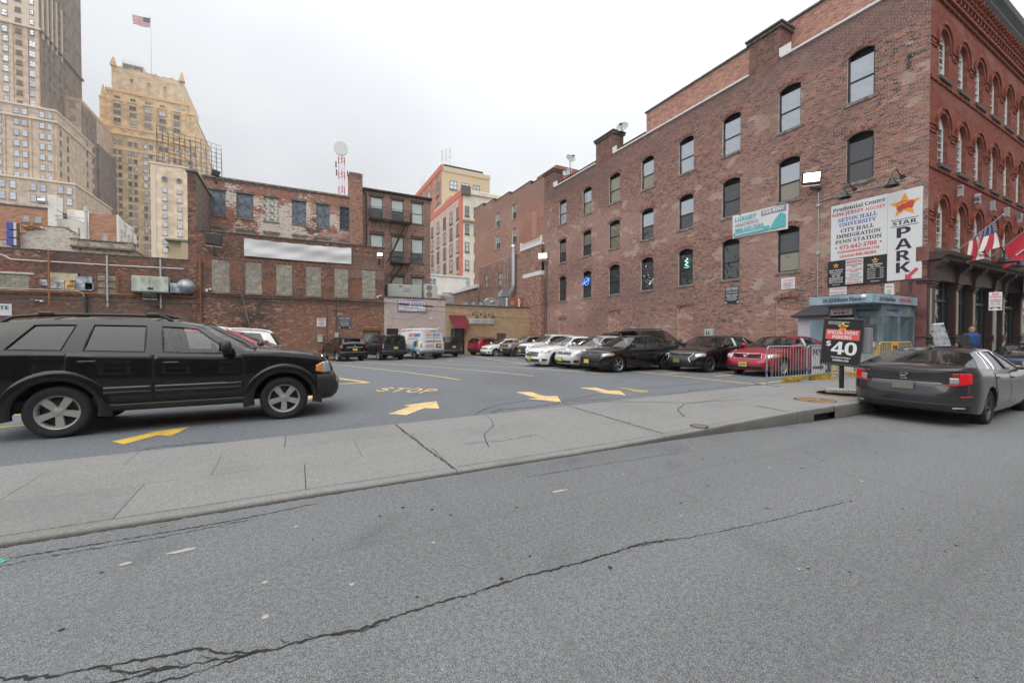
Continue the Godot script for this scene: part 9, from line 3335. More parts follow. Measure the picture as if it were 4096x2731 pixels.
func emblem_ring(o:Node3D,c:Vector3,rx:float,ry:float,out:Vector3,kind:String)->void:
	var rt:=UP.cross(out).normalized()
	var b:=B.new()
	var e:=func(ax:float,ay:float,oy:float)->Array:
		var pts:=[]
		for k in 20:pts.append(c+rt*ax*cos(TAU*k/20)+UP*(oy+ay*sin(TAU*k/20)))
		return pts
	b.tube(e.call(rx,ry,0.0),rx*0.13,6,true)
	if kind=="three":
		b.tube(e.call(rx*0.36,ry*0.95,0.0),rx*0.10,6,true)
		b.tube(e.call(rx*0.72,ry*0.4,ry*0.35),rx*0.10,6,true)
	elif kind=="ell":
		b.tube([c+rt*rx*0.1+UP*ry*0.85,c-rt*rx*0.35-UP*ry*0.3,c+rt*rx*0.75-UP*ry*0.25],rx*0.11,6)
	else:b.tube([c-rt*rx*0.6,c+rt*rx*0.6],rx*0.12,6)
	obj("emblem",b,M.chrome,o)
func right_row()->void:
	var yaw:=PI
	# red sedan
	var p:=sedan({"L":4.81,"W":1.82,"fo":0.98,"wb":2.775,"chrome":true,"wheel":[0.66,7,"plain"],"handle_y":0.14,"glass":M.car_glass})
	var h:=Hull.new()
	h.setup(p)
	var o:=car("parked_car","shiny red sedan with a chrome grille behind the steel barriers","car",V(16.55,lot_y(16,-9),-8.98),yaw,p,M.paint_red)
	front_set(h,o,0.64,0.80,0.50,0.93,0.62,0.80,0.36,M.paint_red,0.1)
	bars(h,o,0.34,[0.655,0.70,0.745,0.785],M.trim_black,0.012)
	for q in [[0.62,0.81]]:
		var b:=B.new()
		var pts:=[]
		for k in 13:pts.append(h.pt(lerpf(-0.38,0.38,k/12.0),0.615+0.02*pow(absf(k-6)/6.0,2),1.0,0.02))
		for k in 13:pts.append(h.pt(lerpf(0.38,-0.38,k/12.0),0.815-0.02*(1-pow(absf(k-6)/6.0,2)),1.0,0.02))
		b.tube(pts,0.011,6,true)
		obj("grille_surround",b,M.chrome,o)
	emblem_ring(o,h.pt(0,0.745,1.0,0.035),0.085,0.06,V(1,0,0),"three")
	nose_plate(o,2.415,0.42,"L33·HFL")
	# black executive sedan
	p=sedan({"L":4.85,"W":1.84,"fo":0.87,"wb":2.85,"chrome":true,"wheel":[0.70,9,"many"],"rim_mat":M.rim_dark,"glass":M.car_glass})
	h=Hull.new()
	h.setup(p)
	o=car("parked_car","black sedan with a chrome edged spindle grille parked left of the red sedan","car",V(15.85,lot_y(16,-11),-11.25),yaw,p,M.paint_black)
	front_set(h,o,0.60,0.76,0.50,0.94,0.36,0.74,0.30,M.trim_black,0.0)
	fit(h,o,["front_lip",M.trim_black,-0.7,0.7,0.20,0.20,0.25,0.25,0.012,false])
	var gb:=B.new()
	var gp:=[]
	for q in [[0.46,0.745],[0.30,0.60],[0.27,0.55],[0.34,0.42]]:gp.append(h.pt(q[0],q[1],1.0,0.016))
	gb.tube(gp,0.013,6)
	gp=[]
	for q in [[-0.46,0.745],[-0.30,0.60],[-0.27,0.55],[-0.34,0.42]]:gp.append(h.pt(q[0],q[1],1.0,0.016))
	gb.tube(gp,0.013,6)
	gp=[]
	for k in 9:gp.append(h.pt(lerpf(-0.46,0.46,k/8.0),0.748,1.0,0.016))
	gb.tube(gp,0.013,6)
	obj("grille_surround",gb,M.chrome,o)
	bars(h,o,0.26,[0.62,0.65,0.68,0.71],M.trim_grey2,0.006)
	emblem_ring(o,h.pt(0,0.66,1.0,0.03),0.062,0.055,V(1,0,0),"ell")
	plate(o,V(2.44,0.46,0),V(1,0,0),"",M.plate_dim)
	# black hatchback sedan with star-spoke wheels
	p=sedan({"L":4.62,"W":1.78,"fo":0.92,"wb":2.67,"wheel":[0.70,5,"split"],"rim_mat":M.rim_cut,"glass":M.car_glass})
	h=Hull.new()
	h.setup(p)
	o=car("parked_car","glossy black compact sedan with bright two tone wheels in the middle of the row","car",V(12.6,lot_y(12,-13),-12.98),yaw,p,M.paint_black)
	front_set(h,o,0.62,0.77,0.50,0.93,0.54,0.72,0.36,M.trim_black,0.08)
	bars(h,o,0.35,[0.73],M.chrome,0.009)
	bars(h,o,0.34,[0.57,0.60,0.63,0.66],M.trim_grey2,0.005)
	emblem_ring(o,h.pt(0,0.69,1.0,0.03),0.07,0.04,V(1,0,0),"bar")
	nose_plate(o,2.325,0.43)
	# silver compact, half hidden
	p=sedan({"L":4.53,"W":1.70,"fo":0.90,"wb":2.60,"r":0.31,"wheel":[0.64,7,"plain"],"glass":M.car_glass,
		"deck":[Vector2(2.265,0.64),Vector2(2.1,0.74),Vector2(1.8,0.82),Vector2(1.35,0.90),Vector2(0.95,0.95),Vector2(0.3,0.95),Vector2(-0.9,0.98),Vector2(-1.6,1.03),Vector2(-2.1,1.03),Vector2(-2.265,1.0)]})
	h=Hull.new()
	h.setup(p)
	o=car("parked_car","pale silver small sedan squeezed between the white sedan and the black compact","car",V(12.55,lot_y(12,-14.7),-14.85),yaw,p,M.paint_silver)
	front_set(h,o,0.60,0.76,0.62,0.95,0.62,0.73,0.42,M.trim_grey2,0.0)
	bars(h,o,0.42,[0.635,0.665,0.695,0.725],M.chrome,0.006)
	emblem_ring(o,h.pt(0,0.68,1.0,0.03),0.06,0.042,V(1,0,0),"three")
	nose_plate(o,2.275,0.42)
	# white sedan with black wheels
	p=sedan({"L":4.87,"W":1.85,"fo":0.95,"wb":2.85,"r":0.34,"wheel":[0.72,11,"many"],"rim_mat":M.rim_black,"glass":M.car_glass,"chrome":false})
	h=Hull.new()
	h.setup(p)
	o=car("parked_car","white sedan with black wheels and a barred grille at the near row's left end","car",V(12.3,lot_y(12,-17),-16.78),yaw,p,M.paint_white)
	front_set(h,o,0.66,0.80,0.46,0.92,0.50,0.70,0.34,M.trim_black,0.07)
	bars(h,o,0.33,[0.53,0.57,0.61,0.65,0.69],M.chrome,0.011)
	fit(h,o,["splitter",M.trim_black,-0.75,0.75,0.205,0.205,0.235,0.235,0.02,false])
	fit(h,o,["front_lip",M.paint_white,-0.8,0.8,0.17,0.17,0.20,0.20,0.03,false])
	nose_plate(o,2.46,0.40)
	# second row against the wall
	p=suv({"roof_mat":M.paint_black,"glass":M.car_glass,"rear_glass":M.privacy_glass})
	h=Hull.new()
	h.setup(p)
	o=car("parked_suv","black vehicle with roof rails, only its roof showing behind the white and silver sedans","car",V(17.6,lot_y(17,-20),-19.9),yaw,p,M.paint_black)
	rails(o,0.05,-1.9,func(x):return h.roof_edge(x)+0.02,0.57,M.trim_black)
	p=suv({"L":4.9,"roof":[Vector2(0.25,1.70),Vector2(-0.1,1.77),Vector2(-0.8,1.79),Vector2(-1.6,1.77),Vector2(-2.05,1.71)],"glass":M.car_glass,"rear_glass":M.privacy_glass})
	h=Hull.new()
	h.setup(p)
	o=car("parked_suv","dark grey tall vehicle with a rear roof spoiler rising behind the black compact sedan","car",V(17.4,lot_y(17,-16),-16.0),0.0,p,M.paint_darkgrey)
	rails(o,-0.1,-1.9,func(x):return h.roof_edge(x)+0.02,0.57,M.trim_black)
	var sp:=B.new()
	sp.box(V(-2.45,1.64,-0.62),V(-2.0,1.69,0.62),0.02)
	obj("roof_spoiler",sp,M.paint_black,o)
	p=sedan({"glass":M.car_glass,"roof_mat":M.paint_black})
	o=car("parked_car","dark blue sedan mostly hidden between the black compact and the black executive sedan","car",V(18.2,lot_y(18,-13),-13.3),yaw,p,M.paint_blue)
	# the far group by the tan building
	p=suv({"L":4.89,"W":1.90,"wb":2.79,"fo":1.0,"glass":M.car_glass,"rear_glass":M.privacy_glass})
	h=Hull.new()
	h.setup(p)
	o=car("parked_suv","white crossover with a big dark grille beside the grey boxy vehicle","car",V(16.5,lot_y(16,-25),-25.2),yaw,p,M.paint_white)
	front_set(h,o,0.80,0.94,0.50,0.92,0.46,0.88,0.34,M.trim_black,0.0)
	bars(h,o,0.33,[0.5,0.56,0.62,0.68,0.74,0.8,0.86],M.trim_grey2,0.008)
	emblem_ring(o,h.pt(0,0.78,1.0,0.03),0.07,0.06,V(1,0,0),"ell")
	rails(o,0.0,-1.9,func(x):return h.roof_edge(x)+0.02,0.57,M.chrome)
	nose_plate(o,2.48,0.55)
	p=suv({"L":4.61,"W":1.84,"wb":2.69,"fo":0.86,"r":0.36,"Df":0.42,"qf":4.0,"low":M.trim_grey,"glass":M.car_glass,"rear_glass":M.privacy_glass,"roof_mat":M.paint_taupe,"rim_mat":M.rim_brown,
		"deck":[Vector2(2.3,0.96),Vector2(2.15,1.02),Vector2(1.7,1.06),Vector2(1.1,1.10),Vector2(0.7,1.12),Vector2(-0.6,1.13),Vector2(-1.6,1.15),Vector2(-2.3,1.14)]})
	h=Hull.new()
	h.setup(p)
	o=car("parked_suv","grey taupe boxy vehicle with a seven slot grille and dark grey bumpers","car",V(16.8,lot_y(16,-29),-28.95),yaw,p,M.paint_taupe)
	front_set(h,o,0.80,0.95,0.62,0.88,0.80,0.96,0.42,M.chrome,0.0)
	for k in 7:
		var b:=B.new()
		var t:=lerpf(-0.36,0.36,k/6.0)
		b.box(h.pt(t,0.81,1.0,0.02)-V(0.02,0,0.032),h.pt(t,0.95,1.0,0.02)+V(0.012,0,0.032),0.006)
		obj("grille_slot",b,M.trim_black,o)
	for q in [["bumper",M.trim_grey,-0.99,0.99,0.28,0.28,0.70,0.70,0.025,false]]:fit(h,o,q)
	for sg in [1.0,-1.0]:obj("side_cladding",hull_patch(h,1.02,1.98,func(f):return maxf(0.28,h.bottom(h.outline(lerpf(1.02,1.98,f))[0].x)+0.005),func(f):return maxf(0.62,h.bottom(h.outline(lerpf(1.02,1.98,f))[0].x)+0.02),0.02,60,3,sg),M.trim_grey,o)
	rails(o,0.0,-1.9,func(x):return h.roof_edge(x)+0.02,0.57,M.trim_black)
	nose_plate(o,2.36,0.56)
	p=sedan({"L":4.50,"W":1.75,"wb":2.67,"fo":0.9,"r":0.315,"glass":M.car_glass,"wheel":[0.66,9,"plain"],
		"deck":[Vector2(2.25,0.66),Vector2(2.1,0.75),Vector2(1.8,0.83),Vector2(1.35,0.92),Vector2(1.05,0.97),Vector2(0.3,0.97),Vector2(-0.9,1.0),Vector2(-1.6,1.05),Vector2(-2.1,1.06),Vector2(-2.25,1.02)],
		"xc":1.15,"pil":[[1.15,0.28],[0.98,0.20],[0.0,-0.06],[-0.10,-0.13],[-0.92,-0.80],[-1.60,-1.08]]})
	h=Hull.new()
	h.setup(p)
	o=car("parked_car","white compact sedan beside the red crossover near the tan building","car",V(15.9,lot_y(15,-31),-31.05),yaw,p,M.paint_white)
	front_set(h,o,0.62,0.76,0.52,0.92,0.60,0.70,0.5,M.trim_black,0.05)
	bars(h,o,0.5,[0.68],M.chrome,0.01)
	emblem_ring(o,h.pt(0,0.66,1.0,0.03),0.06,0.05,V(1,0,0),"bar")
	nose_plate(o,2.26,0.42)
	p=suv({"L":4.17,"W":1.80,"wb":2.6,"fo":0.85,"r":0.33,"glass":M.car_glass,"rear_glass":M.privacy_glass,
		"deck":[Vector2(2.08,0.84),Vector2(1.9,0.94),Vector2(1.5,1.0),Vector2(0.9,1.03),Vector2(-0.6,1.06),Vector2(-1.6,1.12),Vector2(-2.08,1.1)],
		"roof":[Vector2(0.25,1.48),Vector2(-0.1,1.54),Vector2(-0.8,1.56),Vector2(-1.4,1.53),Vector2(-1.8,1.46)],"pil":[[0.92,0.18],[0.76,0.10],[-0.08,-0.12],[-0.18,-0.22],[-1.0,-0.95],[-1.10,-1.05],[-1.55,-1.3],[-2.0,-1.72]],"xc":0.92})
	h=Hull.new()
	h.setup(p)
	o=car("parked_suv","red crossover seen from behind at the foot of the tan wall","car",V(15.5,lot_y(15,-33),-33.3),0.25,p,M.paint_red)
	for q in [["tail_light",M.lens_red,2.25,2.55,0.78,0.80,0.92,0.90,0.012,true],["rear_bumper",M.trim_black,2.2,3.8,0.30,0.30,0.58,0.58,0.015,false],["reflector",M.lens_red,2.35,2.5,0.62,0.62,0.7,0.7,0.014,true]]:fit(h,o,q)
	rails(o,0.0,-1.6,func(x):return h.roof_edge(x)+0.02,0.55,M.trim_black)
func back_row()->void:
	var yaw:=PI/2+0.22
	yaw=PI/2-0.0
	var hd:=V(-0.22,0,-0.975)
	yaw=atan2(-hd.z,hd.x)
	var place:=func(rear:Vector3,l:float)->Vector3:return rear+hd*l
	# black crossover
	var p:=suv({"L":4.65,"W":1.80,"wb":2.69,"fo":0.95,"r":0.35,"glass":M.car_glass,"rear_glass":M.privacy_glass,"back_glass":M.back_glass,"wheel":[0.64,6,"plain"],"rim_mat":M.rim_silver,
		"roof":[Vector2(0.25,1.57),Vector2(-0.1,1.63),Vector2(-0.8,1.65),Vector2(-1.5,1.61),Vector2(-1.85,1.54)],"pil":[[0.92,0.18],[0.76,0.10],[-0.08,-0.12],[-0.18,-0.22],[-1.08,-1.0],[-1.20,-1.12],[-1.7,-1.5],[-2.2,-1.8]]})
	var h:=Hull.new()
	h.setup(p)
	var o:=car("parked_suv","black crossover with a curved rear window parked leftmost along the back wall","car",V(2.95,lot_y(3,-30.4),-30.9),yaw,p,M.paint_black)
	for q in [["tail_light",M.lens_red,2.12,2.52,0.86,0.90,1.06,1.05,0.014,true],["tailgate_bar",M.chrome,2.8,3.2,0.93,0.93,0.965,0.965,0.016,false],["rear_bumper",M.paint_black,2.15,3.85,0.34,0.34,0.62,0.62,0.03,false],["bumper_step",M.bumper_sheen,2.2,3.8,0.62,0.62,0.66,0.66,0.028,false]]:fit(h,o,q)
	tail_plate(o,-2.345,0.80)
	emblem_ring(o,V(-2.31,1.03,0),0.06,0.05,V(-1,0,0),"bar")
	var sp:=B.new()
	sp.box(V(-2.05,1.50,-0.56),V(-1.75,1.55,0.56),0.02)
	obj("roof_spoiler",sp,M.paint_black,o)
	# dark boxy vehicle
	p=suv({"L":4.49,"W":1.84,"wb":2.69,"fo":0.86,"r":0.37,"sill":0.32,"glass":M.car_glass,"rear_glass":M.privacy_glass,"back_glass":M.back_glass,"Dr":0.22,"qr":5.5,"black_pillar":true,
		"deck":[Vector2(2.24,0.98),Vector2(2.05,1.06),Vector2(1.6,1.10),Vector2(1.0,1.14),Vector2(-0.6,1.16),Vector2(-1.6,1.18),Vector2(-2.24,1.18)],
		"roof":[Vector2(0.35,1.70),Vector2(0.0,1.76),Vector2(-0.8,1.78),Vector2(-1.6,1.77),Vector2(-2.15,1.74)],"pil":[[0.85,0.38],[0.70,0.30],[-0.08,-0.10],[-0.18,-0.20],[-1.05,-1.02],[-1.17,-1.15],[-1.95,-1.92],[-2.2,-2.14]],"xc":0.85,"rw":0.70,"bow_r":0.03})
	h=Hull.new()
	h.setup(p)
	o=car("parked_suv","dark boxy vehicle with an upright tailgate parked just left of the lettered white van","car",V(5.6,lot_y(5,-30.4),-30.75),yaw,p,M.paint_darknavy)
	for q in [["tail_light",M.lens_red,2.22,2.50,0.80,0.80,1.12,1.12,0.016,true],["reverse_light",M.lens_clear,2.24,2.48,0.90,0.90,0.97,0.97,0.022,true],["rear_bumper",M.paint_darknavy,2.05,3.95,0.42,0.42,0.70,0.70,0.05,false],["handle_bar",M.trim_grey,2.72,3.28,1.02,1.02,1.07,1.07,0.016,false]]:fit(h,o,q)
	tail_plate(o,-2.27,0.88)
	rails(o,0.1,-2.0,func(x):return h.roof_edge(x)+0.02,0.62,M.trim_black)
	# lettered van
	p={"L":5.4,"W":2.0,"fo":0.80,"wb":3.5,"r":0.38,"ra":0.45,"sill":0.38,"Dr":0.2,"qr":6.0,"Df":0.5,
		"deck":[Vector2(2.7,1.0),Vector2(2.5,1.14),Vector2(2.2,1.20),Vector2(1.85,1.24),Vector2(1.0,1.26),Vector2(-2.0,1.28),Vector2(-2.7,1.28)],
		"roof":[Vector2(1.3,1.95),Vector2(1.0,2.04),Vector2(0,2.09),Vector2(-1.5,2.09),Vector2(-2.55,2.05)],"xc":1.85,"rw":0.80,"edge":0.09,
		"pil":[[1.85,1.25],[1.70,1.15],[0.85,0.80],[-2.62,-2.50]],"w0":0.05,"w1":0.85,"doors":[[1.75,0.82,0.95]],"wheel":[0.58,8,"plain"],"rim_mat":M.rim_dull,"glass":M.car_glass,"bow_r":0.05,"black_pillar":false,"back_glass":M.paint_van,"rear_glass":M.privacy_glass,
		"ri":[Vector2(0,0.03),Vector2(0.2,0.0),Vector2(0.6,0.0),Vector2(0.85,0.01),Vector2(1,0.04)]}
	p.pil=[[1.85,1.25],[1.70,1.15],[0.85,0.80],[-2.64,-2.54]]
	h=Hull.new()
	h.setup(p)
	o=car("parked_van","white van with red and blue lettering and a roof rack at the back wall","van",V(8.15,lot_y(8,-31),-31.15),yaw,p,M.paint_van)
	for q in [["tail_light",M.lens_red,2.3,2.48,0.86,0.86,1.24,1.24,0.016,true],["rear_bumper",M.trim_grey2,2.1,3.9,0.46,0.46,0.66,0.66,0.06,false],["blue_wave",M.van_teal,1.25,2.2,0.62,0.62,0.82,0.74,0.006,true],["blue_wave",M.van_teal,2.5,3.5,0.68,0.68,0.76,0.70,0.006,false]]:fit(h,o,q)
	var g:=o.global_transform
	var back:=func(s:String,y:float,z:float,w:float,cap:float,m:Material,bold:=true,slant:=0.0)->void:
		var x:=-2.735 if y<1.3 else lerpf(-2.72,-2.68,(y-1.3)/0.7)
		txt(o,s,g*V(x,y,z),g.basis*V(0,0,1),g.basis*(V(0.06,1,0) if y>1.3 else UP),w,cap,m,"Droid Sans",bold,slant)
	back.call("FAST",1.80,-0.36,0.50,0.18,M.ink_red3)
	back.call("SIGNS",1.80,0.28,0.62,0.18,M.ink_navy2)
	back.call("More than fast. More than signs.",1.57,-0.02,1.2,0.07,M.ink_grey,false)
	back.call("Newark,NJ",1.33,-0.38,0.52,0.10,M.ink)
	back.call("973-273-1200",1.33,0.30,0.66,0.10,M.ink)
	for k in 3:back.call(["215 Market Street","Newark, NJ 07102","fastsigns.com/605"][k],1.12-k*0.09,-0.34,0.55,0.055,M.ink_red3,false)
	var b:=B.new()
	b.box(V(-2.74,0.86,0.22),V(-2.70,1.14,0.66),0.01)
	obj("plate_recess",b,M.black,o)
	plate(o,V(-2.745,1.0,0.44),V(-1,0,0),"",M.plate_yellow)
	b=B.new()
	b.box(V(-2.728,0.5,-0.006),V(-2.715,2.0,0.006))
	obj("door_seam",b,M.trim_grey2,o)
	var side:=func(s:String,x:float,y:float,w:float,cap:float,m:Material,bold:=true)->void:
		var wv:=clampf((y-1.27)/0.73,0,1)
		txt(o,s,g*V(x,y,-lerpf(1.0-0.045,0.82,wv)-0.02),g.basis*V(-1,0,0),(g.basis*V(0,1,0.22)).normalized(),w,cap,m,"Droid Sans",bold,0.1)
	side.call("FAST",-1.05,1.78,0.8,0.25,M.ink_red3)
	side.call("SIGNS",-1.95,1.78,0.85,0.25,M.ink_navy2)
	side.call("More than fast. More than signs.",-1.4,1.52,1.6,0.08,M.ink_grey,false)
	for k in 3:
		b=B.new()
		b.box(V(-1.75-k*0.24,0.98-0.06*(k%2),-1.02),V(-1.54-k*0.24,1.30+0.05*k,-0.99),0.004)
		obj("printed_square",b,[M.graffiti_green,M.ink_navy2,M.van_green][k],o)
	for k in 6:
		b=B.new()
		b.box(V(0.3-k*0.27,0.55,-1.012),V(0.52-k*0.27,0.78,-0.99),0.004)
		obj("printed_square",b,[M.maroon,M.van_green,M.ink_navy2][k%3],o)
	b=B.new()
	for z in [-0.62,0.62]:b.tube([V(1.2,2.08,z),V(1.0,2.2,z),V(-2.2,2.22,z),V(-2.55,2.34,z)],0.022,6)
	for x in [0.9,0.0,-1.0,-2.0]:b.tube([V(x,2.04,-0.75),V(x,2.21,-0.64),V(x,2.26,0),V(x,2.21,0.64),V(x,2.04,0.75)],0.02,6)
	obj("roof_rack",b,M.white_metal,o)
	b=B.new()
	b.tube([V(-2.78,0.45,-0.5),V(-2.85,0.42,0),V(-2.78,0.45,0.5)],0.03,6)
	b.box(V(-2.9,0.38,-0.05),V(-2.6,0.46,0.05),0.01)
	obj("tow_hitch",b,M.under,o)
	# grey crossover behind the van
	p=suv({"L":4.68,"W":1.84,"glass":M.car_glass,"rear_glass":M.privacy_glass,"back_glass":M.back_glass})
	h=Hull.new()
	h.setup(p)
	o=car("parked_suv","dark grey crossover half hidden by the lettered van at the back wall","car",V(10.55,lot_y(10,-32),-32.85),yaw,p,M.paint_grey)
	for q in [["tail_light",M.lens_red,2.15,2.5,0.92,0.95,1.08,1.05,0.014,true],["rear_bumper",M.trim_grey,2.2,3.8,0.34,0.34,0.58,0.58,0.02,false],["bumper_step",M.chrome,2.4,3.6,0.56,0.56,0.59,0.59,0.025,false]]:fit(h,o,q)
	tail_plate(o,-2.35,0.84)
func left_pair()->void:
	var p:=suv({"L":4.77,"W":1.84,"wb":2.86,"r":0.36,"glass":M.car_glass,"rear_glass":M.privacy_glass,
		"roof":[Vector2(0.15,1.55),Vector2(-0.2,1.63),Vector2(-0.9,1.655),Vector2(-1.6,1.63),Vector2(-2.05,1.57)],"mirror_mat":M.trim_black,"mirror_size":1.15,
		"deck":[Vector2(2.385,0.86),Vector2(2.2,0.95),Vector2(1.7,1.04),Vector2(1.1,1.11),Vector2(0.8,1.12),Vector2(-0.6,1.13),Vector2(-1.6,1.16),Vector2(-2.385,1.14)]})
	var h:=Hull.new()
	h.setup(p)
	var o:=car("parked_suv","red crossover with pale roof rails parked behind the big black car","car",V(-1.5,lot_y(-2,-13),-13.4),0.0,p,M.paint_red)
	fit(h,o,["headlight",M.lens_clear,0.55,0.95,0.82,0.84,0.92,0.97,0.012,true])
	rails(o,-0.1,-1.95,func(x):return h.roof_edge(x)+0.03,0.59,M.white_metal,0.03)
	p=suv({"L":4.7,"W":1.85,"glass":M.car_glass,"rear_glass":M.privacy_glass,"back_glass":M.back_glass,"Dr":0.3})
	h=Hull.new()
	h.setup(p)
	o=car("parked_suv","white wagon with dark tinted rear windows parked behind the red crossover","car",V(-2.75,lot_y(-2,-17),-17.2),PI,p,M.paint_white)
	fit(h,o,["tail_light",M.lens_red,2.05,2.45,0.95,0.95,1.15,1.15,0.014,true])
	rails(o,-0.1,-2.0,func(x):return h.roof_edge(x)+0.03,0.59,M.white_metal,0.026)
# A figure as one smooth surface: tapered capsules joined with a smooth minimum and meshed with surface nets
func body_mesh(bones:Array,cell:float,blend:float)->B:
	var lo:=Vector3.INF
	var hi:=-Vector3.INF
	for q in bones:
		var m:float=maxf(q[2],q[3])+cell*3
		for p in [q[0],q[1]]:
			lo=lo.min(p-V(m,m,m))
			hi=hi.max(p+V(m,m,m))
	var n:=Vector3i(((hi-lo)/cell).ceil())+Vector3i.ONE
	var f:=PackedFloat32Array()
	f.resize(n.x*n.y*n.z)
	f.fill(1.0)
	for q in bones:
		var a:Vector3=q[0]
		var e:Vector3=q[1]
		var m:float=maxf(q[2],q[3])+cell*2.5
		var i0:=Vector3i(((a.min(e)-V(m,m,m)-lo)/cell).floor()).clamp(Vector3i.ZERO,n-Vector3i.ONE)
		var i1:=Vector3i(((a.max(e)+V(m,m,m)-lo)/cell).ceil()).clamp(Vector3i.ZERO,n-Vector3i.ONE)
		var ab:=e-a
		var l2:=maxf(ab.length_squared(),1e-8)
		var sq:Vector3=q[4] if q.size()>4 else Vector3.ONE
		for z in range(i0.z,i1.z+1):
			for y in range(i0.y,i1.y+1):
				for x in range(i0.x,i1.x+1):
					var p:=lo+V(x,y,z)*cell
					var t:=clampf((p-a).dot(ab)/l2,0,1)
					var d:=((p-a-ab*t)*sq).length()-lerpf(q[2],q[3],t)
					var k:=x+n.x*(y+n.y*z)
					var o:=f[k]
					var hh:=clampf(0.5+0.5*(o-d)/blend,0,1)
					f[k]=lerpf(o,d,hh)-blend*hh*(1-hh)
	var b:=B.new()
	var id:={}
	for z in n.z-1:
		for y in n.y-1:
			for x in n.x-1:
				var k:=x+n.x*(y+n.y*z)
				var c:=[f[k],f[k+1],f[k+n.x],f[k+n.x+1],f[k+n.x*n.y],f[k+n.x*n.y+1],f[k+n.x*n.y+n.x],f[k+n.x*n.y+n.x+1]]
				var neg:=0
				for v in c:if v<0:neg+=1
				if neg==0 or neg==8:continue
				var s:=Vector3.ZERO
				var cnt:=0
				for ed in [[0,1],[2,3],[4,5],[6,7],[0,2],[1,3],[4,6],[5,7],[0,4],[1,5],[2,6],[3,7]]:
					var v0:float=c[ed[0]]
					var v1:float=c[ed[1]]
					if (v0<0)==(v1<0):continue
					var t:=v0/(v0-v1)
					var p0:=V(ed[0] & 1,(ed[0]>>1) & 1,ed[0]>>2)
					var p1:=V(ed[1] & 1,(ed[1]>>1) & 1,ed[1]>>2)
					s+=p0.lerp(p1,t)
					cnt+=1
				var g:=V(c[1]-c[0]+c[3]-c[2]+c[5]-c[4]+c[7]-c[6],c[2]-c[0]+c[3]-c[1]+c[6]-c[4]+c[7]-c[5],c[4]-c[0]+c[5]-c[1]+c[6]-c[2]+c[7]-c[3])
				id[k]=b.vert(lo+(V(x,y,z)+s/cnt)*cell,g.normalized())
	var nx:=1
	var ny:=n.x
	var nz:=n.x*n.y
	for k in id:
		for ax in [[nx,ny,nz],[ny,nz,nx],[nz,nx,ny]]:
			var a:bool=f[k]<0
			if a==(f[k+ax[0]]<0):continue
			var u:int=k-ax[1]
			var w:int=k-ax[2]
			var q:int=k-ax[1]-ax[2]
			if not (id.has(u) and id.has(w) and id.has(q)):continue
			if a:b.ix.append_array(PackedInt32Array([id[k],id[q],id[u],id[k],id[w],id[q]]))
			else:b.ix.append_array(PackedInt32Array([id[k],id[u],id[q],id[k],id[q],id[w]]))
	return b
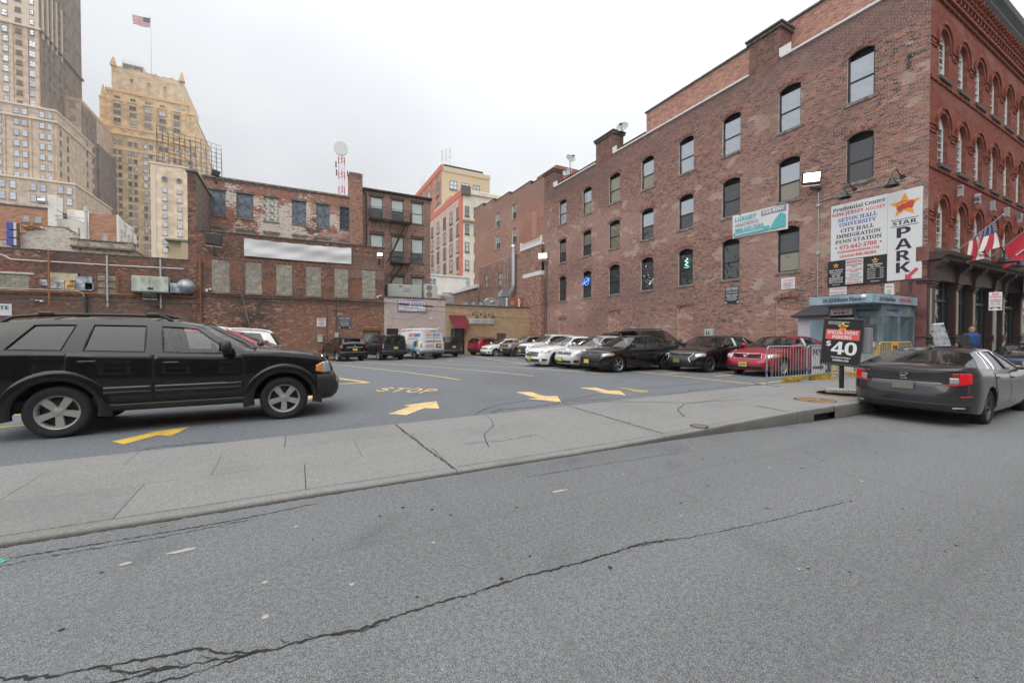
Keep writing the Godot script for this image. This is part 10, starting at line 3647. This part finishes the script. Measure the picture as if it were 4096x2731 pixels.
func people()->void:
	# faces the road, head turned to the viewer's left; local +z is forward
	var o:=thing("person","man in a dark grey jacket and blue shirt standing before the shop front","person",V(20.6,0.14,-4.95),"",-0.55)
	var skin:=[]
	var lim:=func(a:Vector3,e:Vector3,r0:float,r1:float)->void:skin.append([a,e,r0,r1])
	# torso, neck, legs, arms
	skin.append([V(0,0.98,0),V(0,1.16,0.01),0.125,0.13,V(0.82,1,1.15)])
	skin.append([V(0,1.16,0.01),V(0,1.38,0),0.14,0.15,V(0.78,1,1.15)])
	skin.append([V(-0.14,1.43,-0.01),V(0.14,1.43,-0.01),0.075,0.075])
	lim.call(V(0,1.42,-0.005),V(0,1.56,0.015),0.065,0.058)
	for s in [-1.0,1.0]:
		lim.call(V(s*0.09,0.95,0),V(s*0.10,0.50,0.015),0.095,0.06)
		lim.call(V(s*0.10,0.50,0.015),V(s*0.105,0.08,-0.01),0.058,0.04)
		lim.call(V(s*0.105,0.045,-0.04),V(s*0.12,0.035,0.14),0.042,0.035)
		lim.call(V(s*0.20,1.42,-0.01),V(s*0.25,1.14,-0.03),0.058,0.044)
		lim.call(V(s*0.25,1.14,-0.03),V(s*0.235,0.90,0.06),0.042,0.030)
		# palm and five slightly curled fingers
		lim.call(V(s*0.235,0.88,0.065),V(s*0.23,0.80,0.085),0.028,0.036)
		for k in 4:
			var a:=V(s*0.23,0.795,0.06+k*0.018)
			var l:float=[0.030,0.038,0.041,0.036][k]
			var m:=a+V(-s*0.004,-l,0.006)
			lim.call(a,m,0.0095,0.009)
			lim.call(m,m+V(-s*0.016,-l*0.75,0.004),0.009,0.0078)
		lim.call(V(s*0.225,0.84,0.10),V(s*0.212,0.80,0.122),0.012,0.0105)
		lim.call(V(s*0.212,0.80,0.122),V(s*0.205,0.77,0.122),0.0105,0.009)
	var b:=body_mesh(skin,0.014,0.03)
	# the head on its own finer grid, turned to the side
	var tr:=Transform3D(Basis(UP,-0.75),V(0,1.60,0.02))
	var hd:=[]
	var hl:=func(a:Vector3,e:Vector3,r0:float,r1:float,sq:=Vector3.ONE)->void:hd.append([tr*a,tr*e,r0,r1])
	hl.call(V(0,0.10,-0.02),V(0,0.075,0.012),0.085,0.078)
	hl.call(V(0,0.03,0.015),V(0,-0.02,0.045),0.066,0.046)
	hl.call(V(0,-0.028,0.055),V(0,-0.036,0.062),0.030,0.022)
	hl.call(V(0,0.055,0.085),V(0,0.022,0.108),0.010,0.014)
	hl.call(V(-0.03,0.068,0.072),V(0.03,0.068,0.072),0.014,0.014)
	for s in [-1.0,1.0]:
		hl.call(V(s*0.081,0.055,0.0),V(s*0.084,0.02,0.0),0.014,0.010)
		hl.call(V(s*0.04,0.02,0.055),V(s*0.05,-0.01,0.035),0.022,0.02)
	hl.call(V(-0.014,-0.008,0.082),V(0.014,-0.008,0.082),0.009,0.009)
	hl.call(V(0,0.0,-0.01),V(0,-0.09,-0.02),0.055,0.056)
	var hb:=body_mesh(hd,0.0065,0.012)
	var off:=b.v.size()
	for i in hb.v.size():b.vert(hb.v[i],hb.n[i])
	for i in hb.ix:b.ix.append(i+off)
	obj("body",b,M.skin,o)
	var hr:=[[tr*V(0,0.112,-0.03),tr*V(0,0.098,-0.008),0.089,0.083],[tr*V(0,0.06,-0.045),tr*V(0,0.02,-0.05),0.074,0.058]]
	for s in [-1.0,1.0]:hr.append([tr*V(s*0.062,0.075,-0.005),tr*V(s*0.066,0.04,0.002),0.026,0.018])
	obj("hair",body_mesh(hr,0.0075,0.015),M.hair,o)
	b=B.new()
	for s in [-1.0,1.0]:
		b.lathe([Vector2(0,-0.008),Vector2(0.009,0),Vector2(0,0.008)],Transform3D(Basis(),tr*V(s*0.032,0.050,0.083)),10)
		b.box(V(-0.018,0.0,0),V(0.018,0.007,0.008),0.002,tr*Transform3D(Basis(),V(s*0.032,0.071,0.084)))
	b.box(V(-0.022,-0.002,0),V(0.022,0.002,0.005),0.001,tr*Transform3D(Basis(),V(0,-0.009,0.089)))
	obj("eyes_and_brows",b,M.hair,o)
	# clothes
	var c:=[[V(0,0.90,0.0),V(0,1.16,0.02),0.150,0.15,V(0.80,1,1.05)],[V(0,1.16,0.02),V(0,1.38,0.015),0.155,0.155,V(0.78,1,1.05)],[V(-0.10,1.42,0),V(0.10,1.42,0),0.08,0.08],[V(0,1.44,0.0),V(0,1.50,0.005),0.078,0.072]]
	obj("shirt",body_mesh(c,0.014,0.03),M.shirt_blue,o)
	c=[]
	for s in [-1.0,1.0]:
		c.append([V(s*0.12,0.82,-0.01),V(s*0.125,1.15,0.0),0.115,0.115,V(1,1,0.80)])
		c.append([V(s*0.125,1.15,0.0),V(s*0.13,1.40,-0.01),0.115,0.095,V(1,1,0.80)])
		c.append([V(s*0.205,1.425,-0.01),V(s*0.265,1.14,-0.03),0.088,0.070])
		c.append([V(s*0.265,1.14,-0.03),V(s*0.245,0.91,0.055),0.068,0.054])
		c.append([V(s*0.09,1.47,-0.03),V(s*0.17,1.45,-0.02),0.055,0.06])
	c.append([V(-0.1,0.85,-0.06),V(-0.1,1.4,-0.07),0.10,0.10])
	c.append([V(0.1,0.85,-0.06),V(0.1,1.4,-0.07),0.10,0.10])
	c.append([V(0,0.85,-0.07),V(0,1.42,-0.075),0.09,0.085])
	obj("jacket",body_mesh(c,0.015,0.025),M.jacket,o)
	c=[]
	for s in [-1.0,1.0]:
		c.append([V(s*0.08,0.97,0),V(s*0.10,0.50,0.01),0.115,0.085])
		c.append([V(s*0.10,0.50,0.01),V(s*0.105,0.11,-0.01),0.083,0.072])
	obj("trousers",body_mesh(c,0.017,0.03),M.trousers,o)
	c=[]
	for s in [-1.0,1.0]:c.append([V(s*0.105,0.05,-0.05),V(s*0.122,0.045,0.15),0.05,0.042])
	obj("shoes",body_mesh(c,0.014,0.01),M.trim_black,o)
